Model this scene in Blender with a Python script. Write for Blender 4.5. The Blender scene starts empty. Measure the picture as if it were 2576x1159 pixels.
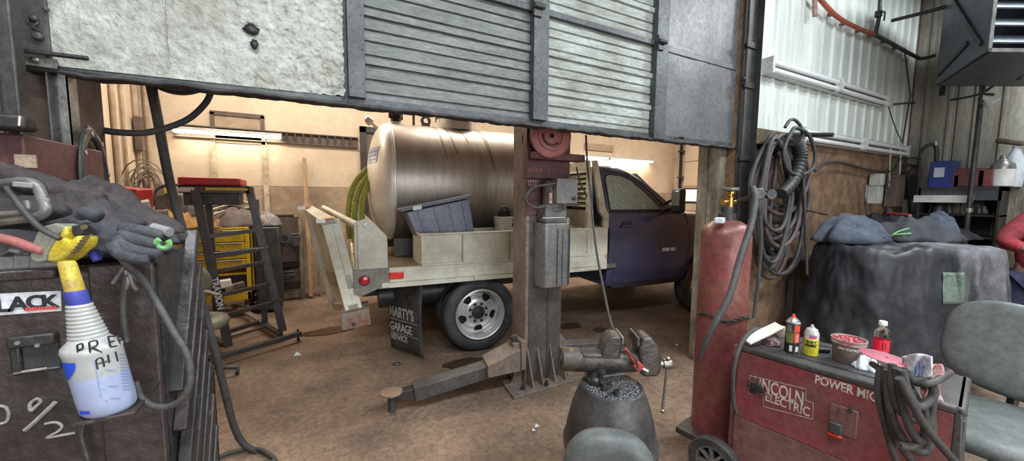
import bpy, math, random
from mathutils import Vector, Matrix, noise, Euler
random.seed(7)
SC = bpy.context.scene
COL = SC.collection
PI = math.pi

# ------------------------------------------------------------------ camera model (used to read real positions off the photograph)
F = 950.; YAW = math.radians(28.2265); PIT = math.radians(-5.038); ROL = math.radians(.435); CZ = 1.65
_f = Vector((math.sin(YAW)*math.cos(PIT), math.cos(YAW)*math.cos(PIT), math.sin(PIT)))
_r0 = Vector((math.cos(YAW), -math.sin(YAW), 0.)); _u0 = _r0.cross(_f)
_r = _r0*math.cos(ROL)+_u0*math.sin(ROL); _u = -_r0*math.sin(ROL)+_u0*math.cos(ROL)
CAM = Vector((0, 0, CZ))
def ray(px, py): return _f+_r*((px-1288)/F)-_u*((py-579.5)/F)
def P(px, py, X=None, Y=None, Z=None, D=None):
    d = ray(px, py)
    if X is not None: t = X/d.x
    elif Y is not None: t = Y/d.y
    elif Z is not None: t = (Z-CZ)/d.z
    else: t = D
    return CAM+d*t
def PP(pts, **k): return [P(a, b, **k) for a, b in pts]

cd = bpy.data.cameras.new('camera'); cam = bpy.data.objects.new('camera', cd); COL.objects.link(cam)
m = Matrix((( _r.x, _u.x, -_f.x, 0), (_r.y, _u.y, -_f.y, 0), (_r.z, _u.z, -_f.z, CZ), (0, 0, 0, 1)))
cam.matrix_world = m
cd.sensor_fit = 'HORIZONTAL'; cd.sensor_width = 36; cd.lens = 36*F/2576; cd.clip_start = .05
SC.camera = cam

# ------------------------------------------------------------------ materials
def M(name, c, c2=None, rough=.6, metal=0., scale=6., amt=.5, bump=.15, bscale=None, detail=6, coat=0., stretch=None, grime=.8, spec=.5):
    """procedural paint / metal / cloth: base colour c, worn or dirty patches c2"""
    mt = bpy.data.materials.new(name); mt.use_nodes = True
    nt = mt.node_tree; b = nt.nodes['Principled BSDF']
    b.inputs['Roughness'].default_value = rough; b.inputs['Metallic'].default_value = metal
    b.inputs['Specular IOR Level'].default_value = spec
    if coat: b.inputs['Coat Weight'].default_value = coat
    tc = nt.nodes.new('ShaderNodeTexCoord'); mp = nt.nodes.new('ShaderNodeMapping')
    nt.links.new(tc.outputs['Object'], mp.inputs['Vector'])
    if stretch: mp.inputs['Scale'].default_value = stretch
    if c2 is not None:
        n = nt.nodes.new('ShaderNodeTexNoise'); n.inputs['Scale'].default_value = scale; n.inputs['Detail'].default_value = detail
        n.inputs['Roughness'].default_value = .65
        nt.links.new(mp.outputs[0], n.inputs['Vector'])
        r = nt.nodes.new('ShaderNodeValToRGB')
        r.color_ramp.elements[0].position = max(0, .62-amt*.5); r.color_ramp.elements[0].color = (*c, 1)
        r.color_ramp.elements[1].position = min(1, .62-amt*.5+.28); r.color_ramp.elements[1].color = (*c2, 1)
        nt.links.new(n.outputs['Fac'], r.inputs['Fac']); n3 = nt.nodes.new('ShaderNodeTexNoise'); n3.inputs['Scale'].default_value = max(22, scale*7); n3.inputs['Detail'].default_value = 9; n3.inputs['Roughness'].default_value = .8
        nt.links.new(mp.outputs[0], n3.inputs['Vector'])
        r3 = nt.nodes.new('ShaderNodeValToRGB'); r3.color_ramp.elements[0].position = .36; r3.color_ramp.elements[1].position = .66
        g = 1-.55*grime; r3.color_ramp.elements[0].color = (g, g, g, 1); g = 1+.12*grime; r3.color_ramp.elements[1].color = (g, g, g, 1)
        nt.links.new(n3.outputs['Fac'], r3.inputs['Fac'])
        mx = nt.nodes.new('ShaderNodeMixRGB'); mx.blend_type = 'MULTIPLY'; mx.inputs[0].default_value = 1
        nt.links.new(r.outputs['Color'], mx.inputs[1]); nt.links.new(r3.outputs['Color'], mx.inputs[2]); nt.links.new(mx.outputs[0], b.inputs['Base Color'])
        rr_ = nt.nodes.new('ShaderNodeMapRange'); rr_.inputs[3].default_value = min(1, rough+.14); rr_.inputs[4].default_value = max(.05, rough-.12); nt.links.new(n3.outputs['Fac'], rr_.inputs[0]); nt.links.new(rr_.outputs[0], b.inputs['Roughness'])
    else:
        b.inputs['Base Color'].default_value = (*c, 1)
    if bump:
        n2 = nt.nodes.new('ShaderNodeTexNoise'); n2.inputs['Scale'].default_value = bscale or scale*6; n2.inputs['Detail'].default_value = 5
        nt.links.new(mp.outputs[0], n2.inputs['Vector'])
        bp = nt.nodes.new('ShaderNodeBump'); bp.inputs['Strength'].default_value = bump; bp.inputs['Distance'].default_value = .02
        nt.links.new(n2.outputs['Fac'], bp.inputs['Height']); nt.links.new(bp.outputs[0], b.inputs['Normal'])
    return mt
def emis(name, c, s):
    mt = bpy.data.materials.new(name); mt.use_nodes = True; b = mt.node_tree.nodes['Principled BSDF']
    b.inputs['Base Color'].default_value = (*c, 1); b.inputs['Emission Color'].default_value = (*c, 1); b.inputs['Emission Strength'].default_value = s
    return mt
def glass(name, c, rough=.05, tr=1.):
    mt = bpy.data.materials.new(name); mt.use_nodes = True; b = mt.node_tree.nodes['Principled BSDF']
    b.inputs['Base Color'].default_value = (*c, 1); b.inputs['Transmission Weight'].default_value = tr; b.inputs['Roughness'].default_value = rough; b.inputs['IOR'].default_value = 1.4
    return mt
K = {}
K['floor'] = M('floor_dirt', (.34, .235, .16), (.125, .085, .062), .72, 0, 1.1, .50, .5, 40, 12, grime=1)
K['plywood'] = M('cream_plywood', (.64, .53, .40), (.50, .40, .29), .7, 0, 1.6, .42, .08, 40, grime=.25)
K['plywood_low'] = M('grimy_plywood', (.47, .37, .27), (.27, .20, .14), .75, 0, 2.2, .50, .12, 40, grime=.35)
K['jamb_ply'] = M('jamb_plywood', (.50, .39, .28), (.30, .22, .16), .75, 0, 4, .6, .25, 30)
K['jamb_dark'] = M('jamb_dark', (.10, .065, .05), (.05, .035, .03), .7, 0, 5, .5, .2)
K['wood_grey'] = M('oily_wood', (.33, .29, .22), (.10, .085, .065), .7, 0, 3.5, .55, .35, 30, 8, stretch=(2, 2, .6))
K['osb'] = M('osb_board', (.37, .235, .14), (.20, .12, .075), .75, 0, 9, .6, .4, 50)
K['trimwood'] = M('brown_trim', (.17, .12, .07), (.10, .075, .05), .6, 0, 5, .5)
K['ceil'] = M('dark_ceiling', (.09, .10, .11), (.05, .055, .06), .8, 0, 2, .5)
K['siding'] = M('white_siding', (.70, .75, .71), (.50, .54, .52), .45, 0, 2.0, .42, .04, 20, 8, stretch=(3, 3, .5), grime=.25)
K['siding_dirty'] = M('soot_siding', (.50, .48, .41), (.25, .23, .19), .5, 0, 1.6, .55, .05, 20, 8, stretch=(3, 3, .5))
K['door_white'] = M('door_white', (.50, .51, .47), (.30, .29, .23), .55, 0, 3.2, .42, .8, 30, 9)
K['door_rib'] = M('door_rib_grime', (.125, .135, .13), (.215, .23, .22), .45, .2, 4, .45, .2, 30, 9, stretch=(.6, 1, 2.5))
K['door_rib_w'] = M('door_rib_pale', (.46, .50, .47), (.20, .20, .165), .45, .1, 3, .50, .3, 30, 9, stretch=(.6, 1, 2.5))
K['door_plain'] = M('door_plain_grey', (.12, .125, .128), (.18, .185, .19), .42, .15, 2.2, .5, .06, 30)
K['stile'] = M('door_stile_grey', (.075, .082, .087), (.125, .135, .138), .45, .3, 7, .4, .1)
K['galv'] = M('galvanised_steel', (.42, .43, .42), (.24, .23, .21), .38, .7, 9, .5, .08)
K['steel_dark'] = M('dark_steel', (.055, .055, .06), (.10, .095, .09), .45, .5, 8, .5, .1)
K['black'] = M('black_plastic', (.018, .018, .02), (.05, .048, .046), .45, 0, 8, .45, .05)
K['rubber'] = M('black_rubber', (.028, .028, .03), (.075, .07, .065), .65, 0, 9, .5, .1)
K['hose'] = M('grey_hose', (.038, .038, .041), (.080, .074, .070), .6, 0, 14, .5, .1)
K['hose_red'] = M('dusty_red_hose', (.115, .07, .065), (.075, .065, .065), .6, 0, 12, .5, .1)
K['tyre'] = M('tyre_rubber', (.032, .033, .038), (.085, .08, .078), .7, 0, 6, .5, .25, 60)
K['rim'] = M('wheel_aluminium', (.78, .78, .78), (.60, .59, .57), .34, .65, 6, .4, .03, grime=.3)
K['cream'] = M('cream_paint', (.72, .73, .62), (.52, .47, .35), .4, 0, 3.0, .36, .04, grime=.35)
K['cream_in'] = M('cream_warm', (.66, .60, .45), (.40, .32, .22), .5, 0, 3.5, .45, .08)
K['deck'] = M('deck_steel', (.40, .31, .21), (.22, .16, .10), .5, .2, 6, .5, .3, 60)
K['tank'] = M('brushed_stainless', (.46, .41, .37), (.34, .30, .26), .42, .72, 2.0, .4, .02, 60, stretch=(6, 1, 1), grime=.25)
K['tank_end'] = M('polished_stainless', (.82, .78, .73), (.70, .66, .61), .42, .40, 1.6, .35, .01, grime=.25)
K['navy'] = M('navy_truck_paint', (.066, .076, .155), (.10, .10, .165), .26, .25, 5, .42, .02, coat=.7, grime=.25)
K['chrome'] = M('chrome', (.75, .75, .76), None, .15, 1, bump=0)
K['wetglass'] = M('wet_window_glass', (.20, .25, .20), (.60, .68, .60), .12, 0, 70, .40, .1, 60, 8, coat=.8)  # pale speckle paints in the light seen through the wet glass
K['red_light'] = M('red_lens', (.60, .02, .02), (.4, .01, .01), .15, 0, 20, .3, 0, coat=1)
K['red_refl'] = M('red_reflector', (.95, .05, .03), (.8, .04, .03), .2, 0, 30, .3, 0, coat=1)
K['white_tape'] = M('white_tape', (.8, .8, .8), None, .3, bump=0)
K['orange'] = M('orange_lens', (.9, .28, .02), None, .2, bump=0)
K['tote'] = M('blue_grey_tote', (.165, .185, .29), (.25, .265, .36), .4, 0, 5, .5, .03)
K['tote_lid'] = M('tote_lid', (.10, .115, .15), (.17, .18, .22), .45, 0, 6, .5, .05)
K['white_plastic'] = M('white_plastic', (.72, .72, .70), (.52, .51, .48), .4, 0, 8, .4, .03, grime=.25)
K['green_hose'] = M('yellow_green_hose', (.50, .52, .10), (.34, .36, .07), .45, 0, 12, .4, .05)
K['col_tan'] = M('dusty_lift_paint', (.17, .14, .12), (.28, .21, .165), .6, .1, 4, .48, .2, 50, 9)
K['col_grey'] = M('grey_lift_steel', (.135, .128, .122), (.080, .075, .070), .5, .3, 5, .5, .12, 40)
K['maroon'] = M('maroon_paint', (.085, .030, .035), (.14, .06, .06), .45, .1, 6, .45, .1)
K['pinkred'] = M('faded_red_disc', (.46, .17, .16), (.36, .11, .11), .5, 0, 7, .45, .08)
K['hyd_pale'] = M('grey_cream_plate', (.34, .34, .29), (.20, .19, .16), .45, 0, 6, .5, .06)
K['hyd'] = M('grey_hydraulic_tank', (.15, .155, .165), (.22, .205, .185), .42, .3, 5, .5, .1)
K['ladder'] = M('black_ladder_paint', (.075, .07, .08), (.13, .12, .12), .4, .4, 10, .45, .06)
K['red_tray'] = M('red_pad', (.52, .03, .04), (.40, .03, .035), .4, 0, 8, .4, .03)
K['yellow'] = M('yellow_cabinet', (.80, .56, .02), (.60, .40, .04), .35, 0, 4, .35, .03)
K['yellow_s'] = M('yellow_trigger_plastic', (.80, .62, .04), (.45, .33, .10), .4, 0, 30, .45, .05)
K['tan_cloth'] = M('tan_leather_cloth', (.42, .25, .085), (.28, .16, .06), .8, 0, 8, .5, .3)
K['grey_cloth'] = M('grey_brown_cloth', (.22, .18, .17), (.13, .11, .105), .85, 0, 8, .5, .3)
K['dark_cloth'] = M('dark_jacket_cloth', (.020, .020, .025), (.045, .042, .048), .85, 0, 7, .5, .4, 60)
K['brown_cloth'] = M('brown_black_jacket', (.030, .024, .026), (.06, .048, .048), .8, 0, 7, .5, .4, 60)
K['glove'] = M('grey_glove_cloth', (.040, .043, .055), (.07, .07, .08), .85, 0, 14, .5, .3)
K['denim'] = M('dark_denim', (.055, .070, .10), (.10, .115, .15), .85, 0, 12, .5, .4)
K['tarp_black'] = M('black_tarp', (.020, .021, .026), (.038, .039, .047), .55, 0, 2.6, .48, .35, 9)
K['tarp_grey'] = M('grey_tarp', (.25, .24, .26), (.065, .07, .075), .75, 0, 3.5, .62, .4, 20, stretch=(1, 1, .5))
K['pale_hem'] = M('pale_hem_cloth', (.36, .35, .35), (.16, .16, .17), .8, 0, 5, .55, .3)
K['greencloth'] = M('green_cloth', (.10, .22, .15), (.16, .18, .16), .8, 0, 5, .5, .3)
K['lime'] = M('lime_green_plastic', (.22, .55, .20), (.15, .35, .16), .4, 0, 12, .4, .02)
K['cyl_red'] = M('worn_red_warm_lit', (.235, .058, .062), (.25, .105, .07), .38, .1, 2.4, .45, .12, 30, 9)  # orange patches put the far bay's warm light into the cylinder red
K['cyl_warm_lit'] = M('warm_lit_orange_base', (.34, .125, .085), (.26, .085, .065), .5, .1, 4, .5, .12, 30)  # warm bay light on the lower cylinder, painted as an orange base
K['weld_red'] = M('faded_red_welder', (.29, .048, .060), (.20, .085, .082), .38, .1, 3.0, .48, .05, 20)
K['weld_low'] = M('dusty_red_panel', (.25, .125, .105), (.17, .07, .07), .5, .1, 4, .5, .1)
K['weld_black'] = M('black_welder_case', (.040, .038, .040), (.085, .078, .075), .5, 0, 10, .5, .08)
K['chair_grey'] = M('grey_chair_vinyl', (.085, .095, .092), (.135, .145, .14), .5, 0, 3, .45, .06)
K['chair_shell'] = M('maroon_grey_shell', (.12, .085, .095), (.16, .12, .13), .6, 0, 4, .45, .05)
K['stool'] = M('olive_grey_vinyl', (.25, .25, .19), (.18, .18, .145), .45, 0, 5, .45, .05)
K['chest'] = M('oily_brown_steel', (.040, .032, .032), (.085, .062, .057), .42, .35, 6, .5, .18, 40, 9)
K['chest_d'] = M('charcoal_steel', (.032, .031, .033), (.065, .058, .056), .4, .4, 7, .5, .15)
K['sticker'] = M('white_sticker', (.72, .76, .80), (.55, .58, .62), .35, 0, 9, .35, 0)
K['ink'] = M('black_ink', (.012, .012, .016), None, .5, bump=0)
K['ink_red'] = M('red_ink', (.60, .06, .05), None, .5, bump=0)
K['ink_blue'] = M('blue_ink', (.02, .07, .55), None, .4, bump=0)
K['ink_blue_pale'] = M('pale_blue_ink', (.16, .24, .50), None, .4, bump=0)
K['chalk'] = M('chalk_paint', (.36, .36, .32), (.15, .13, .12), .8, 0, 60, .4, .1)
K['bottle'] = M('cloudy_bottle_plastic', (.40, .41, .40), (.33, .335, .32), .32, 0, 4, .4, .03, grime=.25)
K['bottle_low'] = M('label_blue_white', (.34, .39, .56), (.29, .34, .48), .32, 0, 5, .45, .02, grime=.25)
for k in ('bottle', 'bottle_low'):
    K[k].node_tree.nodes['Principled BSDF'].inputs['Subsurface Weight'].default_value = .15
K['bluering'] = M('blue_purple_ring', (.06, .07, .36), None, .4, bump=0)
K['grey_sprayer'] = M('grey_sprayer_plastic', (.30, .31, .26), (.22, .22, .18), .5, 0, 20, .5, .05)
K['keg'] = M('dirty_black_keg', (.045, .045, .048), (.11, .105, .10), .42, .3, 5, .5, .12, 40, 9)
K['vise'] = M('worn_vise_iron', (.075, .07, .065), (.15, .13, .115), .4, .6, 10, .5, .2)
K['vise_y'] = M('vise_yellow_paint', (.45, .27, .03), (.075, .065, .055), .5, .2, 22, .85, .2)
K['swarf'] = M('metal_shavings', (.62, .64, .68), (.25, .25, .26), .45, .5, 120, .6, .5, 200)
K['bright'] = M('bright_steel', (.42, .40, .37), (.25, .23, .20), .40, .9, 20, .4, .03)
K['red_tool'] = M('red_tool', (.42, .05, .04), (.25, .05, .04), .4, 0, 20, .4, .05)
K['grease'] = M('red_grease', (.42, .035, .055), (.30, .02, .04), .2, 0, 40, .5, .6, 40, coat=.6)
K['tub'] = M('greasy_black_tub', (.11, .09, .085), (.22, .14, .12), .45, 0, 14, .5, .1)
K['tubrim'] = M('greasy_pale_rim', (.46, .38, .34), (.35, .10, .10), .4, 0, 25, .5, .1)
K['can_black'] = M('can_black', (.02, .02, .024), (.12, .14, .05), .3, .2, 18, .3, 0)
K['can_olive'] = M('can_olive', (.25, .27, .08), (.15, .17, .05), .35, .2, 18, .4, 0)
K['can_yel'] = M('can_yellow', (.78, .70, .03), (.60, .52, .05), .3, .1, 14, .35, 0)
K['can_white'] = M('can_white', (.68, .66, .58), (.48, .45, .38), .35, .1, 14, .4, 0)
K['can_red'] = M('can_red', (.75, .06, .03), None, .3, bump=0)
K['label_red'] = M('bottle_label_red', (.75, .02, .05), None, .3, bump=0)
K['clear'] = glass('clear_plastic', (.9, .93, .96), .08)
K['pinkpad'] = M('pink_pad', (.50, .14, .19), (.42, .11, .16), .6, 0, 20, .4, .05)
K['paper'] = M('white_paper', (.70, .76, .82), (.52, .58, .66), .6, 0, 14, .4, .2)
K['bag'] = M('printed_bag', (.60, .62, .68), (.38, .30, .32), .4, 0, 12, .45, .25)
K['bagred'] = M('bag_red', (.45, .14, .12), (.65, .5, .5), .35, 0, 22, .45, .2)
K['brass'] = M('brass', (.70, .45, .14), (.50, .30, .08), .25, 1, 25, .4, 0)
K['duct'] = M('flex_duct', (.022, .026, .024), (.05, .052, .05), .5, .2, 12, .5, .1)
K['orange_hose'] = M('orange_hose', (.48, .115, .05), (.30, .09, .06), .5, 0, 7, .5, .05)
K['fixture'] = M('white_fixture', (.66, .68, .66), (.50, .51, .50), .4, 0, 6, .4, .02)
K['tube_off'] = M('unlit_tube', (.80, .82, .83), (.70, .72, .74), .25, 0, 6, .4, 0, grime=.25)
K['heater'] = M('heater_grey', (.105, .125, .15), (.07, .08, .10), .45, .3, 4, .5, .05)
K['elbox'] = M('white_box', (.55, .58, .54), (.38, .38, .34), .5, 0, 10, .4, .05)
K['skin'] = M('skin', (.38, .22, .16), (.25, .14, .11), .5, 0, 15, .4, .05)
K['red_jacket'] = M('red_sweatshirt', (.46, .045, .060), (.22, .035, .045), .8, 0, 5, .48, .35)
K['jeans'] = M('navy_jeans', (.025, .035, .085), (.05, .055, .10), .85, 0, 10, .5, .3)
K['hair'] = M('brown_hair', (.06, .04, .03), None, .7, bump=.3, scale=10)
K['lamp'] = emis('lit_tube', (1, .86, .68), 14)
K['winlight'] = emis('daylit_pane', (1, .80, .82), 1.6)
K['lumber'] = M('lumber', (.50, .34, .18), (.30, .19, .10), .7, 0, 4, .45, .15, 40, stretch=(3, 3, .4))
K['rustplate'] = M('rusty_plate', (.32, .29, .25), (.26, .12, .07), .6, .2, 9, .55, .3)
K['brown_box'] = M('brown_board', (.17, .125, .10), (.10, .075, .06), .7, 0, 4, .5, .2)
K['bin_blue'] = M('blue_bin', (.03, .06, .28), (.05, .08, .3), .4, 0, 8, .4, 0)
K['darkred'] = M('dark_red_box', (.20, .06, .065), (.13, .05, .05), .5, 0, 10, .4, .05)
K['oil'] = M('oil_stain', (.03, .02, .015), (.05, .035, .025), .25, 0, 6, .4, .05)
K['pad_old'] = M('rusty_pad', (.33, .215, .14), (.22, .14, .10), .6, .2, 12, .5, .1)

# ------------------------------------------------------------------ object helpers
ORG = {}
def setp(o, label=None, cat=None, group=None, kind=None):
    if label: o['label'] = label
    if cat: o['category'] = cat
    if group: o['group'] = group
    if kind: o['kind'] = kind
    return o
def thing(name, label, cat, loc, rotz=0., group=None, local=False):
    o = bpy.data.objects.new(name, None); COL.objects.link(o); o.empty_display_size = .1
    o.location = loc; o.rotation_euler = (0, 0, rotz)
    ORG[o.name] = Vector((0, 0, 0)) if local else Vector(loc)
    return setp(o, label, cat, group)
def basis(d):
    d = Vector(d).normalized(); a = Vector((0, 0, 1)) if abs(d.z) < .9 else Vector((1, 0, 0))
    x = d.cross(a).normalized(); return x, d.cross(x).normalized(), d
class MB:
    def __init__(s): s.v = []; s.f = []; s.m = []; s.mats = []; s.cur = 0
    def mat(s, m):
        if m not in s.mats: s.mats.append(m)
        s.cur = s.mats.index(m); return s
    def add(s, vs, fs):
        n = len(s.v); s.v += [Vector(a) for a in vs]; s.f += [tuple(i+n for i in f) for f in fs]; s.m += [s.cur]*len(fs); return s
    def hexa(s, p):   # 4 bottom, 4 top
        return s.add(p, [(3, 2, 1, 0), (4, 5, 6, 7), (0, 1, 5, 4), (1, 2, 6, 5), (2, 3, 7, 6), (3, 0, 4, 7)])
    def box(s, x0, x1, y0, y1, z0, z1): return s.hexa([(x0, y0, z0), (x1, y0, z0), (x1, y1, z0), (x0, y1, z0), (x0, y0, z1), (x1, y0, z1), (x1, y1, z1), (x0, y1, z1)])
    def obox(s, c, size, rot=(0, 0, 0)):
        R = Euler(rot).to_matrix(); c = Vector(c); x, y, z = [a/2 for a in size]
        return s.hexa([c+R @ Vector(q) for q in ((-x, -y, -z), (x, -y, -z), (x, y, -z), (-x, y, -z), (-x, -y, z), (x, -y, z), (x, y, z), (-x, y, z))])
    def bar(s, a, b, w, h, up=(0, 0, 1)):
        a = Vector(a); b = Vector(b); d = (b-a).normalized(); up = Vector(up); x = d.cross(up)
        if x.length < 1e-4: x = d.cross(Vector((1, 0, 0)))
        x.normalize(); y = x.cross(d).normalized(); x = x*w/2; y = y*h/2
        return s.hexa([a-x-y, a+x-y, a+x+y, a-x+y, b-x-y, b+x-y, b+x+y, b-x+y])
    def prism(s, poly, off):  # poly: 3D points, off: Vector
        n = len(poly); off = Vector(off); p = [Vector(a) for a in poly]
        return s.add(p+[a+off for a in p], [tuple(range(n))[::-1], tuple(range(n, 2*n))]+[(i, (i+1) % n, n+(i+1) % n, n+i) for i in range(n)])
    def tube(s, pts, r, seg=10, closed=False, rf=None, cap=True):
        pts = [Vector(p) for p in pts]; n = len(pts); vs = []; fs = []
        prevx = None
        for i, p in enumerate(pts):
            if closed: d = pts[(i+1) % n]-pts[i-1]
            else: d = pts[min(i+1, n-1)]-pts[max(i-1, 0)]
            if d.length < 1e-9: d = Vector((0, 0, 1))
            d.normalize()
            if prevx is None: x = basis(d)[0]
            else:
                x = prevx-d*prevx.dot(d)
                x = x.normalized() if x.length > 1e-6 else basis(d)[0]
            y = d.cross(x); prevx = x; rr = rf(i) if rf else r
            for k in range(seg):
                a = 2*PI*k/seg; vs.append(p+x*math.cos(a)*rr+y*math.sin(a)*rr)
        for i in range(n if closed else n-1):
            j = (i+1) % n
            for k in range(seg): fs.append((i*seg+k, i*seg+(k+1) % seg, j*seg+(k+1) % seg, j*seg+k))
        if not closed and cap: fs += [tuple(range(seg))[::-1], tuple((n-1)*seg+k for k in range(seg))]
        return s.add(vs, fs)
    def lathe(s, prof, c=(0, 0, 0), axis=(0, 0, 1), seg=40, cap=True):  # prof: (r, h) list
        c = Vector(c); x, y, d = basis(axis); vs = []; fs = []
        for r, h in prof:
            for k in range(seg):
                a = 2*PI*k/seg; vs.append(c+d*h+x*r*math.cos(a)+y*r*math.sin(a))
        n = len(prof)
        for i in range(n-1):
            for k in range(seg): fs.append((i*seg+k, i*seg+(k+1) % seg, (i+1)*seg+(k+1) % seg, (i+1)*seg+k))
        if cap: fs += [tuple(range(seg))[::-1], tuple((n-1)*seg+k for k in range(seg))]
        return s.add(vs, fs)
    def grid(s, fn, nu, nv, wrapu=False):
        vs = [fn(i/nu if not wrapu else i/nu, j/nv) for j in range(nv+1) for i in range(nu if wrapu else nu+1)]
        w = nu if wrapu else nu+1; fs = []
        for j in range(nv):
            for i in range(nu):
                a = j*w+i; b = j*w+(i+1) % w if wrapu else a+1
                fs.append((a, b, b+w, a+w))
        return s.add(vs, fs)
    def build(s, name, mat, parent=None, bevel=0., smooth=None, solid=0., sub=0, label=None, group=None, kind=None, cat=None, bseg=2):
        me = bpy.data.meshes.new(name)
        off = Vector((0, 0, 0)); loc = Vector((0, 0, 0))
        if parent is not None: off = ORG.get(parent.name, Vector((0, 0, 0)))
        elif kind != 'structure' and s.v:
            xs = [a.x for a in s.v]; ys = [a.y for a in s.v]; zs = [a.z for a in s.v]
            off = Vector(((min(xs)+max(xs))/2, (min(ys)+max(ys))/2, min(zs))); loc = off
        me.from_pydata([tuple(a-off) for a in s.v], [], s.f)
        if s.mats:
            if mat is not None and mat not in s.mats: pass
            for mm in s.mats: me.materials.append(mm)
            for i, p in enumerate(me.polygons): p.material_index = s.m[i]
        else: me.materials.append(mat)
        me.validate(); me.update()
        o = bpy.data.objects.new(name, me); COL.objects.link(o); o.location = loc
        if parent is not None: o.parent = parent
        ORG[o.name] = off
        import bmesh
        bm = bmesh.new(); bm.from_mesh(me); bmesh.ops.recalc_face_normals(bm, faces=bm.faces); bm.to_mesh(me); bm.free()
        if solid: md = o.modifiers.new('solid', 'SOLIDIFY'); md.thickness = solid; md.offset = 0
        if bevel: md = o.modifiers.new('bevel', 'BEVEL'); md.width = bevel; md.segments = bseg; md.limit_method = 'ANGLE'; md.angle_limit = .6
        if sub: md = o.modifiers.new('sub', 'SUBSURF'); md.levels = sub; md.render_levels = sub
        sm = smooth if smooth is not None else True
        if sm:
            for p in me.polygons: p.use_smooth = True
            if smooth != 'all':
                try: me.set_sharp_from_angle(angle=math.radians(38))
                except Exception: pass
        return setp(o, label, cat, group, kind)
def B(x0, x1, y0, y1, z0, z1): return MB().box(x0, x1, y0, y1, z0, z1)
def spline(pts, n=8, closed=False):
    pts = [Vector(p) for p in pts]; out = []; N = len(pts)
    rng = range(N if closed else N-1)
    for i in rng:
        if closed: p0, p1, p2, p3 = pts[i-1], pts[i], pts[(i+1) % N], pts[(i+2) % N]
        else: p0, p1, p2, p3 = pts[max(i-1, 0)], pts[i], pts[i+1], pts[min(i+2, N-1)]
        for k in range(n):
            t = k/n; out.append(.5*((2*p1)+(-p0+p2)*t+(2*p0-5*p1+4*p2-p3)*t*t+(-p0+3*p1-3*p2+p3)*t**3))
    if not closed: out.append(pts[-1])
    return out
def text(s, size, mat, parent, o, xd, ud, name='lettering', ext=.001, bold=0., squash=1., label=None, shear=0.):
    cu = bpy.data.curves.new('t', 'FONT'); cu.body = s; cu.size = size; cu.extrude = ext; cu.offset = bold; cu.shear = shear
    ob = bpy.data.objects.new('t', cu); COL.objects.link(ob)
    bpy.context.view_layer.update()
    me = bpy.data.meshes.new_from_object(ob.evaluated_get(bpy.context.evaluated_depsgraph_get()))
    COL.objects.unlink(ob); bpy.data.objects.remove(ob)
    xd = Vector(xd).normalized(); ud = Vector(ud).normalized(); nd = xd.cross(ud); o = Vector(o)
    off = ORG.get(parent.name, Vector()) if parent else Vector()
    for v in me.vertices:
        c = v.co; v.co = o+xd*c.x*squash+ud*c.y+nd*c.z-off
    me.materials.clear(); me.materials.append(mat)
    r = bpy.data.objects.new(name, me); COL.objects.link(r); r.parent = parent
    for p in me.polygons: p.use_smooth = False
    if label: r['label'] = label
    ORG[r.name] = off
    return r
def nz(x, y=0, z=0, s=1.): return noise.noise(Vector((x*s, y*s, z*s)))
def rag(c, rx, ry, h, seed=0, rot=0., fold=.25, nu=64, nv=26, pw=2.8, tilt=(0, 0)):
    """crumpled pile of cloth: closed dome with folds"""
    m = MB(); c = Vector(c); cr, sr = math.cos(rot), math.sin(rot)
    def fn(u, v):
        a = 2*PI*u; s = min(v/.8, 1.)
        k = 1+.22*nz(math.cos(a)*1.6+seed, math.sin(a)*1.6, seed*.7)+.07*math.sin(a*7+seed)
        x = rx*s*k*math.cos(a); y = ry*s*k*math.sin(a)
        z = h*(1-s**pw)
        fa = .6+seed*.37; fx, fy = (x/rx*math.cos(fa)+y/ry*math.sin(fa)), (-x/rx*math.sin(fa)+y/ry*math.cos(fa)); f = 1.1*nz(fx*1.0+seed, fy*2.6, seed)+.55*nz(fx*1.4+seed, fy*6.0, seed+3)
        rdg = .35+1.1*nz(fx*.9-seed, fy*4.2+1.5*nz(fx*2, fy*2, seed), 5)
        z += h*fold*(f*.8+.5*rdg)*(1-.55*s)
        if v > .8: z = 0*z; x *= 1-(v-.8)*4.9; y *= 1-(v-.8)*4.9
        z = max(z, 0)+x*tilt[0]+y*tilt[1]
        return c+Vector((x*cr-y*sr, x*sr+y*cr, z))
    m.grid(fn, nu, nv, True); return m
def drape(cx, cy, zt, zb, rx, ry, seed=0, folds=9, amp=.06, flare=.1, pw=3.2, rot=0., bumpy=.03, nu=120, nv=36, a0=0, a1=1., wr_=.10):
    m = MB(); cr, sr = math.cos(rot), math.sin(rot)
    def fn(u, v):
        a = 2*PI*(a0+(a1-a0)*u); ca, sa = math.cos(a), math.sin(a)
        R = (abs(ca)**pw+abs(sa)**pw)**(-1/pw)
        if v < .4:
            s = v/.4; x = rx*R*s*ca; y = ry*R*s*sa; z = zt+bumpy*(nz(x*5+seed, y*5, seed)+.5*nz(x*13, y*13, seed))
            z -= .06*max(0, s-.75)
        else:
            s = (v-.4)/.6; k = 1+flare*s+amp*(s**.6)*(math.sin(folds*a+seed+2*nz(ca*2, sa*2, seed))+.6*nz(ca*4+seed, sa*4, s*2))
            x = rx*R*k*ca; y = ry*R*k*sa; k2 = wr_*(.6*nz(ca*3+seed, sa*3+s*2.2, s*3.5)+.35*abs(nz(ca*6+seed, sa*6-s*3, s*5))+.2*nz(ca*13, sa*13, s*10)); x *= 1+k2; y *= 1+k2; z = zt-.06-(zt-.06-zb)*s+.012*nz(ca*8, sa*8, s*4)
        return (cx+x*cr-y*sr, cy+x*sr+y*cr, z)
    m.grid(fn, nu, nv, True); return m
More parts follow.
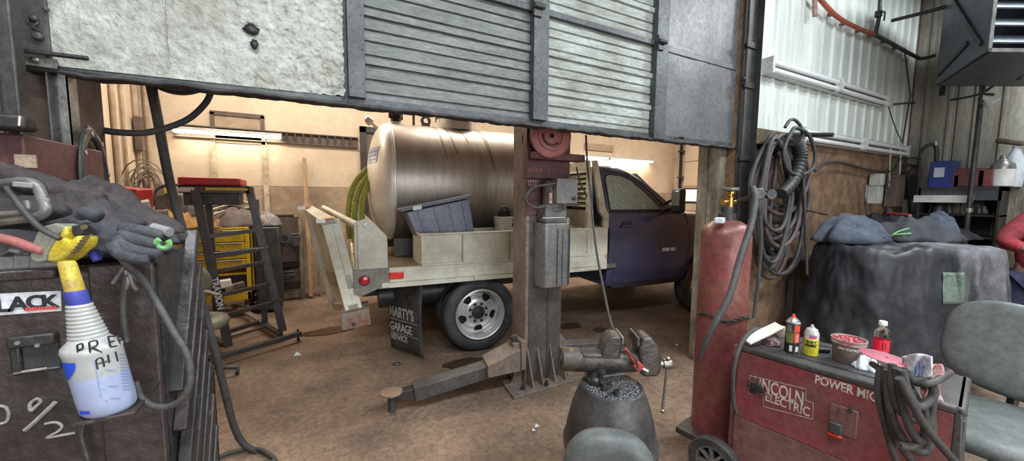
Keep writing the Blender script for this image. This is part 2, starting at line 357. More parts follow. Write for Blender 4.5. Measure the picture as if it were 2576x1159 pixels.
def arc(c, r, a0, a1, n, e1, e2):
    c = Vector(c); e1 = Vector(e1); e2 = Vector(e2)
    return [c+e1*r*math.cos(a0+(a1-a0)*i/n)+e2*r*math.sin(a0+(a1-a0)*i/n) for i in range(n+1)]
def copy_tree(o, parent=None):
    c = o.copy(); COL.objects.link(c)
    if parent: c.parent = parent
    ORG[c.name] = ORG.get(o.name, Vector())
    for ch in list(o.children): copy_tree(ch, c)
    return c
S = 'structure'
# ================================================================== SETTING
m = MB(); m.grid(lambda u, v: (-6+17*u, -4+13*v, .004*nz(u*60, v*50)), 120, 100); m.build('floor', K['floor'], kind=S)
XL = -2.08; YB = 7.3; XR = 9.1
# far bay
B(XL-.15, XR+.15, YB, YB+.15, 1.80, 4.3).build('wall_back', K['plywood'], kind=S)
B(XL-.15, XR+.15, YB, YB+.155, 0, 1.795).build('wall_back', K['plywood_low'], kind=S)
B(XL-.15, XL, 2.45, YB, 0, 4.3).build('wall_left', K['plywood'], kind=S)
B(XR, XR+.15, 2.45, YB, 0, 4.3).build('wall_right', K['plywood'], kind=S)
B(XL-.15, XR+.15, 2.3, YB+.15, 4.3, 4.4).build('ceiling', K['plywood'], kind=S)
# plywood seam battens on back wall
for n, (a, b, zz0, zz1) in enumerate([(530, 340, 1.15, 2.45), (660, 345, 1.0, 2.5)]):
    x = P(a+4, b, Y=YB).x
    B(x-.035, x+.035, YB-.03, YB, zz0, zz1).build('trim_%d' % (n+1), K['cream_in'], kind=S)
# partition wall with the opening
B(-4.0, -.83, 2.26, 2.45, 0, 4.4).build('wall_partition_left', K['jamb_ply'], kind=S)
B(-1.03, -.825, 2.24, 2.47, 0, 4.4).build('trim_3', K['jamb_dark'], kind=S)
B(3.49, 7.65, 2.14, 2.40, 0, 4.6).build('wall_partition_right', K['osb'], kind=S)
B(-.83, 3.49, 2.26, 2.45, 4.1, 4.6).build('wall_header', K['plywood'], kind=S)
m = MB().box(3.41, 3.495, 2.36, 2.47, 0, 4.1).box(3.405, 3.49, 2.23, 2.355, 0, 4.1)
m.build('trim_4', K['wood_grey'], kind=S, bevel=.008)
# corrugated siding
def siding(f, L, z0, z1, mat, name, pitch=.225):
    m = MB(); n = int(L/pitch); prof = []
    for i in range(n+1):
        for a, b in ((0, 0), (.50, 0), (.56, .02), (.66, .02), (.72, 0)):
            s = (i+a)*pitch
            if s <= L: prof.append((s, b))
        s = (i+.28)*pitch
    k = len(prof)
    m.add([f(s, b, z) for z in (z0, z1) for s, b in prof], [(i, i+1, k+i+1, k+i) for i in range(k-1)])
    m.build(name, mat, kind=S, smooth=False)
siding(lambda s, b, z: (3.62+s, 2.135-b, z), 3.9, 2.31, 4.6, K['siding'], 'wall_partition_siding')
siding(lambda s, b, z: (7.5-b, 2.135-s, z), 6.1, 1.1, 4.6, K['siding_dirty'], 'wall_right')
B(7.515, 7.65, -4, 2.14, 0, 4.6).build('wall_right', K['siding_dirty'], kind=S)
B(3.485, 3.66, 2.118, 2.142, 0, 4.1).build('trim_7', K['steel_dark'], kind=S)
B(3.66, 4.35, 2.09, 2.14, 2.17, 2.312).build('trim_5', K['trimwood'], kind=S)
# wooden post on the right wall behind the person
p = P(2530, 560, X=7.35)
B(7.30, 7.5, p.y-.10, p.y+.10, 0, 2.15).build('trim_6', K['wood_grey'], kind=S)
B(-4.15, -4.0, -4, 2.45, 0, 4.6).build('wall_left', K['jamb_ply'], kind=S)
B(-4.0, 7.5, -4.1, -4.0, 0, 4.6).build('wall_front', K['siding_dirty'], kind=S)
B(-4.0, 7.5, -4.0, 2.3, 4.6, 4.7).build('ceiling', K['ceil'], kind=S)

# ------------------------------------------------------------------ the half-raised overhead door
YD = 2.19
dz = lambda px, py: P(px, py, Y=YD).z
dx = lambda px, py: P(px, py, Y=YD).x
door = thing('overhead_door', 'half-raised dirty grey sectional overhead door hanging across the bay opening', 'overhead door', (1.3, YD, 2.12))
ztop = 3.75
zb = 2.125
x_end0, x_wh0, x_wh1 = dx(52, 80), dx(140, 90), dx(862, 110)
x_s1a, x_s1b = dx(872, 130), dx(914, 130)
x_s2a, x_s2b = dx(1332, 160), dx(1369, 160)
x_s3a, x_s3b = dx(1637, 190), dx(1664, 200)
x_r = 3.50
def profile_panel(x0, x1, mat, name):
    seam = dz(1368, 35)
    # depth profile read off the ribs of the pale panel
    pr_ = []; 
    def flat(z): pr_.append((z, 0.))
    zs = lambda py: dz(1368, py)
    marks = [(290, 'g'), (264, 'g'), (226, 'r'), (188, 'g'), (165, 'g'), (130, 'r'), (90, 'g'), (67, 'g')]
    base = [(zs(q), k) for q, k in marks]
    pr_.append((zb, 0))
    secs = [0, seam-zb+.02]
    for sgm in range(3):
        for z, k in base:
            z = z+sgm*(seam-zb+.01)
            if z > ztop-.05: continue
            if k == 'g': pr_ += [(z-.007, 0), (z-.003, .012), (z+.003, .012), (z+.007, 0)]
            else: pr_ += [(z-.026, 0), (z-.022, -.017), (z+.012, -.017), (z+.020, 0), (z+.024, .012), (z+.030, .012), (z+.034, 0)]
    pr_.append((ztop, 0)); pr_.sort(key=lambda a: a[0])
    m = MB(); n = 30
    m.add([(x0+(x1-x0)*i/n, YD+d+.002*nz(i*.7, z*9), z) for z, d in pr_ for i in range(n+1)],
          [(j*(n+1)+i, j*(n+1)+i+1, (j+1)*(n+1)+i+1, (j+1)*(n+1)+i) for j in range(len(pr_)-1) for i in range(n)])
    m.build(name, mat, door, smooth=False)
    return seam
seam = profile_panel(x_s1b, x_s2a, K['door_rib'], 'ribbed_panel')
profile_panel(x_s2b, x_s3a, K['door_rib_w'], 'ribbed_panel')
m = MB(); m.grid(lambda u, v: (x_s3b+(x_r-x_s3b)*u, YD-.004+.006*nz(u*5, v*5), zb+.01+(ztop-zb)*v), 20, 30); m.build('plain_panel', K['door_plain'], door)
# pale insulated slab with a crumbled edge
def slab(u, v):
    x = x_wh0+(x_wh1-x_wh0)*u; z = zb+.014+.016*u+(ztop-zb-.05)*v
    r = max(0, (u-.45)*1.8)*(.55+.6*max(0, .5-v))+.06
    b = .016*r*(nz(x*26, z*26)+.6*nz(x*60, z*60, 3)+.5*abs(nz(x*9, z*9, 7)))
    dxh, dzh = (x-dx(632, 75))/.03, (z-dz(632, 75))/.022
    b += .028*math.exp(-(dxh*dxh+dzh*dzh))
    dxh, dzh = (x-dx(640, 150))/.03, (z-dz(640, 150))/.09
    b += .012*math.exp(-(dxh*dxh+dzh*dzh))
    if u > .995: x += .010*nz(z*40, 1)+.006*nz(z*110, 4)
    if v < .006: z += .02*max(0, u-.8)*5*(abs(nz(x*30, 2))+.3*nz(x*90))
    return (x, YD-.035+b, z)
m = MB(); m.grid(slab, 300, 260)
m.build('insulated_panel', K['door_white'], door, smooth='all')
m = MB().box(x_wh0, x_s1a+.01, YD+.0, YD+.02, zb+.01, ztop); m.build('panel_core', K['stile'], door)
for (q_x, q_y, s1, s2, sd_) in ((632, 73, .030, .022, 2), (640, 112, .014, .020, 5)):
    c = P(q_x, q_y, Y=YD-.040); m = MB(); vs_l = [c]
    for k in range(30): a = 2*PI*k/30; r_ = 1+.4*nz(math.cos(a)*2+sd_, math.sin(a)*2, sd_); vs_l.append(c+Vector((s1*r_*math.cos(a), .003, s2*r_*math.sin(a))))
    m.add(vs_l, [(0, k+1, (k+1) % 30+1) for k in range(30)]); m.build('burn_hole', K['black'], door, solid=.012, label='dark burnt hole in the pale panel')
# thin line between the two slabs and the left end plate
xs_ = dx(428, 120); B(xs_-.002, xs_+.002, YD-.040, YD-.03, zb+.06, ztop).build('panel_joint', K['galv'], door)
m = MB().box(x_end0, x_wh0, YD-.045, YD+.02, zb+.03, ztop)
for (q, w) in (((88, 47), .012), ((97, 92), .016), ((88, 153), .012), ((119, 25), .009)):
    a = P(*q, Y=YD-.05); m.lathe([(w, 0), (w, .012), (w*.6, .018)], a, (0, -1, 0), 12)
m.build('end_plate', K['col_grey'], door, bevel=.003)
a = P(75, 55, Y=YD-.05); b = P(90, 62, Y=YD-.05)
MB().tube(arc(P(82, 55, Y=YD-.055), .012, 0, 2*PI, 16, (1, 0, 0), (0, .3, 1))[:-1], .004, 8, True).tube([P(80, 60, Y=YD-.055), P(84, 72, Y=YD-.07), P(102, 80, Y=YD-.055)], .005, 8).build('pull_ring', K['steel_dark'], door)
# slide bolt
MB().tube([P(8, 118, Y=YD-.09), P(60, 124, Y=YD-.09)], .009, 10).build('bolt_rod', K['brown_box'], door)
MB().tube([P(58, 127, Y=YD-.085), P(222, 147, Y=YD-.085)], .0085, 10).tube([P(120, 134, Y=YD-.085), P(120, 134, Y=YD-.04)], .008, 8).build('slide_bolt', K['steel_dark'], door)
m = MB().bar(P(55, 150, Y=YD-.055), P(145, 163, Y=YD-.055), .012, .035)
m.lathe([(.010, 0), (.010, .012), (.005, .016)], P(95, 152, Y=YD-.06), (0, -1, 0), 12); m.build('bolt_plate', K['galv'], door, bevel=.002)
# stiles
def stile(x0, x1, z0, name='stile', th=.055):
    m = MB().box(x0, x1, YD-th, YD+.01, z0, ztop)
    for i in range(9):
        for xx in (x0+.012, x1-.012):
            z = z0+.05+i*.17+.02*(xx > x0+.02)
            if z < ztop: m.lathe([(.004, 0), (.004, .003)], (xx, YD-th, z), (0, -1, 0), 8)
    m.build(name, K['stile'], door, bevel=.004)
stile(x_s1a, x_s1b, dz(895, 250))
stile(x_s2a, x_s2b, dz(1350, 305))
stile(x_s3a, x_s3b, dz(1650, 352))
B(x_s3b, x_s3b+.05, YD-.015, YD, zb+.01, ztop).build('stile_flange', K['stile'], door, bevel=.003)
# seam rails and roller hinges
for sg in (seam, seam+(seam-zb)+.01):
    if sg < ztop:
        B(x_s1b, x_s2a, YD-.03, YD, sg-.018, sg+.022).build('seam_rail', K['stile'], door, bevel=.004)
        B(x_s2b, x_s3a, YD-.03, YD, sg-.018, sg+.022).build('seam_rail', K['stile'], door, bevel=.004)
        B(x_s3b+.05, x_r, YD-.012, YD, sg-.030, sg+.015).build('seam_rail', K['door_plain'], door, bevel=.004)
        for x in (x_s2a+.02, x_s3a+.03, x_s1a+.03):
            m = MB().tube([(x-.035, YD-.075, sg), (x+.045, YD-.075, sg)], .016, 12).box(x-.03, x+.03, YD-.068, YD-.05, sg-.06, sg+.05)
            m.build('hinge', K['steel_dark'], door, bevel=.003)
# bottom edge: angle iron and torn weather strip
m = MB(); m.grid(lambda u, v: (x_end0+.01+(x_r-x_end0-.02)*u, YD-.045+.075*v, zb-.006+.012*nz(u*34, v)+.006*nz(u*120, v*2)), 160, 3); m.build('weather_strip', K['rubber'], door, solid=.016)
m = MB().box(x_wh0, dx(860, 250), YD-.030, YD-.02, zb, zb+.03).box(x_s1a, x_r, YD-.012, YD-.004, zb, zb+.04); m.build('bottom_rail', K['stile'], door, bevel=.002)
m = MB(); pts = PP([(1700, 347), (1712, 343), (1722, 350), (1705, 356), (1690, 352)], Y=YD-.02)
m.tube(spline(pts, 6), .006, 8); m.build('torn_strip', K['rubber'], door)
# latch near the right edge
a = P(1866, 215, Y=YD-.03)
m = MB().box(a.x-.025, a.x+.035, YD-.055, YD-.005, a.z-.05, a.z+.05).tube([a+Vector((-.09, -.04, .035)), a+Vector((.03, -.04, .035))], .009, 8)
m.lathe([(.018, 0), (.018, .02), (.01, .03)], a+Vector((-.07, -.05, .035)), (0, -1, 0), 12); m.build('latch', K['steel_dark'], door, bevel=.003)

# tracks
t = thing('door_track', 'galvanised vertical door track on the left jamb', 'track', (-.88, 2.2, 0))
xa, xb = P(140, 300, Y=2.2).x, P(188, 300, Y=2.2).x
m = MB().box(xa, xa+.004, 2.16, 2.225, 0, 2.16).box(xa, xb-.03, 2.222, 2.226, 0, 2.16).box(xb-.034, xb-.03, 2.19, 2.226, 0, 2.16); m.build('rail', K['galv'], t)
m = MB().box(xb-.025, xb, 2.17, 2.174, 0, 2.16).box(xb-.004, xb, 2.17, 2.24, 0, 2.16); m.build('angle', K['galv'], t)
t = thing('door_track', 'dark steel vertical door track on the right jamb', 'track', (3.55, 2.16, 0))
xa, xb = P(1864, 300, Y=2.13).x, P(1893, 300, Y=2.13).x
m = MB().box(xb-.17, xb, 2.10, 2.14, 0, 4.1).box(xb-.075, xb-.07, 2.04, 2.14, 0, 4.1); m.build('rail', K['steel_dark'], t, bevel=.003)
m = MB().box(xa-.01, xa+.012, 2.10, 2.12, 0, 4.1); m.build('angle', K['col_grey'], t)
for z in (2.0, 2.65, 3.0):
    B(xa-.04, xb, 2.085, 2.10, z, z+.05).build('bracket', K['steel_dark'], t)
# black tube post and box on the far left
t = thing('steel_post', 'black steel tube post left of the door opening', 'post', (-.93, 2.0, 0))
x = P(22, 150, Y=2.0).x
m = MB().box(x-.03, x+.028, 1.97, 2.03, 0, 4.5); m.build('tube', K['steel_dark'], t, bevel=.006)
m = MB().box(x-.03, x-.01, 1.955, 1.97, 0, 4.5); m.build('strip', K['col_grey'], t)
t = thing('wall_lamp', 'small black work lamp with chrome clip on the left post', 'lamp', P(25, 330, Y=1.7))
c = P(24, 308, Y=1.72)
m = MB().obox(c, (.095, .07, .048)); m.build('housing', K['black'], t, bevel=.014, bseg=4)
m = MB().tube([c+Vector((-.018, -.038, -.02)), c+Vector((-.018, -.038, .02))], .008, 10).tube([c+Vector((.035, -.037, -.012)), c+Vector((.038, -.037, .016))], .004, 8); m.build('clip', K['chrome'], t)
m = MB().tube([c+Vector((.01, .03, 0)), (x+.01, 1.96, c.z)], .012, 8); m.build('bracket', K['black'], t)
t = thing('control_box', 'dark red box with a small grey tag at the left edge', 'box', P(35, 440, Y=1.75))
c0, c1 = P(-60, 330, Y=1.75), P(68, 425, Y=1.75)
m = MB().box(c0.x, c1.x, 1.75, 2.258, c1.z-.03, c0.z); m.build('body', K['maroon'], t, bevel=.006)
c = P(62, 405, Y=1.74); B(c.x-.022, c.x+.022, 1.742, 1.75, c.z-.02, c.z+.02).build('tag', K['jamb_ply'], t)
# ================================================================== TRUCK
TH = math.radians(4.5); TO = Vector((1.572, 3.6, 0))
def T(px, py, v=None, u=None, z=None):
    c, s = math.cos(TH), math.sin(TH); d = ray(px, py)
    du, dv = d.x*c-d.y*s, d.x*s+d.y*c
    ou, ov = -TO.x*c+TO.y*s, -TO.x*s-TO.y*c
    if v is not None: t = (v-ov)/dv
    elif u is not None: t = (u-ou)/du
    else: t = (z-CZ)/d.z
    return Vector((ou+t*du, ov+t*dv, CZ+t*d.z))
def W(u, v, z):   # truck frame to world
    c, s = math.cos(TH), math.sin(TH); return Vector((TO.x+u*c+v*s, TO.y-u*s+v*c, z))
trk = thing('flatbed_truck', 'dark navy dual-wheel pickup with a cream flatbed, carrying a steel tank', 'truck', TO, -TH, local=True)
BW = 2.30
m = MB().box(-1.15, 3.6, .62, .72, .56, .74).box(-1.15, 3.6, 1.58, 1.68, .56, .74)
for u in (-1.0, -.4, .3, .9, 1.5, 2.6): m.box(u, u+.08, .62, 1.68, .6, .72)
m.lathe([(.05, 0), (.05, 1.7)], (0, .3, .4), (0, 1, 0), 16).lathe([(.1, 0), (.17, .1), (.17, .2), (.1, .3)], (0, 1.0, .4), (0, 1, 0), 20)
m.box(1.7, 2.6, 1.7, 1.95, .45, .62).lathe([(.13, 0), (.13, .8)], (-1.0, .45, .6), (1, 0, 0), 20)
m.build('chassis', K['black'], trk)
# deck
m = MB().box(-1.22, 1.56, .0, BW, .925, .975)
for i in range(24): m.box(-1.2+i*.115, -1.2+i*.115+.012, .03, BW-.03, .975, .979)
m.build('deck', K['deck'], trk)
# side rail beams both sides (stepped beam with rub rail)
for v0, sg, fl in ((-.05, 1, 0), (BW+.05, -1, 1)):
    a, b = sorted((v0, v0+sg*.06)); m = MB().box(-1.22, 1.56, a, b, .80, .975)
    a, b = sorted((v0-sg*.022, v0)); m.box(-.93, 1.45, a, b, .845, .945)
    a, b = sorted((v0-sg*.008, v0)); m.box(-1.03, 1.46, a, b, .79, .975)
    for u in (-1.0, -.1, .75): a, b = sorted((v0-sg*.03, v0)); m.box(u, u+.07, a, b, .80, .845)
    m.build('side_rail', K['cream'], trk, bevel=.005)
# rear corner steel plate with tail light
pl = [(-1.24, .985), (-.93, .985), (-.93, .80), (-1.02, .80), (-1.17, .74), (-1.24, .765)]
m = MB().prism([(u, -.052, z) for u, z in pl], (0, -.02, 0)); m.build('corner_plate', K['hyd_pale'], trk, bevel=.004)
m = MB().box(-1.24, -1.20, 0, BW, .76, .97); m.build('rear_beam', K['cream'], trk, bevel=.004)
c = T(917, 705, v=-.075); m = MB().lathe([(.040, 0), (.040, .012), (.030, .018)], c, (0, -1, 0), 24); l = m.build('tail_light', K['red_light'], trk, label='round dark red tail light')
m = MB().lathe([(.048, 0), (.048, .010), (.040, .012)], c+Vector((0, .003, 0)), (0, -1, 0), 24); m.build('bezel', K['black'], l)
c = T(998, 693, v=-.08); MB().obox(c, (.13, .016, .065)).build('side_reflector', K['red_refl'], trk, bevel=.007, label='bright red reflector')
# rear posts
def post(v0, th):
    q = [(-1.215, .975), (-.94, .975), (-.94, 1.275), (-1.07, 1.42), (-1.13, 1.445), (-1.19, 1.425), (-1.215, 1.40)]
    m = MB().prism([(u, v0, z) for u, z in q], (0, th, 0)); 
    m.build('rear_post', K['cream'], trk, bevel=.006)
post(-.05, .012); post(BW+.04, .012)
for vv in (-.05, BW-.04):
    m = MB().box(-1.225, -1.185, vv, vv+.09, .975, 1.40); m.build('post_channel', K['cream'], trk, bevel=.008)
c = T(921, 565, v=-.052)
MB().lathe([(.022, 0), (.022, .02)], c, (0, -1, 0), 16).build('pivot_bolt', K['galv'], trk)
# tail bars across the rear (two tubes)
z1 = 1.39
m = MB().tube([(-1.20, .0, z1), (-1.57, 2.1, z1+.10)], .030, 14).tube([(-1.165, .0, z1-.05), (-1.53, 2.1, z1+.05)], .024, 14)
m.build('tail_bar', K['cream'], trk)
m = MB().box(-1.215, -1.20, .05, BW-.05, 1.10, 1.16).box(-1.205, -1.19, .05, BW-.05, 1.22, 1.30); m.build('tail_slat', K['cream_in'], trk)
# long side boxes
def sidebox(v0, v1, tag_):
    u0, u1, zz = -.64, 1.545, 1.285
    w = .012
    m = MB().box(u0, u1, min(v0, v0), v0+w, .975, zz).box(u0, u1, v1-w, v1, .975, zz).box(u0, u0+w, v0, v1, .975, zz).box(u1-w, u1, v0, v1, .975, zz).box(u0, u1, v0, v1, .975, .985)
    b = m.build('side_box', K['cream'], trk)
    o = v0 if v0 < .5 else v1; sg = -1 if v0 < .5 else 1
    for u in (-.22, .30, .86, 1.33):
        a, c_ = sorted((o, o+sg*.022)); m = MB().box(u, u+.10, a, c_, .985, zz-.01)
        a, c_ = sorted((o, o+sg*.012)); m.box(u-.008, u-.002, a, c_, .99, zz-.02); m.build('stile', K['cream'], b, bevel=.003)
    m = MB().tube([(u0, v0, zz), (u1, v0, zz)], .014, 10).tube([(u0, v1, zz), (u1, v1, zz)], .014, 10).tube([(u0, v0, zz), (u0, v1, zz)], .014, 10).tube([(u1, v0, zz), (u1, v1, zz)], .014, 10)
    m.build('lip', K['cream'], b)
    a, c_ = sorted((o, o+sg*.02)); m = MB().box(u0+.01, u1-.01, a, c_, .975, 1.0); m.build('ledge', K['cream'], b, bevel=.003)
sidebox(-.05, .40, 'near'); sidebox(BW-.40, BW+.05, 'far')
# front gusset plates and headache rack
for vv in (-.065, BW+.03):
    m = MB().prism([(u, vv, z) for u, z in ((1.28, .80), (1.57, .80), (1.57, 1.295), (1.28, 1.295))], (0, .016, 0))
    m.build('front_plate', K['cream'], trk, bevel=.004)
    m = MB().prism([(u, vv, z) for u, z in ((1.34, 2.08), (1.395, 2.08), (1.535, 1.52), (1.58, 1.46), (1.58, 1.29), (1.50, 1.29), (1.50, 1.42), (1.44, 1.50))], (0, .05, 0))
    m.build('rack_wing', K['cream_in'], trk, bevel=.006)
m = MB().box(1.30, 1.34, 0, BW, 1.98, 2.08).box(1.36, 1.40, 0, BW, 1.29, 1.50)
for i in range(8):
    z = 1.54+i*.058; u = 1.345
    m.prism([(u, .06, z), (u+.03, .06, z+.01), (u+.055, .06, z+.045), (u+.045, .06, z+.045)], (0, BW-.12, 0))
for v in (0, .55, BW/2, BW-.55, BW-.05): m.box(1.32, 1.37, v, v+.05, 1.29, 2.0)
m.build('headache_rack', K['cream_in'], trk, bevel=.003)
B(1.405, 1.415, .05, BW-.05, 1.30, 1.98).build('rack_mesh', K['black'], trk)
for q in ((1468, 408), ):
    c = T(*q, v=.25); MB().obox(c, (.05, .09, .045)).build('marker_lamp', K['red_light'], trk, bevel=.008)
c = T(1524, 644, v=-.07); MB().obox(c, (.012, .02, .05)).build('marker_lamp', K['orange'], trk, bevel=.004, label='small orange marker lamp')
c = T(1535, 668, v=-.03); m = MB().obox(c, (.17, .03, .055)); m.build('step_bracket', K['galv'], trk, bevel=.006)
# wheels
def wheel(u, v0, sg, outer, name='wheel'):
    """sg=-1: outer face towards the camera side"""
    R = .40; wd = .20; c = Vector((u, v0, R)); ax = (0, sg, 0)
    prof = [(.272, -wd/2+.03), (.30, -wd/2), (.35, -wd/2-.005), (.385, -wd/2+.012), (.398, -wd/2+.03), (.40, -wd/2+.045)]
    prof += [(.40, -.02), (.394, -.016), (.394, -.012), (.40, -.008), (.40, .008), (.394, .012), (.394, .016), (.40, .02)]
    prof += [(.40, wd/2-.045), (.398, wd/2-.03), (.385, wd/2-.012), (.35, wd/2+.005), (.30, wd/2), (.272, wd/2-.03)]
    w = MB().lathe(prof, c, ax, 72, cap=False).build(name, K['tyre'], trk)
    m = MB()
    m.lathe([(.255, -wd/2+.02), (.278, -wd/2+.02), (.278, wd/2-.03), (.272, wd/2-.004), (.265, wd/2), (.255, wd/2-.006), (.250, wd/2-.03), (.235, wd/2-.05), (.232, -.06), (.225, -wd/2+.02)], c, ax, 64, cap=False)
    # disc with hand holes
    hd = -.03 if outer else .06
    x, y, d = basis(ax); d = Vector(ax)
    nr, na = 26, 160; cc = c
    vs = []; fs = []
    for i in range(nr+1):
        r = .075+(.234-.075)*i/nr
        h = hd+(.035 if r < .125 else .035*max(0, 1-(r-.125)/.05))-.02*max(0, (r-.2)/.034)
        for k in range(na):
            a = 2*PI*k/na; vs.append(cc+d*h+x*r*math.cos(a)+y*r*math.sin(a))
    for i in range(nr):
        for k in range(na):
            r = .075+(.234-.075)*(i+.5)/nr; a = 2*PI*(k+.5)/na
            hole = False
            for q in range(5):
                da = (a-(q+.3)*2*PI/5+PI) % (2*PI)-PI
                wa = .034-.010*(r-.16)/.03
                if abs(r-.178) < .038 and abs(da*r) < .048-.62*max(0, .185-r)-.4*max(0, r-.195): hole = True
            for q in range(8):
                aq = (q+.5)*2*PI/8; ex = r*math.cos(a)-.098*math.cos(aq); ey = r*math.sin(a)-.098*math.sin(aq)
                if ex*ex+ey*ey < .0155**2: hole = True
            if not hole: fs.append((i*na+k, i*na+(k+1) % na, (i+1)*na+(k+1) % na, (i+1)*na+k))
    m.add(vs, fs); m.build('rim', K['rim'], w)
    m = MB().lathe([(.228, hd-.06), (.228, hd-.055)], c, ax, 40).lathe([(.078, hd-.03), (.078, hd+.03), (.060, hd+.055), (.030, hd+.06)], c, ax, 30)
    for q in range(8):
        aq = (q+.5)*2*PI/8; m.lathe([(.011, hd-.02), (.011, hd+.03)], c+x*.098*math.cos(aq)+y*.098*math.sin(aq), ax, 6)
    m.build('hub', K['black'], w)
wheel(0, .11, -1, True); wheel(0, .38, -1, False)
wheel(0, BW-.11, 1, True); wheel(0, BW-.38, 1, False)
wheel(3.42, .18, -1, False); wheel(3.42, BW-.28, 1, False)
# mud flaps
fl = MB()
u0 = T(1055, 715, v=-.02).u if False else -.60
def flap(v0, nm='mud_flap'):
    m = MB(); m.grid(lambda a, b: (u0-.02-.015*math.sin(b*3)-.26*a*(1 if v0 < .5 else -1)-(0 if v0 < .5 else .0), v0+.42*a, .05+.74*b), 10, 14); return m.build(nm, K['rubber'], trk, solid=.008)
f1 = flap(-.03); f2 = flap(BW-.47)
K['flaptext'] = M('worn_white_print', (.62, .60, .54), (.25, .24, .22), .7, 0, 40, .5, 0)
# rear-facing print: reads right when seen from behind the truck (camera side), x axis towards -v
def ftext(s, size, v, z, sq=1., b=.002): text(s, size, K['flaptext'], f1, (u0-.045-.26*(v+.03)/.42, v, z), (.26, -.42, 0), (0, 0, 1), ext=.001, bold=b, squash=sq)
ftext("MARTY'S", .155, .375, .40, .62, .003)
ftext('GARAGE', .125, .37, .255, .70)
ftext('SERVICE', .085, .36, .16, .85)
for zq in (.375, .235): MB().bar((u0-.045-.02, .0, zq), (u0-.045-.25, .37, zq), .003, .005).build('print_line', K['flaptext'], f1)
# ------------- cab
def loft(secs, mat, name, parent, **k):   # secs: list of closed point loops
    n = len(secs[0]); vs = [p for s in secs for p in s]; fs = []
    for i in range(len(secs)-1):
        for q in range(n): fs.append((i*n+q, i*n+(q+1) % n, (i+1)*n+(q+1) % n, (i+1)*n+q))
    fs += [tuple(range(n))[::-1], tuple((len(secs)-1)*n+q for q in range(n))]
    return MB().add(vs, fs).build(name, mat, parent, **k)
V0, V1 = 0., 2.02
def hoop(u, zb_, zt, pinch=0., crown=.03):
    # section loop across the truck at station u: side bulge, belt, top
    pts = []
    for z, o in ((zb_, .05), (zb_+.05, .01), (.85, -.01), (1.05, -.035), (1.25, -.035), (zt-.06, .0+pinch), (zt-.015, .03+pinch), (zt, .07+pinch)):
        pts.append((u, V0+o, z))
    for k in range(1, 6):
        t = k/6; pts.append((u, V0+.07+pinch+(V1-V0-.14-2*pinch)*t, zt+crown*math.sin(PI*t)))
    return pts+[(u, V0+V1-p[1], p[2]) for p in reversed(pts[:8])]
body = loft([hoop(1.62, .60, 1.48), hoop(1.66, .55, 1.50), hoop(2.2, .55, 1.49), hoop(2.72, .55, 1.48), hoop(2.95, .57, 1.46)], K['navy'], 'cab_body', trk, smooth=True)
loft([hoop(2.96, .62, 1.45, .02), hoop(3.3, .80, 1.44, .03), hoop(3.8, .80, 1.40, .05), hoop(4.25, .62, 1.34, .08), hoop(4.40, .60, 1.20, .12)], K['navy'], 'front_clip', trk)
m = MB().box(4.38, 4.52, .05, 1.97, .50, .72); m.build('bumper', K['chrome'], trk, bevel=.03)
m = MB().box(4.36, 4.42, .35, 1.67, .80, 1.18); m.build('grille', K['chrome'], trk, bevel=.02)
m = MB().box(4.34, 4.41, .10, .33, .95, 1.18).box(4.34, 4.41, 1.69, 1.92, .95, 1.18); m.build('headlamps', K['galv'], trk, bevel=.02)
# wheel arch lip
MB().tube(arc((3.42, -.035, .42), .50, -.1, PI+.1, 24, (1, 0, 0), (0, 0, 1)), .035, 8).build('arch_lip', K['black'], trk)
# greenhouse: loops at increasing height, side profile leaning in
def ghloop(z, u0, u1, inn, rnd=.08):
    out = []
    for cx_, cy_, a0 in ((u1-rnd, V1-inn-rnd, 0), (u0+rnd*.5, V1-inn-rnd*.5, PI/2), (u0+rnd*.5, V0+inn+rnd*.5, PI), (u1-rnd, V0+inn+rnd, 1.5*PI)):
        rr = rnd if cx_ > (u0+u1)/2 else rnd*.5
        for k in range(5):
            a = a0+PI/2*k/4; out.append((cx_+rr*math.cos(a), cy_+rr*math.sin(a), z))
    return out
gh = loft([ghloop(1.46, 1.62, 2.88, .02), ghloop(1.55, 1.62, 2.74, .045), ghloop(1.70, 1.61, 2.55, .085), ghloop(1.85, 1.60, 2.34, .13), ghloop(1.97, 1.60, 2.12, .17), ghloop(2.03, 1.61, 1.98, .21), ghloop(2.058, 1.66, 1.88, .30), ghloop(2.062, 1.72, 1.80, .5)], K['navy'], 'cab_roof', trk)
def side_v(z):  # outer skin of the greenhouse
    tb = [(1.46, .02), (1.55, .045), (1.70, .085), (1.85, .13), (1.97, .17), (2.03, .21)]
    for (a, b), (c, d) in zip(tb, tb[1:]):
        if z <= c: return b+(d-b)*(z-a)/(c-a)
    return .2
def onside(u, z, o=.006, mir=False):
    v = side_v(z)-o; return (u, V1-v if mir else v, z)
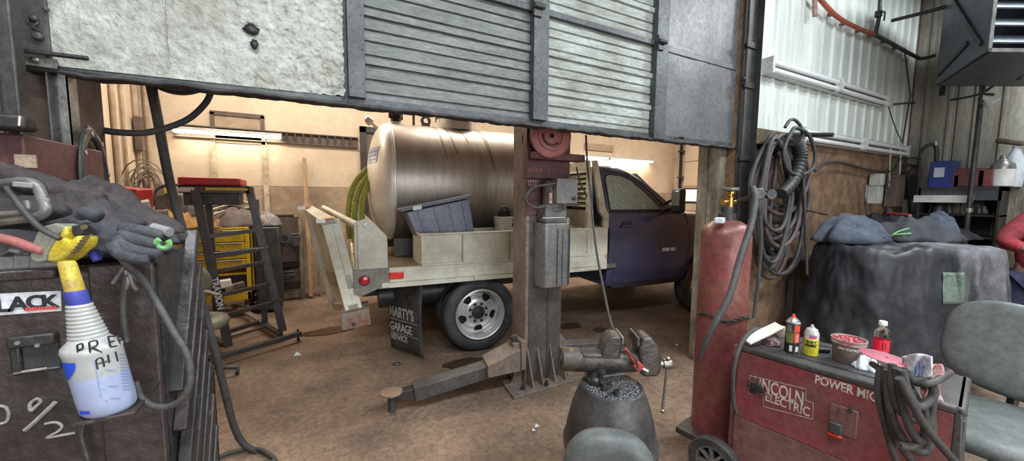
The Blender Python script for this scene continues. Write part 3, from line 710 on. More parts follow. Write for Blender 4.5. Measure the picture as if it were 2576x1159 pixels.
for mir in (False, True):
    # door frame ring and glass
    wq = [(1.66, 1.50), (1.655, 1.70), (1.65, 1.86), (1.67, 1.925), (1.74, 1.945), (1.92, 1.93), (2.06, 1.875), (2.24, 1.74), (2.42, 1.58), (2.485, 1.50)]
    m = MB(); cen = onside(2.0, 1.68, .008, mir)
    ring = [onside(u, z, .010, mir) for u, z in wq]
    ctr = [onside(2.0, z, .010, mir) for u, z in wq]
    rows = 6
    vs = []; fs = []
    for k in range(rows+1):
        for (u, z) in wq:
            uu = 2.0+(u-2.0)*k/rows; zz = 1.68+(z-1.68)*k/rows; vs.append(onside(uu, zz, .010, mir))
    n = len(wq)
    for k in range(rows):
        for q in range(n): fs.append((k*n+q, k*n+(q+1) % n, (k+1)*n+(q+1) % n, (k+1)*n+q))
    g = MB().add(vs, fs).build('door_window', K['wetglass'], trk)
    MB().tube(ring, .009, 8, True).build('window_seal', K['black'], g)
    MB().tube([onside(1.615, z, .004, mir) for z in (1.5, 1.7, 1.9)]+[onside(1.66, 1.985, .004, mir), onside(1.9, 1.985, .004, mir), onside(2.12, 1.91, .004, mir), onside(2.34, 1.74, .004, mir), onside(2.56, 1.54, .004, mir)], .006, 6).build('door_seam', K['black'], trk)
m = MB(); m.grid(lambda a, b: (2.84-.62*b+.0, .16+.06*b+(1.70-.12*b)*a, 1.50+.47*b), 8, 6); m.build('windshield', K['wetglass'], trk, solid=.01)
m = MB(); m.grid(lambda a, b: (1.60, .3+1.42*a, 1.55+.33*b), 4, 3); m.build('rear_window', K['wetglass'], trk, solid=.01)
# door cut lines, handle, mirror, trim
vv = -.042
cut = [(1.70, 1.49), (1.69, 1.2), (1.70, .8), (1.74, .60), (2.3, .585), (2.80, .585), (2.92, .75), (2.93, 1.1), (2.90, 1.46)]
def bodyv(z):
    tb = [(.55, .05), (.60, .01), (.85, -.01), (1.05, -.035), (1.25, -.035), (1.43, .0), (1.475, .03)]
    for (a, b), (c, d) in zip(tb, tb[1:]):
        if z <= c: return b+(d-b)*(z-a)/(c-a)
    return .03
MB().tube([(u, bodyv(z)+.001, z) for u, z in spline([Vector((a, b, 0)) for a, b in cut], 5) and [(p.x, p.y) for p in spline([Vector((a, b, 0)) for a, b in cut], 5)]], .004, 6).build('door_gap', K['black'], trk)
MB().tube([(u, bodyv(1.475)-.003, 1.475) for u in (1.64, 2.0, 2.5, 2.88)], .009, 8).build('belt_strip', K['black'], trk)
c = T(1580, 568, v=-.05); c.z -= .0
m = MB().obox(c+Vector((0, -.012, 0)), (.20, .03, .035)); h = m.build('door_handle', K['navy'], trk, bevel=.014, bseg=3)
MB().obox(c+Vector((0, .012, .03)), (.13, .016, .055)).build('handle_cup', K['black'], h, bevel=.02)
c = T(1697, 505, v=-.18)
m = MB().obox(c+Vector((0, -.06, .0)), (.10, .16, .30)); mr = m.build('side_mirror', K['black'], trk, bevel=.03, bseg=3)
m = MB().tube([c+Vector((.0, .0, -.08)), (2.60, .03, 1.50)], .022, 8).tube([c+Vector((0, 0, .03)), (2.56, .04, 1.58)], .018, 8); m.build('mirror_arm', K['black'], mr)
MB().obox(c+Vector((-.052, -.06, .03)), (.006, .12, .18)).build('mirror_glass', K['chrome'], mr, bevel=.01)
c = T(1666, 628, v=-.045)
text('3500 HD', .062, K['white_tape'], trk, (c.x, -.044, c.z-.02), (1, 0, 0), (0, 0, 1), 'badge', .004, .002)
K['mudspray'] = M('mud_spray', (.25, .18, .14), (.04, .04, .06), .8, 0, 60, .7, .2)
B(1.75, 2.9, .06, .16, .50, .56).build('rocker_step', K['black'], trk, bevel=.02)
# ------------- tank
tk = thing('steel_tank', 'large brushed stainless cylindrical tank lying on the truck flatbed', 'tank', W(.2, 1.15, .98), -TH, local=True)
def TL(u, v, z): return Vector((u-.2, v-1.15, z-.98))
ub = -.80; R = .69; zc = 1.825; L = 2.02
def streak(): pass
nt = K['tank'].node_tree
MB().lathe([(R-.004, 0), (R, .004), (R, L), (R-.004, L+.004)], TL(ub, 1.15, zc), (1, 0, 0), 96, cap=False).build('tank_shell', K['tank'], tk)
prof = [(.001, -.235)]+[(R*math.sin(a), -.235*math.cos(a)**.9 if a < PI/2-.01 else 0) for a in [PI/2*i/16 for i in range(1, 17)]]
MB().lathe(prof, TL(ub-.01, 1.15, zc), (1, 0, 0), 96, cap=False).build('tank_end', K['tank_end'], tk, smooth='all', label='polished domed end facing the rear of the truck')
MB().lathe(prof, TL(ub+L+.01, 1.15, zc), (-1, 0, 0), 64, cap=False).build('tank_end', K['tank_end'], tk, smooth='all')
m = MB()
for uu in (ub, ub+L): MB().lathe([(R-.005, -.016), (R+.012, -.012), (R+.014, .0), (R+.010, .014), (R-.005, .018)], TL(uu, 1.15, zc), (1, 0, 0), 96, cap=False).build('seam_flange', K['tank_end'], tk)
m = MB()
for uu in (-.5, .25, 1.0): m.box(uu-.25, uu-.13, -.62, .62, .0, .30)
m.box(-1.0, 1.15, -.5, -.42, 0, .2).box(-1.0, 1.15, .42, .5, 0, .2); m.build('saddle', K['steel_dark'], tk)
m = MB().lathe([(.25, 0), (.25, .16), (.26, .165), (.26, .19), (.24, .20)], TL(.05, 1.15, zc+R-.03), (0, 0, 1), 48); m.build('manway', K['tank_end'], tk)
m = MB()
for k in range(8): a = k*PI/4+.2; m.lathe([(.012, 0), (.012, .05)], TL(.05+.27*math.cos(a), 1.15+.27*math.sin(a), zc+R+.10), (0, 0, 1), 8)
m.build('manway_clamp', K['steel_dark'], tk)
c = TL(-.70, 1.15, zc+R-.02)
m = MB().lathe([(.07, 0), (.07, .05)], c, (0, 0, 1), 24); va = m.build('valve_neck', K['tank_end'], tk)
m = MB().lathe([(.062, .05), (.062, .10), (.075, .10), (.075, .13), (.06, .14), (.066, .16), (.066, .22)], c, (0, 0, 1), 20)
for k in range(4): a = k*PI/2+.4; m.obox(c+Vector((.08*math.cos(a), .08*math.sin(a), .13)), (.02, .02, .08), (0, 0, a))
m.build('camlock_valve', K['black'], va)
c = TL(-.36, 1.05, zc+R-.03); m = MB()
prf = [(-.055, 0), (-.055, .09), (-.03, .125), (.03, .125), (.055, .09), (.055, 0)]
m.tube(arc(c+Vector((0, 0, .09)), .045, 0, 2*PI, 20, (1, 0, 0), (0, 0, 1))[:-1], .020, 8, True).box(c.x-.05, c.x-.03, c.y-.015, c.y+.015, c.z, c.z+.09).box(c.x+.03, c.x+.05, c.y-.015, c.y+.015, c.z, c.z+.09)
m.build('lifting_eye', K['galv'], tk)
c = TL(-.46, 1.25, zc+R-.02); B(c.x-.025, c.x+.0, c.y-.02, c.y+.02, c.z, c.z+.30).build('float_guide', K['brown_box'], tk)
c = TL(-.90, 1.15, zc+.62); m = MB().lathe([(.018, 0), (.018, .10), (.045, .11), (.05, .15), (.03, .19), (.005, .20)], c, (-.75, -.3, .6), 20); m.build('vent_knob', K['tank_end'], tk)
# decal on the dome
K['decal'] = M('pale_decal', (.62, .70, .85), (.35, .42, .62), .3, 0, 60, .45, 0)
def dome_pt(v, z, off=.004):
    r = math.hypot(v-1.15, z-zc)/R; a = math.asin(min(r, .999)); h = -.235*math.cos(a)**.9
    return TL(ub-.01+h-off, v, z)
m = MB(); m.grid(lambda a, b: dome_pt(1.02-.36*a, 2.02+.17*b), 10, 6); d = m.build('decal', K['decal'], tk)
for i in range(3): m = MB(); m.grid(lambda a, b: dome_pt(.99-.30*a, 2.045+.045*i+.018*b, .006), 10, 1); m.build('decal_line', K['ink_blue_pale'], d)
# dark drip streaks over the shell
K['streak'] = M('tank_stain', (.20, .16, .13), (.34, .28, .23), .45, .6, 8, .5, 0)
for uu, w, aa in ((-.28, .030, 1.10), (-.16, .045, .95), (.0, .03, .7), (.27, .06, 1.25)):
    m = MB(); m.grid(lambda a, b: TL(uu+w*(a-.5)*(1-b*.7)+.06*b*b, 1.15-(R+.0015)*math.sin(.15+aa*b), zc+(R+.0015)*math.cos(.15+aa*b)), 2, 24); m.build('drip_stain', K['streak'], tk, smooth='all')
# ------------- things on the flatbed
tt = thing('storage_tote', 'blue-grey plastic storage tote with a dark lid leaning in the truck side box', 'tote', W(-.1, .16, 1.0), 0)
uw = W(1, 0, 0)-W(0, 0, 0); vw = W(0, 1, 0)-W(0, 0, 0)
VT = .13
a0, a1, a2, a3 = [W(*T(*q, v=VT)) for q in ((1047, 590), (1194, 583), (1180, 500), (1022, 533))]
dp = vw*.30
m = MB(); fr = []
m.add([a0+Vector((0, 0, -.02)), a1, a2, a3, a0+dp*.95+Vector((0, 0, -.02)), a1+dp*.95, a2+dp, a3+dp], [(0, 1, 2, 3), (7, 6, 5, 4), (0, 4, 5, 1), (1, 5, 6, 2), (2, 6, 7, 3), (3, 7, 4, 0)])
m.build('body', K['tote'], tt, bevel=.012)
m = MB()
for t_ in (.16, .42, .66, .88):
    q0 = a0.lerp(a1, t_)-vw*.004; q1 = a3.lerp(a2, t_)-vw*.004
    m.bar(q0.lerp(q1, .03), q0.lerp(q1, .93), .024, .012, vw)
m.build('rib', K['tote'], tt, bevel=.004)
l0, l1 = W(*T(1007, 528, v=VT-.03)), W(*T(1187, 492, v=VT-.03))
m = MB().add([l0-Vector((0, 0, .022)), l1-Vector((0, 0, .02)), l1+Vector((0, 0, .012)), l0+Vector((0, 0, .012))]+[p+vw*.37 for p in (l0-Vector((0, 0, .022)), l1-Vector((0, 0, .02)), l1+Vector((0, 0, .012)), l0+Vector((0, 0, .012)))],
             [(0, 1, 2, 3), (7, 6, 5, 4), (0, 4, 5, 1), (1, 5, 6, 2), (2, 6, 7, 3), (3, 7, 4, 0)])
lid = m.build('lid', K['tote_lid'], tt, bevel=.006)
q = l0.lerp(l1, .22)-vw*.005; m = MB().obox(q-Vector((0, 0, .012)), (.10, .02, .05), (0, -.15, 0)); m.build('lid_clip', K['galv'], lid, bevel=.006)
bk = thing('plastic_bucket', 'white plastic bucket of parts behind the lift column on the truck', 'bucket', W(*T(1262, 585, v=.18)), 0)
c = W(*T(1266, 592, v=.20)); c.z = 1.08
m = MB().lathe([(.085, 0), (.100, .28), (.108, .285), (.108, .30), (.102, .305), (.106, .33), (.113, .335), (.113, .352), (.104, .355), (.098, .34), (.098, .30)], c, (0, 0, 1), 36, cap=False).lathe([(.085, 0), (.086, .005)], c, (0, 0, 1), 36); m.build('body', K['white_plastic'], bk)
m = MB().lathe([(.06, .30), (.06, .40), (.045, .42)], c+Vector((.02, 0, 0)), (0, .1, 1), 16).tube(spline([c+Vector((-.05, -.02, .34)), c+Vector((-.04, -.03, .43)), c+Vector((.0, -.03, .46)), c+Vector((.05, -.03, .42)), c+Vector((.07, -.02, .34))], 6), .012, 8); m.build('contents', K['black'], bk)
# ribbed suction hoses hanging behind the tank
for i, (o1, pts) in enumerate([(0, [(925, 425), (900, 450), (882, 490), (876, 545), (880, 600)]), (1, [(930, 440), (908, 468), (895, 508), (892, 550), (893, 610)]), (2, [(930, 455), (916, 490), (911, 525), (910, 560), (909, 620)])]):
    vs = 1.15-.1*i
    pp = spline([W(*T(a, b, v=vs)) for a, b in pts], 44)
    o = MB().tube(pp, .034, 14, rf=lambda k: .034+.006*(1 if (k//2) % 2 else -1)).build('suction_hose', K['green_hose'])
    setp(o, ['outermost of three yellow-green ribbed hoses arching behind the tank end', 'middle one of three yellow-green ribbed hoses behind the tank end', 'yellow-green ribbed hose nearest the tank dome, innermost of three'][i], 'hose', 'ribbed suction hoses')
# tailgate ramp folded up at the rear
rp = thing('loading_ramp', 'cream steel loading ramp folded upright at the back of the flatbed', 'ramp', W(-1.3, 0, .45))
nq = [T(*a, v=-.05) for a in ((807, 556), (853, 549), (912, 776), (869, 785))]
fq_ = [T(*a, v=.9) for a in ((763, 524), (790, 516), (858, 768), (833, 782))]
def quad(Q_, t, s_): a = Q_[0].lerp(Q_[3], t); b = Q_[1].lerp(Q_[2], t); return a.lerp(b, s_)
for Q_ in (nq, fq_): MB().prism([W(*p) for p in Q_], vw*.04).build('side_rail', K['cream'], rp, bevel=.005)
def span(t0, t1, s0, s1, nm, mat):
    a = [quad(nq, t0, s0), quad(nq, t0, s1), quad(nq, t1, s1), quad(nq, t1, s0)]; b = [quad(fq_, t0, s0), quad(fq_, t0, s1), quad(fq_, t1, s1), quad(fq_, t1, s0)]
    MB().hexa([W(*p) for p in a]+[W(*p) for p in b]).build(nm, mat, rp, bevel=.003)
span(0, .05, .0, .85, 'top_bar', K['cream']); span(.05, .96, .50, .58, 'ramp_sheet', K['cream']); span(.93, 1, .2, .8, 'bottom_bar', K['cream_in']); span(.05, .93, .0, .06, 'edge_strip', K['cream_in']) if False else None
span(.60, .76, .45, .85, 'hinge_bar', K['cream_in'])
for Q_, o_ in ((nq, .0), (fq_, -.10)):
    a = quad(Q_, -.01, .15); b = quad(Q_, -.01, .8)
    MB().hexa([W(a.x, a.y+o_, a.z), W(b.x, b.y+o_, b.z), W(b.x-.02, b.y+o_+.12, b.z+.005), W(a.x-.02, a.y+o_+.12, a.z+.005), W(a.x, a.y+o_, a.z+.006), W(b.x, b.y+o_, b.z+.006), W(b.x-.02, b.y+o_+.12, b.z+.011), W(a.x-.02, a.y+o_+.12, a.z+.011)]).build('red_tape', K['red_refl'], rp)
    MB().obox(W(a.x-.02, a.y+o_-.01, a.z-.01), (.07, .02, .035)).build('white_tape', K['white_tape'], rp)
fq = [T(*a, v=-.09) for a in ((860, 786), (928, 772), (934, 816), (860, 831))]
MB().prism([W(*p) for p in fq], vw*.02).build('foot_plate', K['rustplate'], rp, bevel=.003)
MB().prism([W(fq[0].x, fq[0].y, fq[0].z), W(fq[1].x, fq[1].y, fq[1].z), W(fq[1].x, fq[1].y+.22, fq[1].z+.0), W(fq[0].x, fq[0].y+.22, fq[0].z)], Vector((0, 0, -.012))).build('foot_top', K['rustplate'], rp)
c = T(890, 815, v=-.095); MB().lathe([(.016, 0), (.016, .008)], W(*c), tuple(-vw), 14).build('foot_hole', K['black'], rp)
# ================================================================== FAR BAY
def fixture(x0, x1, y, z, label, lit=True, grp='lit shop lights on the far wall'):
    t = thing('shop_light', label, 'light', ((x0+x1)/2, y, z), group=None)
    m = MB().box(x0, x1, y-.11, y-.02, z+.035, z+.07).box(x0, x1, y-.17, y-.11, z+.02, z+.04); m.build('housing', K['fixture'], t, bevel=.005)
    for yy in (y-.09, y-.15): MB().tube([(x0+.02, yy, z), (x1-.02, yy, z)], .020, 12).build('lit_tube', K['lamp'], t)
    B(x0, x0+.02, y-.18, y-.02, z-.025, z+.04).build('end_cap', K['fixture'], t); B(x1-.02, x1, y-.18, y-.02, z-.025, z+.04).build('end_cap', K['fixture'], t)
    return t
a, b = P(433, 330, Y=YB-.12), P(709, 345, Y=YB-.12); fixture(a.x, b.x, YB, (a.z+b.z)/2, 'long lit tube light left of the tank on the far wall')
a, b = P(1441, 393, Y=YB-.12), P(1528, 399, Y=YB-.12); fixture(a.x, b.x, YB, (a.z+b.z)/2, 'lit tube light over the pickup cab, nearest the headache rack')
a, b = P(1531, 403, Y=YB-.12), P(1641, 405, Y=YB-.12); fixture(a.x, b.x, YB, (a.z+b.z)/2, 'lit tube light over the pickup cab, nearer the wooden door post')
a, b = P(712, 345, Y=YB-.06), P(932, 362, Y=YB-.06)
t = thing('steel_channel', 'dark brown steel rail running along the far wall to the tank', 'rail', ((a.x+b.x)/2, YB-.05, 2.5))
m = MB().box(-1.7, .80, YB-.05, YB, a.z-.09, a.z-.075).box(-1.7, .80, YB-.05, YB, a.z+.075, a.z+.09).box(-1.7, .80, YB-.012, YB, a.z-.09, a.z+.09); m.build('rail', K['brown_box'], t)
for i in range(9): B(-.3+i*.12, -.27+i*.12, YB-.045, YB-.01, a.z-.075, a.z+.075).build('bracket', K['steel_dark'], t)
# boarded frame and dark door frame
a, b = P(527, 280, Y=YB-.03), P(664, 292, Y=YB-.03)
t = thing('boarded_window', 'boarded-over square frame above the lit tube on the far wall', 'frame', ((a.x+b.x)/2, YB-.03, 2.4))
m = MB().box(a.x, b.x, YB-.03, YB, a.z-.04, a.z+.02).box(a.x, a.x+.05, YB-.03, YB, 2.45, a.z).box(b.x-.05, b.x, YB-.03, YB, 2.45, a.z); m.build('frame', K['brown_box'], t)
B(a.x+.05, b.x-.05, YB-.012, YB, 2.45, a.z-.04).build('board', K['plywood_low'], t)
a = P(905, 317, Y=YB-.05)
t = thing('door_frame', 'dark steel door frame on the far wall behind the tank dome', 'door frame', (a.x+.5, YB, 0))
m = MB().box(a.x, a.x+.10, YB-.06, YB, 0, a.z).box(a.x, a.x+1.15, YB-.06, YB, a.z-.10, a.z).box(a.x+1.05, a.x+1.15, YB-.06, YB, 0, a.z); m.build('frame', K['steel_dark'], t)
B(a.x+.1, a.x+1.05, YB-.03, YB, 0, a.z-.10).build('door_leaf', K['brown_box'], t)
# overhead door of the far bay on the right end wall
t = thing('overhead_door', 'cream panelled overhead door with small windows at the far right end', 'overhead door', (XR, 5.2, 0))
for i in range(5):
    m = MB().box(XR-.06, XR-.01, 3.0, 6.95, i*.66, i*.66+.65); m.build('panel', K['plywood'], t, bevel=.01)
for yy in (6.35, 5.5, 4.7, 3.9):
    c = P(1735, 487, X=XR-.06)
    f_ = MB().box(XR-.085, XR-.06, yy-.05, yy+.65, c.z-.25, c.z+.16).build('window_frame', K['steel_dark'], t, bevel=.01)
    B(XR-.095, XR-.083, yy, yy+.60, c.z-.20, c.z+.11).build('pane', K['winlight'], f_)
m = MB().box(XR-.09, XR-.05, 7.02, 7.06, 0, 4.2).box(XR-.12, XR-.05, 7.06, 7.065, 0, 4.2)
for z in (2.2, 2.9, 3.6): m.box(XR-.2, XR-.05, 6.95, 7.06, z, z+.04)
m.build('track', K['steel_dark'], t)
# grey flat panel seen over the cab lights
a = P(1500, 372, Y=YB-.03); o = B(a.x-.35, a.x+.55, YB-.03, YB, a.z-.06, a.z+.10).build('vent_panel', K['plywood_low']); setp(o, 'flat grey-brown vent panel on the far wall above the cab lights', 'vent')
# lumber
t = thing('lumber_post', 'tall light wooden plank leaning on the far wall by the ramp', 'lumber', P(775, 745, Y=7.0)); 
a, b = P(765, 398, Y=7.12), P(783, 745, Y=6.85); a2 = P(783, 400, Y=7.18)
m = MB().bar(Vector((b.x, 6.85, 0.02)), Vector((a.x, 7.2, a.z)), .15, .06, (1, 0, 0)); m.build('plank', K['lumber'], t, bevel=.004)
o = MB().bar(Vector((b.x+.13, 6.9, .02)), Vector((b.x+.10, 7.2, 1.5)), .12, .03, (1, 0, 0)).build('wood_plank', K['wood_grey'], bevel=.003); setp(o, 'short grey board standing beside the tall plank', 'lumber')
# shelf rack with parts
t = thing('parts_rack', 'low wooden rack with dark shelves behind the platform ladder', 'rack', (-.5, 6.95, 0))
xa, xb = P(672, 700, Y=6.8).x, P(765, 700, Y=6.8).x
zt_ = P(700, 560, Y=6.8).z
m = MB().box(xa-.25, xa-.2, 6.8, 6.85, 0, zt_+.05).box(xb-.05, xb, 6.78, 6.84, 0, zt_+.05).box(xb-.05, xb, 7.15, 7.2, 0, zt_+.05).box(xa-.2, xb-.05, 6.8, 6.84, .04, .12); m.build('frame', K['wood_grey'], t)
z1_, z2_, z3_ = P(700, 612, Y=6.8).z, P(700, 672, Y=6.8).z, P(700, 712, Y=6.8).z
m = MB().box(xa-.2, xb-.05, 6.82, 7.2, z1_-.30, z1_-.02).box(xa-.2, xb-.05, 6.82, 7.2, z3_, z3_+.18).box(xa-.2, xb-.05, 7.16, 7.2, .1, 1.3); m.build('shelf_front', K['brown_box'], t)
B(xa-.2, xb-.05, 6.8, 7.2, zt_-.30, zt_-.27).build('shelf', K['steel_dark'], t)
c = P(712, 600, Y=6.72)
o = MB().lathe([(.05, 0), (.11, .02), (.12, .06), (.12, .12), (.07, .13), (.065, .20), (.04, .20), (.04, .08)], c, (.15, -1, .1), 28, cap=False).lathe([(.04, .07), (.041, .08)], c, (.15, -1, .1), 20).build('wheel_hub', K['steel_dark']); setp(o, 'dark round hub with a hole sitting on the rack shelf', 'hub')
for i, (px, py, sx, sz) in enumerate([(700, 695, .35, .07), (725, 690, .2, .05), (742, 605, .12, .16)]):
    c = P(px, py, Y=6.85); o = MB().obox(c, (sx, .2, sz), (0, .05*i, .1)).tube([c+Vector((-sx/2, -.08, sz/2+.02)), c+Vector((sx/2, -.06, sz/2+.03))], .02, 8).build('metal_part', K['steel_dark'], bevel=.01)
    setp(o, ['long dark metal part lying in the rack beside the ladder', 'small dark metal casting on top of the parts in the rack', 'dark metal block at the right of the round hub'][i], 'part')
c = P(685, 541, Y=6.5)
o = MB().lathe([(.030, 0), (.030, .55), (.036, .55), (.036, .57), (.022, .57), (.022, .45)], c-Vector((.3, 0, 0)), (1, 0, 0), 20, cap=False).build('cardboard_tube', K['trimwood']); setp(o, 'pale brown pipe end sticking out right of the cloth pile', 'pipe')
# conduits, left rear corner
for i, (px, w) in enumerate([(295, .03), (318, .02), (350, .035), (362, .02), (377, .03)]):
    if i < 3: 
        y = [4.7, 5.4, 6.4][i]; x = XL+.03
        yy = None
        d = ray(px, 400); y = x/d.x*d.y
        o = MB().tube([(x, y, 0), (x, y, 4.2)], w, 8).build('conduit', K['plywood_low'])
    else:
        x = P(px, 400, Y=YB-.05).x; o = MB().tube([(x, YB-.05, 0), (x, YB-.05, 4.2)], w, 8).build('conduit', K['plywood_low'])
    setp(o, ['conduit on the side wall nearest the door opening', 'thin second conduit on the side wall', 'thick conduit on the side wall by the room corner', 'thin pipe on the back wall right at the corner', 'thicker pipe on the back wall just right of the corner'][i], 'pipe', 'wall conduits')
o = B(-2.05, -1.98, 7.0, 7.12, 2.25, 2.7).build('junction_box', K['brown_box']); setp(o, 'small brown box on the wall near the rear left corner', 'box')
m = MB()
c = P(368, 478, Y=6.6)
for k in range(14):
    rr = random.uniform(.10, .26); aa = random.uniform(0, PI)
    m.tube([c+Vector((math.cos(q)*rr*math.cos(aa), .12*math.sin(q+k)+math.cos(q)*rr*math.sin(aa)*.5, math.sin(q)*rr*1.5)) for q in [2*PI*i/20 for i in range(20)]], .007, 5, True)
o = m.build('wire_bundle', K['col_tan']); setp(o, 'tangled coil of wire hanging in the rear left corner', 'wire', kind='stuff')
c = P(326, 500, Y=4.6)
o = MB().obox(c, (.24, .20, .20), (.05, .1, -.3)).build('red_box', K['red_tray'], bevel=.01); setp(o, 'bright red box behind the jacket pile', 'box')
cz_ = c.z-.105; o = B(c.x-.16, c.x+.22, c.y-.25, c.y+.16, 0, cz_).build('storage_cabinet', K['brown_box'], bevel=.01); setp(o, 'dark brown cabinet under the bright red box, mostly hidden by the jackets', 'cabinet')
q_ = P(347, 516, Y=c.y-.15); o = MB().obox(Vector((q_.x, q_.y, cz_+.045)), (.16, .10, .07), (.2, -.2, .3)).build('paper_pad', K['cream']); setp(o, 'small crumpled cream packet beside the red box', 'packet')
# yellow tool cabinet
YC = 6.2
t = thing('tool_cabinet', 'yellow rolling tool cabinet with drawers, heaped with cloths', 'cabinet', (-1.2, YC, 0), 0)
xa, xb = P(428, 650, Y=YC).x, P(629, 650, Y=YC).x
zc_t = P(600, 572, Y=YC).z; zc_b = .22
mid = P(600, 640, Y=YC)
zdr = P(600, 686, Y=YC).z; zlow = P(600, 735, Y=YC).z
m = MB().box(xa, xa+.03, YC+.02, YC+.5, zc_b, zc_t-.01).box(xb-.03, xb, YC+.02, YC+.5, zc_b, zc_t-.01).box(xa, xb, YC+.47, YC+.5, zc_b, zc_t-.01).box(xa, xb, YC, YC+.5, zc_t-.02, zc_t).box(xa, xb, YC, YC+.5, zc_b, zlow).box(xa, xb, YC+.02, YC+.5, zdr-.03, zdr)
m.box(xb-.05, xb, YC, YC+.03, zc_b, zc_t-.01).box(xa, xa+.05, YC, YC+.03, zc_b, zc_t-.01)
m.build('case', K['yellow'], t, bevel=.005)
zz = zc_t-.03; hs = [.17, .115, .115, .12]
for i, h in enumerate(hs):
    d = MB().box(xa+.055, xb-.055, YC-.01, YC+.44, zz-h+.012, zz).build('drawer', K['yellow'], t, bevel=.004)
    MB().box(xa+.08, xb-.08, YC-.028, YC-.010, zz-.022, zz-.004).build('drawer_pull', K['galv'], d, bevel=.004)
    MB().box(xa+.055, xb-.055, YC-.004, YC+.02, zz-h, zz-h+.012).build('gap', K['black'], d)
    zz -= h
B(xa+.03, xb-.03, YC+.1, YC+.46, zlow, zdr-.03).build('dark_interior', K['black'], t)
for x in (xa+.06, xb-.06):
    for y in (YC+.05, YC+.45): MB().tube([(x-.02, y, .08), (x+.02, y, .08)], .08, 16).box(x-.03, x+.03, y-.03, y+.03, .10, zc_b).build('caster', K['black'], t)
B(xb+.01, xb+.035, YC+.05, YC+.45, zlow, zc_t-.05).build('side_panel', K['yellow'], t)
for i, (px, py, s, k_) in enumerate([(520, 713, (.26, .2, .10), 'maroon'), (563, 712, (.16, .2, .10), 'white_plastic'), (590, 718, (.22, .2, .06), 'wood_grey'), (536, 724, (.14, .15, .06), 'galv')]):
    o = MB().obox(P(px, py, Y=YC+.0), s, (.0, -.1*i, .2)).build('boxed_part', K[k_], bevel=.006)
    setp(o, ['dark red box on the open lower shelf of the yellow cabinet', 'white-sided box in the open yellow cabinet shelf', 'flat grey-brown tray at the right of the cabinet shelf', 'small metallic box behind the ladder rail on the cabinet shelf'][i], 'box')
o = MB().obox((xb+.20, YC+.3, .62), (.30, .6, 1.18), (0, 0, 0)).build('black_cabinet', K['steel_dark'], bevel=.02); setp(o, 'dark cabinet standing right of the yellow tool cabinet', 'cabinet')
top = zc_t
def ragthing(px, py, rx, ry, h, mat, label, cat='cloth', seed=1, rot=0, Y=None, X=None, Z=None, fold=.3, pw=2.2, name=None, group=None, tilt=(0, 0), zoff=0):
    c = P(px, py, Y=Y, X=X, Z=Z); c.z += zoff
    o = rag(c, rx, ry, h, seed, rot, fold, pw=pw, tilt=tilt).build(name or 'cloth', K[mat], smooth='all'); setp(o, label, cat, group); return o
c = Vector((P(430, 570, Y=YC+.15).x, YC+.2, top))
o = rag(c, .26, .22, .20, 2, .2, .5).build('leather_jacket', K['tan_cloth'], smooth='all'); setp(o, 'tan cloth heaped at the left end of the yellow cabinet', 'cloth')
c = Vector((P(515, 575, Y=YC+.1).x, YC+.16, top))
o = rag(c, .30, .24, .12, 5, .1, .5).build('leather_glove', K['tan_cloth'], smooth='all'); setp(o, 'mustard-tan cloth in the middle of the cabinet top', 'cloth')
m = MB(); m.grid(lambda u, v: (P(468, 600, Y=YC).x+.38*u, YC-.02-.01*math.sin(u*9), top+.02-(.16*(1-abs(u-.55)*1.5))*v), 14, 6); o = m.build('cloth_flap', K['tan_cloth'], solid=.012); setp(o, 'tan cloth corner hanging over the top drawer', 'cloth')
c = Vector((P(600, 560, Y=YC+.2).x, YC+.25, top))
o = rag(c, .42, .26, .23, 9, 0, .35).build('grey_jacket', K['grey_cloth'], smooth='all'); setp(o, 'grey-brown jacket heaped on the right of the yellow cabinet', 'jacket')
c = P(668, 560, Y=YC+.2)
o = rag(Vector((c.x, YC+.25, 1.22)), .20, .22, .16, 12, 0, .5).build('dark_rag', K['pale_hem'], smooth='all'); setp(o, 'grey crumpled rag at the right end of the pile', 'cloth')
c = P(590, 522, Y=YC+.2)
m = MB()
for k in range(6): m.tube(spline([c+Vector((-.26+.05*k, -.05+.03*k, -.03)), c+Vector((-.05, 0, .04+.012*k)), c+Vector((.1+.02*k, .02, .01*k)), c+Vector((.26-.03*k, .0, -.01))], 5), .014, 6)
o = m.build('strap', K['cream_in']); setp(o, 'tangle of pale straps on top of the grey jacket', 'strap')
c = P(540, 530, Y=YC+.2)
for k in range(3):
    o = MB().tube([c+Vector((-.2, 0, -.02+.03*k)), c+Vector((.3, .05, .04+.03*k))], .012, 8).build('metal_rod', K['steel_dark']); setp(o, 'dark metal rod lying across the cabinet top by the ladder', 'rod', 'dark rods on the cabinet')
o = MB().bar(P(522, 545, Y=YC+.05), P(565, 528, Y=YC+.1), .03, .012).build('pale_strip', K['cream'], bevel=.004); setp(o, 'pale yellow-white strip lying on the cloths', 'strip')
# battery charger
c = P(432, 512, Y=6.5)
t = thing('battery_charger', 'grey wheeled battery charger with a yellow handle insert and red knob', 'charger', (c.x, 6.5, top))
b0 = c-Vector((0, 0, .03))
m = MB().obox(b0, (.30, .2, .32)); m.build('case', K['col_grey'], t, bevel=.03)
m = MB().tube(spline([b0+Vector((-.15, -.05, .0)), b0+Vector((-.14, -.05, .18)), b0+Vector((-.05, -.05, .26)), b0+Vector((.12, -.05, .27)), b0+Vector((.15, -.05, .2))], 6), .018, 8); m.build('handle', K['steel_dark'], t)
MB().obox(b0+Vector((.02, -.1, .19)), (.12, .04, .06)).build('insert', K['yellow'], t, bevel=.01)
MB().lathe([(.03, 0), (.03, .03)], b0+Vector((.03, -.1, .06)), (0, -1, 0), 14).build('knob', K['red_tray'], t)
o = MB().obox(P(490, 520, Y=6.6), (.22, .15, .26)).box(0, 0.001, 0, .001, 0, .001) if False else MB().obox(P(490, 522, Y=6.6), (.22, .15, .24))
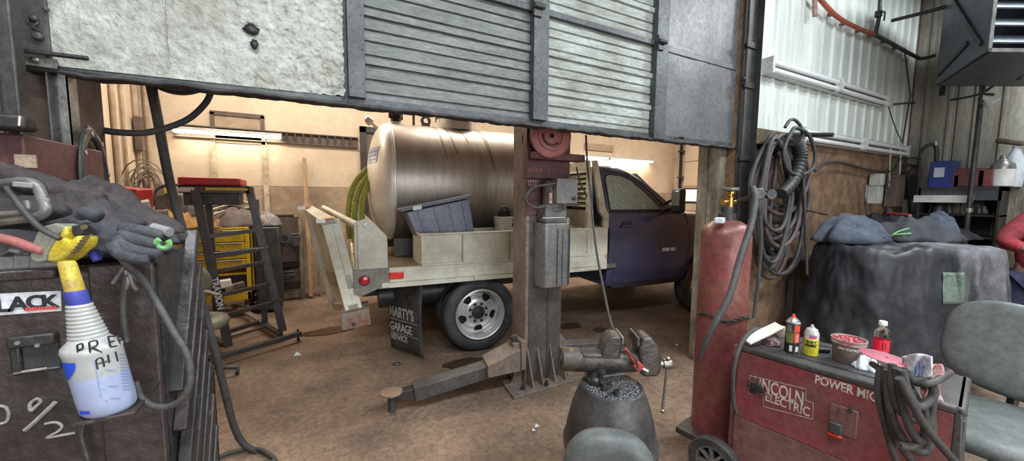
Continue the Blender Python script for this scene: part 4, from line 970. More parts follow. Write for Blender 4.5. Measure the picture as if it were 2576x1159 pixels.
o = o.build('grey_equipment', K['pale_hem'], bevel=.02); setp(o, 'grey instrument case behind the ladder platform', 'case')

# ------------------------------------------------------------------ topside ladder
ld = thing('platform_ladder', 'black wheeled platform ladder with a red padded top', 'ladder', (-.5, 4.8, 0))
LZ = K['ladder']
def Pd(px, py, Y): return P(px, py, Y=Y)
# front legs (towards camera) from top to the base
fl0, fl1 = Pd(490, 470, 4.95), P(575, 872, Z=.10)
fr0, fr1 = Pd(626, 470, 5.05), P(712, 832, Z=.10)
# make the legs parallel in depth
m = MB().bar(fl0, fl1, .045, .075, (1, 0, 0)); m.build('leg', LZ, ld, bevel=.004)
m = MB().bar(fr0, fr1, .045, .075, (1, 0, 0)); m.build('leg', LZ, ld, bevel=.004)
rise = [(577, 603), (634, 631), (672, 658), (706, 744), (742, 787), (780, 800)]
def onl(a, b, t): return a.lerp(b, t)
steps = [.29, .42, .51, .66, .79]
for t_ in steps:
    a, b = onl(fl0, fl1, t_+.02), onl(fr0, fr1, t_)
    MB().bar(a, b, .035, .04).build('rung', LZ, ld, bevel=.004)
for ca in (fl0.lerp(fl1, .80), ): MB().tube([ca+Vector((-.02, 0, 0)), fr0.lerp(fr1, .78)+Vector((.05, 0, 0))], .012, 8).build('rod', LZ, ld)
MB().tube([fl0.lerp(fl1, .42)+Vector((-.07, 0, 0)), fr0.lerp(fr1, .41)+Vector((.04, 0, 0))], .014, 10).build('rod', K['bright'], ld)
# back legs
bl0, bl1 = Vector((fl0.x+.03, 5.35, 1.60)), P(548, 830, Z=.08)
br0, br1 = Vector((fr0.x+.02, 5.40, 1.60)), P(666, 820, Z=.08)
MB().bar(bl0, Vector((bl1.x, bl1.y+.0, .10)), .045, .06, (1, 0, 0)).build('leg', LZ, ld, bevel=.004)
MB().bar(br0, Vector((br1.x, br1.y+.05, .10)), .045, .06, (1, 0, 0)).build('leg', LZ, ld, bevel=.004)
# base runners
g0, g1 = P(525, 905, Z=.09), P(757, 838, Z=.09)
MB().bar(g0, g1, .05, .05).build('base_runner', LZ, ld, bevel=.004)
h0, h1 = P(470, 912, Z=.09), P(640, 800, Z=.09)
MB().bar(Vector((g0.x-.05, g0.y, .09)), Vector((g0.x-.95, g0.y+.10, .09)), .05, .05).build('base_runner', LZ, ld, bevel=.004)
MB().bar(P(560, 838, Z=.09), P(655, 808, Z=.09), .045, .05).build('base_crossbar', LZ, ld, bevel=.004)
MB().tube([P(545, 856, Z=.09), P(670, 820, Z=.09)], .012, 8).build('rod', LZ, ld)
MB().bar(P(562, 868, Z=.09)+Vector((0, .02, 0)), P(510, 838, Z=.09), .05, .05).build('base_side', LZ, ld, bevel=.004)
MB().bar(P(706, 842, Z=.09)+Vector((0, .02, 0)), P(655, 812, Z=.09), .05, .05).build('base_side', LZ, ld, bevel=.004)
MB().bar(P(588, 768, Z=.10), P(700, 830, Z=.10), .07, .03).build('brace', K['col_tan'], ld, bevel=.004)
for q in ((530, 912), (750, 845)):
    c = P(*q, Z=.05)
    m = MB().tube([c+Vector((-.012, 0, 0)), c+Vector((.012, 0, 0))], .045, 18).tube([c+Vector((0, .01, .02)), c+Vector((0, .0, .08))], .012, 8).obox(c+Vector((0, 0, .025)), (.036, .04, .06)); m.build('caster', K['black'], ld)
# top platform
tp = [Pd(452, 466, 5.0), Pd(628, 466, 5.0)]
zt = tp[0].z
m = MB().box(tp[0].x, tp[1].x, 4.93, 4.96, zt-.075, zt).box(tp[0].x, tp[1].x, 5.35, 5.38, zt-.075, zt).box(tp[0].x, tp[0].x+.03, 4.93, 5.38, zt-.075, zt).box(tp[1].x-.03, tp[1].x, 4.93, 5.38, zt-.075, zt).box(tp[0].x, tp[1].x, 4.93, 5.38, zt-.012, zt); m.build('platform', LZ, ld, bevel=.004)
B(tp[0].x+.02, tp[0].x+.48, 5.0, 5.38, zt-.20, zt-.07).build('tool_bin', K['steel_dark'], ld, bevel=.01)
B(tp[0].x+.22, tp[0].x+.58, 4.924, 4.93, zt-.045, zt-.02).build('yellow_label', K['yellow'], ld)
B(tp[0].x-.002, tp[0].x+.13, 4.922, 4.93, zt-.065, zt-.02).build('white_label', K['sticker'], ld)
B(tp[0].x+.0, tp[1].x-.07, 4.92, 5.40, zt+.002, zt+.085).build('pad', K['red_tray'], ld, bevel=.02, bseg=3, label='bright red padded top')
dleg = (fl1-fl0).normalized()
nrm = Vector((0, -1, 0)); sx = dleg; up_ = Vector((1, 0, 0))
ax = fl0.lerp(fl1, .565)+Vector((-.014, -.042, 0))
text('TRAXION', .078, K['white_tape'], ld, ax, dleg, Vector((1, 0, 0))-dleg*dleg.x, 'lettering', .0015, .003, .95)

# shop chair behind the tool chest
sc_ = thing('shop_stool', 'olive-grey padded shop stool with backrest behind the tool chest', 'stool', (P(500, 820, Y=4.2).x, 4.2, 0))
c = P(490, 815, Y=4.15)
m = MB().lathe([(.02, -.045), (.20, -.045), (.245, -.02), (.25, .01), (.235, .04), (.18, .055), (.02, .06)], c, (0, 0, 1), 40, cap=False); m.build('seat', K['stool'], sc_, smooth='all')
m = MB().tube([(c.x, c.y, .12), (c.x, c.y, c.z-.04)], .03, 12); m.build('column', K['steel_dark'], sc_)
m = MB()
for k in range(5): a = k*2*PI/5; m.tube([(c.x, c.y, .13), (c.x+.28*math.cos(a), c.y+.28*math.sin(a), .07)], .02, 8).tube([(c.x+.28*math.cos(a)-.01, c.y+.28*math.sin(a), .035), (c.x+.28*math.cos(a)+.015, c.y+.28*math.sin(a), .035)], .034, 14)
m.build('base', K['black'], sc_)
cb = P(462, 715, Y=4.3)
m = MB().lathe([(.01, -.03), (.16, -.03), (.20, .0), (.20, .04), (.15, .07), (.01, .075)], cb, (.15, -1, .1), 36, cap=False); m.build('backrest', K['stool'], sc_, smooth='all')
MB().tube(spline([c+Vector((0, .1, -.04)), c+Vector((-.05, .26, .05)), cb+Vector((0, .05, 0))], 6), .015, 8).build('backrest_arm', K['steel_dark'], sc_)
MB().tube(spline([P(512, 765, Y=4.25), P(508, 740, Y=4.2), P(520, 733, Y=4.2), P(548, 742, Y=4.2)], 6), .013, 8).build('lever', K['cream_in'], sc_)

# floor litter
for i, (px, py, s) in enumerate([(748, 893, .035), (340+1042, 975, .02), (1350, 1072, .02), (1342, 1082, .015), (1703, 868, .02)]):
    c = P(px, py, Z=.006); o = MB().hexa([c+Vector(q)*s for q in ((-1, -.5, 0), (1, -.6, 0), (.8, .7, 0), (-.7, .6, 0), (-.4, -.3, .9), (.3, -.3, .4), (.3, .3, .7), (-.3, .3, 1.1))]).build('paper_scrap', K['white_plastic'])
    setp(o, ['crumpled white paper scrap on the floor right of the ladder', 'small pale scrap on the lift base plate', 'pale nut-sized scrap on the floor left of the black keg', 'tiny pale chip next to another scrap left of the keg', 'small white scrap on the floor near the wooden post'][i], 'scrap')
c = P(998, 915, Z=.006); o = MB().tube(arc(c, .035, 0, 2*PI, 20, (1, 0, 0), (0, 1, 0))[:-1], .005, 6, True).build('rubber_ring', K['rubber']); setp(o, 'small black ring lying on the floor near the mud flap', 'ring')
def stain(px, py, rx, ry, seed, mat, label):
    c = P(px, py, Z=.0065); m = MB(); n = 40; vs = [c]
    for k in range(n): a = 2*PI*k/n; r = 1+.35*nz(math.cos(a)*1.5+seed, math.sin(a)*1.5, seed); vs.append(c+Vector((rx*r*math.cos(a), ry*r*math.sin(a), 0)))
    m.add(vs, [(0, k+1, (k+1) % n+1) for k in range(n)]); o = m.build('floor_stain', K[mat]); setp(o, label, 'stain', kind=None)
K['stain1'] = M('wet_stain', (.085, .05, .032), (.06, .04, .03), .25, 0, 6, .4, .05)
K['stain2'] = M('oily_patch', (.055, .038, .03), (.08, .055, .042), .35, 0, 6, .4, .1)
stain(825, 832, .30, .12, 1, 'stain1', 'reddish-brown wet stain beside the ramp foot')
stain(1165, 912, .22, .10, 2, 'stain2', 'dark oil stain in front of the dual rear wheel')
stain(1435, 818, .17, .10, 3, 'oil', 'black oil spot on the floor beyond the lift arm')
stain(1510, 828, .10, .08, 4, 'stain1', 'round oil spot right of the black spot behind the vise')
# ================================================================== LIFT COLUMN
XC0, XC1 = 1.612, 1.994; YC0, YC1 = 2.75, 2.97
lf = thing('vehicle_lift_post', 'dusty tan and grey steel lift column with swing arms in front of the truck', 'lift', ((XC0+XC1)/2, YC0+.1, 0))
m = MB().prism([(XC0, YC0, 0), (XC1, YC0, 0), (XC1, YC1, 0), (XC0+.0, YC1+.02, 0)], (0, 0, 3.9)); m.build('column', K['col_tan'], lf, bevel=.012, bseg=3)
m = MB().box(XC0+.03, XC1-.01, YC0-.006, YC0, .02, 3.9).box(XC1-.16, XC1-.145, YC0-.014, YC0-.006, .02, 3.9); m.build('face_plate', K['col_grey'], lf, bevel=.004)
b0, b1, b2 = P(1262, 958, Z=.02), P(1292, 1000, Z=.02), P(1445, 955, Z=.02)
b3 = b2+(b0-b1)
m = MB().hexa([Vector((p.x, p.y, 0)) for p in (b0, b1, b2, b3)]+[Vector((p.x, p.y, .022)) for p in (b0, b1, b2, b3)]); m.build('base_plate', K['col_tan'], lf, bevel=.004)
m = MB()
for x in (XC0+.02, XC0+.12, XC0+.25, XC1-.02): m.prism([(x, YC0, .02), (x, YC0-.12, .02), (x, YC0, .34)], (.012, 0, 0))
m.prism([(XC0, YC0+.04, .02), (XC0-.12, YC0+.04, .02), (XC0, YC0+.04, .3)], (0, .012, 0)).prism([(XC1, YC0+.04, .02), (XC1+.12, YC0+.04, .02), (XC1, YC0+.04, .3)], (0, .012, 0))
m.build('gusset', K['col_tan'], lf)
m = MB()
for dx_, dy_ in ((-.06, -.08), (.15, -.12), (.40, -.05), (-.08, .15)): m.lathe([(.022, 0), (.022, .02), (.012, .02), (.012, .045)], (XC0+dx_, YC0+dy_, .022), (0, 0, 1), 6)
m.build('anchor_bolt', K['steel_dark'], lf)
# carriage and arms
m = MB().box(XC0-.05, XC0, YC0-.03, YC0+.16, .16, .42).box(XC0-.11, XC0-.05, YC0, YC0+.10, .20, .40); m.build('carriage', K['col_tan'], lf, bevel=.006)
MB().lathe([(.03, 0), (.03, .26)], (XC0-.08, YC0+.05, .18), (0, 0, 1), 16).build('arm_pin', K['steel_dark'], lf)
a0, a1 = P(1255, 905, D=3.5), P(1045, 990, D=3.0)
a1 = P(1040, 985, Z=.14); a0 = Vector((XC0-.08, YC0+.03, .24))
aw = MB().prism([a0+Vector((-.02, -.10, .07)), a0+Vector((-.02, -.10, -.05)), a0+Vector((-.34, .02, -.10)), a0+Vector((-.36, .02, .07))], (0, .18, 0))
arm = MB().bar(a0.lerp(a1, .16), a1, .13, .11).build('swing_arm', K['col_grey'], lf, bevel=.006)
m = MB().hexa([a0+Vector(q) for q in ((-.30, -.09, -.06), (.0, -.10, -.06), (.0, .12, -.06), (-.26, .13, -.06), (-.30, -.09, .045), (.0, -.10, .13), (.0, .12, .13), (-.26, .13, .045))]); m.build('arm_bracket', K['col_tan'], arm, bevel=.005)
a2 = P(990, 1000, Z=.11); MB().bar(a1.lerp(a0, .05), Vector((a2.x, a2.y, a1.z-.02)), .085, .075).build('arm_extension', K['steel_dark'], arm, bevel=.004)
pc = P(985, 984, Z=.20)
m = MB().lathe([(.075, 0), (.08, .004), (.08, .014), (.072, .018)], (pc.x, pc.y, .185), (0, 0, 1), 36); m.build('lift_pad', K['pad_old'], arm, label='round rusty brown lift pad')
m = MB().lathe([(.03, 0), (.03, .14)], (pc.x, pc.y, .05), (0, 0, 1), 16); m.build('pad_screw', K['steel_dark'], arm)
a4 = P(1545, 890, Z=.22); a3 = Vector((XC1+.04, YC0+.06, .24))
arm2 = MB().bar(a3, Vector((a4.x+.2, a4.y+.15, .22)), .12, .11).build('swing_arm', K['col_grey'], lf, bevel=.006)
MB().prism([(XC1-.02, YC0-.01, .14), (XC1+.2, YC0-.0, .16), (XC1+.16, YC0, .24), (XC1-.02, YC0-.01, .42)], (0, .18, 0)).build('arm_bracket', K['col_tan'], arm2, bevel=.005)
# power unit on the front of the post
def col_pt(px, py, y): return P(px, py, Y=y)
pu = thing('power_unit', 'grey hydraulic power unit with reservoir mounted on the lift column', 'power unit', (XC1, YC0-.2, 1.0)); YP = YC0-.16
a, b = col_pt(1366, 562, YP), col_pt(1437, 718, YP)
m = MB(); w0 = .05
pts = [(a.x, YP+.05), (a.x+.03, YP), (b.x-.06, YP-.02), (b.x-.02, YP+.01), (b.x, YP+.06), (b.x-.0, YP+.17), (a.x, YP+.17)]
m.prism([(x, y, b.z) for x, y in pts], (0, 0, a.z-b.z)); m.build('reservoir', K['hyd'], pu, bevel=.012, bseg=3)
m = MB(); 
for fx in (.45, .62, .85): m.box(a.x+(b.x-a.x)*fx, a.x+(b.x-a.x)*fx+.006, YP-.026, YP+.01, b.z+.02, a.z-.05)
m.build('reservoir_rib', K['hyd'], pu)
m = MB().lathe([(.022, 0), (.022, .03), (.016, .04)], (b.x-.02, YP+.05, a.z), (0, 0, 1), 16); m.build('filler_cap', K['hyd'], pu)
c0, c1 = col_pt(1372, 520, YP), col_pt(1430, 560, YP)
MB().box(c0.x+.01, c1.x-.01, YP+.01, YP+.14, a.z, c0.z+.02).build('pump_block', K['hyd'], pu, bevel=.008)
c0, c1 = col_pt(1377, 455, YP), col_pt(1430, 530, YP)
MB().lathe([(.085, 0), (.09, .01), (.09, c0.z-c1.z-.01), (.07, c0.z-c1.z+.01)], ((c0.x+c1.x)/2, YP+.08, c1.z), (0, 0, 1), 28).build('motor', K['hyd'], pu)
c0, c1 = col_pt(1402, 448, YP-.06), col_pt(1453, 512, YP-.06)
sb = MB().box(c0.x, c1.x, YP-.06, YP+.02, c1.z, c0.z).build('switch_box', K['hyd'], pu, bevel=.006)
MB().lathe([(.017, 0), (.017, .014), (.012, .018)], col_pt(1443, 498, YP-.06), (0, -1, 0), 18).build('push_button', K['steel_dark'], sb)
c = col_pt(1385, 498, YP-.012); MB().obox(c, (.03, .004, .085)).build('label_plate', K['tubrim'], pu)
m = MB().tube([col_pt(1368, 549, YP-.02), col_pt(1420, 547, YP-.02)], .006, 8).lathe([(.014, 0), (.014, .03)], col_pt(1368, 549, YP-.02)-Vector((.015, 0, 0)), (1, 0, 0), 12); m.build('release_lever', K['bright'], pu)
m = MB().tube(spline([col_pt(1428, 440, YP), col_pt(1420, 455, YP-.03), col_pt(1380, 464, YP-.03), col_pt(1345, 470, YP), col_pt(1325, 492, YP), col_pt(1328, 512, YP), col_pt(1348, 522, YP), col_pt(1375, 518, YP)], 8), .011, 8); m.build('hydraulic_hose', K['hose'], pu)
m = MB().tube(spline([col_pt(1450, 420, YP), col_pt(1460, 460, YP), col_pt(1475, 490, YP), col_pt(1470, 500, YP), col_pt(1452, 488, YP)], 8), .007, 8); m.build('power_cable', K['rubber'], pu)
# hose reel on the column
YR = YC0-.05
c = P(1388, 341, Y=YR-.14)
hr = thing('hose_reel', 'hose reel with faded pink-red disc mounted on the lift column under the door', 'reel', (c.x, YR, c.z-.2))
ax = Vector((-.18, -1, 0)).normalized()
m = MB().lathe([(.02, 0), (.09, 0), (.095, .012), (.115, .012), (.12, .0), (.165, -.012), (.172, -.004), (.178, -.014), (.17, -.02), (.02, -.02)], c, ax, 64, cap=False); m.build('side_disc', K['pinkred'], hr, label='faded pink-red round side disc')
m = MB().lathe([(.11, -.02), (.11, -.20)], c, ax, 40).lathe([(.17, -.22), (.18, -.21), (.18, -.20), (.17, -.20)], c, ax, 48)
for k in range(9): m.tube(arc(c-ax*(.035+.02*k), .15, 0, 2*PI, 36, (1, -.18, 0), (0, 0, 1))[:-1], .012, 8, True)
m.build('wound_hose', K['rubber'], hr)
m = MB().tube(arc(c+ax*.014, .075, PI*.95, PI*1.75, 16, (1, -.18, 0), (0, 0, 1)), .008, 8)
m.build('disc_slot', K['maroon'], hr)
a, b = P(1322, 392, Y=YR), P(1430, 452, Y=YR)
m = MB().box(a.x, b.x, YR-.02, YC0, b.z, a.z+.22).box(a.x+.02, b.x+.10, YR-.10, YR, a.z-.03, a.z+.03); m.build('housing', K['maroon'], hr, bevel=.006)
c2 = P(1343, 427, Y=YR-.025)
for i, w in enumerate((.03, .028, .03, .03)): 
    text('XCCD'[i], .042, K['pinkred'], hr, (c2.x-.055+.036*i, YR-.023, c2.z-.015), (1, 0, 0), (0, 0, 1), 'stencil', .0006, .001)
# warning labels on the maroon strip below
t = thing('warning_plate', 'maroon plate with a small white label on the lift column', 'plate', (XC0+.1, YC0, 1.6))
a, b = P(1324, 452, Y=YC0-.01), P(1372, 540, Y=YC0-.01)
B(a.x, b.x, YC0-.016, YC0-.004, b.z, a.z).build('plate', K['maroon'], t)
a, b = P(1329, 453, Y=YC0-.02), P(1354, 467, Y=YC0-.02)
l = B(a.x, b.x, YC0-.02, YC0-.016, b.z, a.z).build('label', K['tubrim'], t)
for i in range(4): B(a.x+.008+.024*i, a.x+.02+.024*i, YC0-.0215, YC0-.02, b.z+.008, a.z-.008).build('label_mark', K['ink'], l)
t = thing('air_hose', 'long grey air hose running from the reel down to the vise', 'hose', P(1550, 840, Y=1.6))
pts = [P(1474, 340, Y=2.60), P(1478, 420, Y=2.55), P(1487, 500, Y=2.5), P(1492, 560, Y=2.42), P(1502, 640, Y=2.2), P(1520, 735, Y=1.95), P(1534, 800, Y=1.72), P(1548, 842, Y=1.5)]
MB().tube(spline(pts, 8), .009, 10, rf=lambda i: .0085).build('hose', K['hose'], t)
q0 = pts[-1]; 
m = MB().tube(spline([q0, P(1560, 856, Y=1.42), P(1575, 868, Y=1.36), P(1582, 880, Y=1.33)], 6), .005, 8); m.build('whip_hose', K['rubber'], t)
m = MB().lathe([(.009, 0), (.012, .01), (.012, .03), (.008, .04)], q0, tuple(pts[-2]-q0), 12); m.build('coupler', K['brass'], t)

# ================================================================== KEG AND VISE
kc = P(1538, 970, D=1.9); KX, KY = kc.x, kc.y; KZ = .715
kg = thing('steel_keg', 'dirty black steel keg used as a stand under the vise', 'keg', (KX, KY, 0))
prof = [(.17, 0), (.205, .02), (.215, .05), (.222, .12), (.222, .155), (.232, .165), (.232, .185), (.222, .195), (.226, .40), (.236, .41), (.236, .43), (.226, .44), (.218, .50), (.21, .515), (.212, .53), (.195, .60), (.175, .66), (.16, KZ-.02), (.155, KZ-.005), (.145, KZ), (.13, KZ-.012), (.02, KZ-.014)]
MB().lathe(prof, (KX, KY, 0), (0, 0, 1), 72).build('shell', K['keg'], kg)
m = MB().obox((KX-.015, KY-.232, .49), (.09, .01, .008), (.3, 0, 0)); m.build('weld_bead', K['galv'], kg)
for q in ((1460, 1000), (1620, 985)): pass
# vise
vb = Vector((KX-.005, KY+.065, KZ-.012))
e = (_r*1.0); e.z = 0; e.normalize(); e = (e*.995+Vector((0, 0, 0))); f_ = Vector((-e.y, e.x, 0))   # e: right in view, f_: away
def V(a, b, c): return vb+e*a+f_*b+Vector((0, 0, c))
vs_ = thing('bench_vise', 'worn iron bench vise with yellow paint patches bolted on the black keg', 'vise', vb)
m = MB().lathe([(.068, 0), (.072, .01), (.072, .028), (.060, .035), (.052, .05), (.05, .09)], V(-.02, 0, 0), (0, 0, 1), 32)
for k in range(4): a = k*PI/2+.5; m.lathe([(.012, .028), (.012, .04)], V(-.02+.060*math.cos(a), .060*math.sin(a), 0), (0, 0, 1), 6)
m.build('swivel_base', K['vise'], vs_)
def vb_(a0, a1, b0, b1, c0, c1, mb=None):
    mb = mb or MB(); return mb.hexa([V(a, b, c) for c in (c0, c1) for a, b in ((a0, b0), (a1, b0), (a1, b1), (a0, b1))])
m = MB(); m.lathe([(.052, -.06), (.058, -.05), (.058, .26), (.05, .28)], V(-.10, 0, .115), tuple(e), 32); vb_(-.11, .08, -.05, .05, .11, .165, m); m.build('body', K['vise'], vs_, bevel=.006)
m = MB().lathe([(.050, 0), (.060, .008), (.060, .085), (.054, .095)], V(-.215, 0, .12), tuple(e), 32, cap=False).lathe([(.050, .002), (.0505, .004)], V(-.215, 0, .12), tuple(e), 32); m.build('rear_collar', K['vise_y'], vs_, label='rear collar with worn yellow paint')
MB().lathe([(.030, -.008), (.030, .0)], V(-.212, 0, .12), tuple(e), 24).build('end_cap', K['steel_dark'], vs_)
# rear jaw (curving anvil)
q = [(-.02, .16), (.075, .16), (.085, .20), (.085, .255), (.035, .262), (.015, .25), (-.005, .21)]
m = MB().prism([V(a, -.055, c) for a, c in q], f_*.11); m.build('rear_jaw', K['vise'], vs_, bevel=.008)
MB().prism([V(a, -.057, c) for a, c in ((.03, .165), (.07, .165), (.06, .195), (.04, .185))], f_*.004).build('yellow_patch', K['vise_y'], vs_)
vb_(.078, .088, -.065, .065, .225, .262).build('jaw_plate', K['bright'], vs_, bevel=.002)
m = MB().tube([V(.05, 0, .10), V(.24, 0, .10)], .026, 20); m.build('slide_bar', K['steel_dark'], vs_)
q = [(.165, .20), (.185, .262), (.23, .258), (.262, .22), (.285, .15), (.285, .085), (.27, .055), (.20, .05), (.175, .075), (.172, .14)]
m = MB().prism([V(a, -.06, c) for a, c in q], f_*.12); m.build('front_jaw', K['vise'], vs_, bevel=.016, bseg=3)
vb_(.153, .166, -.070, .070, .215, .262).build('jaw_plate', K['vise'], vs_, bevel=.002)
m = MB().tube([V(.28, 0, .098), V(.34, 0, .098)], .016, 14).lathe([(.024, 0), (.026, .01), (.026, .035), (.02, .045)], V(.315, 0, .098), tuple(e), 20); m.build('screw_head', K['bright'], vs_)
m = MB().tube([V(.335, -.01, .125), V(.318, -.01, -.145)], .0065, 10).lathe([(.008, 0), (.011, .006), (.011, .014), (.005, .02)], V(.318, -.01, -.16), (0, 0, 1), 14).lathe([(.008, 0), (.012, .006), (.012, .014), (.005, .02)], V(.335, -.01, .12), (0, 0, 1), 14); m.build('handle', K['bright'], vs_)
m = MB().lathe([(.014, 0), (.014, .05), (.02, .052), (.02, .066)], V(-.02, -.075, .03), (0, 0, 1), 12).tube([V(-.02, -.09, .07), V(.09, -.09, .085)], .008, 10); m.build('swivel_lock', K['steel_dark'], vs_)
# blow gun clipped to the vise
g0 = P(1583, 882, Y=1.22); g1 = P(1610, 925, Y=1.18)
t = thing('blow_gun', 'red-handled air blow gun hanging on the front of the vise', 'blow gun', g1)
g0 = V(.085, -.085, .215); g1 = V(.155, -.09, .125); g2 = V(.20, -.095, .10)
m = MB().tube(spline([g0, g0.lerp(g1, .5), g1], 5), .012, 12, rf=lambda i: .013-.0008*abs(i-5)); m.obox(g1, (.045, .022, .040), (0, .8, -.46)); m.build('handle', K['red_tool'], t, bevel=.005)
MB().tube([g1, g2], .009, 12, rf=lambda i: .008+.003*i).build('nozzle', K['bright'], t)
MB().tube([V(.09, -.097, .21), V(.14, -.10, .165), V(.150, -.104, .12)], .004, 8).build('trigger', K['steel_dark'], t)
# shavings and loose hardware on top of the keg
m = MB(); random.seed(3)
for k in range(3200):
    a = random.uniform(0, 2*PI); r = .135*math.sqrt(random.random())
    p = Vector((KX+r*math.cos(a), KY+r*math.sin(a)*1.0, KZ-.010+random.random()*.006)); s = random.uniform(.0015, .006)
    d1 = Vector((random.uniform(-1, 1), random.uniform(-1, 1), random.uniform(-.3, .6))).normalized()*s*1.6; d2 = Vector((random.uniform(-1, 1), random.uniform(-1, 1), .4)).normalized()*s*.5
    m.add([p-d1, p+d2, p+d1, p-d2+Vector((0, 0, s*.4))], [(0, 1, 2), (0, 2, 3), (0, 3, 1), (1, 3, 2)])
o = m.build('metal_shavings', K['swarf'], smooth=False); setp(o, 'silvery metal shavings scattered over the keg top', 'shavings', kind='stuff')
def onkeg(px, py, z=None): return P(px, py, Z=z or KZ)
c = onkeg(1521, 976); o = MB().lathe([(.024, 0), (.024, .006), (.012, .007), (.012, .014), (.006, .018)], c, (0, 0, 1), 6).build('hex_bolt', K['steel_dark']); setp(o, 'hex bolt with washer on the keg, left of the socket', 'bolt')
c = onkeg(1551, 992); o = MB().lathe([(.013, 0), (.014, .024), (.009, .024), (.008, .008)], c, (0, 0, 1), 16).build('socket', K['steel_dark']); setp(o, 'small dark socket standing among shavings on the keg', 'socket')
o = MB().tube([onkeg(1525, 997), onkeg(1556, 978)], .005, 8).build('stud_bolt', K['steel_dark']); setp(o, 'small dark stud bolt lying between hex bolt and socket', 'bolt')
o = MB().tube([onkeg(1566, 1000), onkeg(1600, 980)], .003, 8).build('drill_bit', K['bright']); setp(o, 'thin bright drill bit lying on the right of the keg top', 'drill bit')

# ================================================================== GAS CYLINDER
cy = P(1828, 560, D=2.35); CX, CY = cy.x, cy.y; CR = .142
gc = thing('gas_cylinder', 'tall worn red welding gas cylinder chained behind the welder', 'gas cylinder', (CX, CY, .12))
MB().lathe([(.01, .12), (CR-.02, .12), (CR, .14), (CR, .80), (CR, 1.42), (CR-.006, 1.45), (CR-.025, 1.485), (CR-.06, 1.51), (CR-.10, 1.52), (.04, 1.525)], (CX, CY, 0), (0, 0, 1), 56).build('body', K['cyl_red'], gc)
MB().lathe([(.05, 1.51), (.05, 1.56), (.035, 1.565), (.035, 1.60)], (CX, CY, 0), (0, 0, 1), 24).build('neck_ring', K['steel_dark'], gc)
c = Vector((CX+.02, CY, 1.60))
m = MB().lathe([(.022, 0), (.022, .06), (.015, .065), (.015, .08), (.03, .082), (.03, .095), (.01, .10)], c, (0, 0, 1), 16).tube([c+Vector((-.05, 0, .03)), c+Vector((.07, 0, .03))], .014, 12).lathe([(.018, 0), (.018, .02)], c+Vector((-.055, 0, .03)), (-1, 0, 0), 6); m.build('valve', K['brass'], gc)
MB().lathe([(.045, .100), (.048, .105), (.048, .115), (.04, .12)], c, (0, 0, 1), 24).build('valve_wheel', K['galv'], gc)
rg = P(1906, 488, D=2.25)
m = MB().lathe([(.030, -.02), (.036, -.015), (.036, .015), (.030, .02)], rg, (-.5, -1, 0), 24).lathe([(.026, -.02), (.030, .02)], rg+Vector((.09, -.02, .0)), (-.5, -1, 0), 24).tube([c+Vector((.07, 0, .03)), rg, rg+Vector((.09, -.02, 0))], .013, 10); m.build('regulator', K['steel_dark'], gc)
o = MB().obox(P(1811, 554, D=2.25), (.07, .05, .035), (0, 0, .4)).build('label_tag', K['paper'], bevel=.006); setp(o, 'small white label tag on the shoulder of the red cylinder', 'tag')
t = thing('safety_chain', 'small dark chain around the red gas cylinder', 'chain', (CX, CY, .92))
m = MB(); zc_ = .93
for k in range(26):
    a = PI*.85+k*(PI*1.0)/25; p = Vector((CX+(CR+.008)*math.cos(a), CY+(CR+.008)*math.sin(a), zc_+.012*math.sin(k*.5)))
    tdir = Vector((-math.sin(a), math.cos(a), 0)); n2 = Vector((0, 0, 1)) if k % 2 else Vector((math.cos(a), math.sin(a), 0))
    m.tube([p+tdir*.017*math.cos(q)+n2*.008*math.sin(q) for q in [2*PI*i/10 for i in range(10)]], .0035, 5, True)
m.build('chain', K['steel_dark'], t)
# thick cable hanging in front of the cylinder
pts = [P(1893, 470, Y=1.28), P(1900, 500, Y=1.25), P(1888, 570, Y=1.22), P(1862, 650, Y=1.20), P(1836, 740, Y=1.18), P(1800, 810, Y=1.19), P(1774, 862, Y=1.22), P(1757, 905, Y=1.25)]
o = MB().tube(spline(pts, 8), .017, 12, rf=lambda i: .018-.010*(i/56)**6).build('thick_hose', K['hose']); setp(o, 'thick grey hose hanging down in front of the red cylinder', 'hose')

# ================================================================== WELDER
A_ = Vector((.173, -.985, 0)); B_ = Vector((.985, .173, 0)); W0 = P(1858, 866, Z=.86); W0.z = 0
WZ = .86; WL = .80; WW = .42
def WD(a, b, z): return W0+A_*a+B_*b+Vector((0, 0, z))
def WPl(px, py, off=0.):   # pixel on the red side panel -> (a, z)
    d = ray(px, py); n = B_; t = (W0+B_*off-CAM).dot(n)/d.dot(n); p = CAM+d*t; return (p-W0).dot(A_), p.z
we = thing('welder', 'faded red wire-feed welder on a wheeled cart, cans standing on top', 'welder', WD(.4, .2, 0))
def wbox(a0, a1, b0, b1, z0, z1, mb=None):
    mb = mb or MB(); return mb.hexa([WD(a, b, z) for z in (z0, z1) for a, b in ((a0, b0), (a1, b0), (a1, b1), (a0, b1))])
wbox(0, WL, .004, WW, .16, WZ-.05).build('core', K['weld_black'], we, bevel=.004)
wbox(0, WL-.03, 0, .01, .46, WZ-.035).build('side_panel', K['weld_red'], we, bevel=.003, label='upper red side panel with white lettering')
wbox(0, WL-.03, 0, .01, .17, .457).build('lower_panel', K['weld_low'], we, bevel=.003)
wbox(0, WL-.03, WW-.01, WW, .17, WZ-.035).build('side_panel', K['weld_red'], we, bevel=.003)
tp_ = wbox(-.01, WL, -.004, WW+.004, WZ-.035, WZ).build('top_cover', K['weld_black'], we, bevel=.012, bseg=3)
m = wbox(.20, .55, .06, .065, WZ, WZ+.003); wbox(.20, .55, .34, .345, WZ, WZ+.003, m); wbox(.20, .205, .06, .345, WZ, WZ+.003, m); wbox(.55, .555, .06, .345, WZ, WZ+.003, m); m.build('hatch_line', K['black'], tp_)
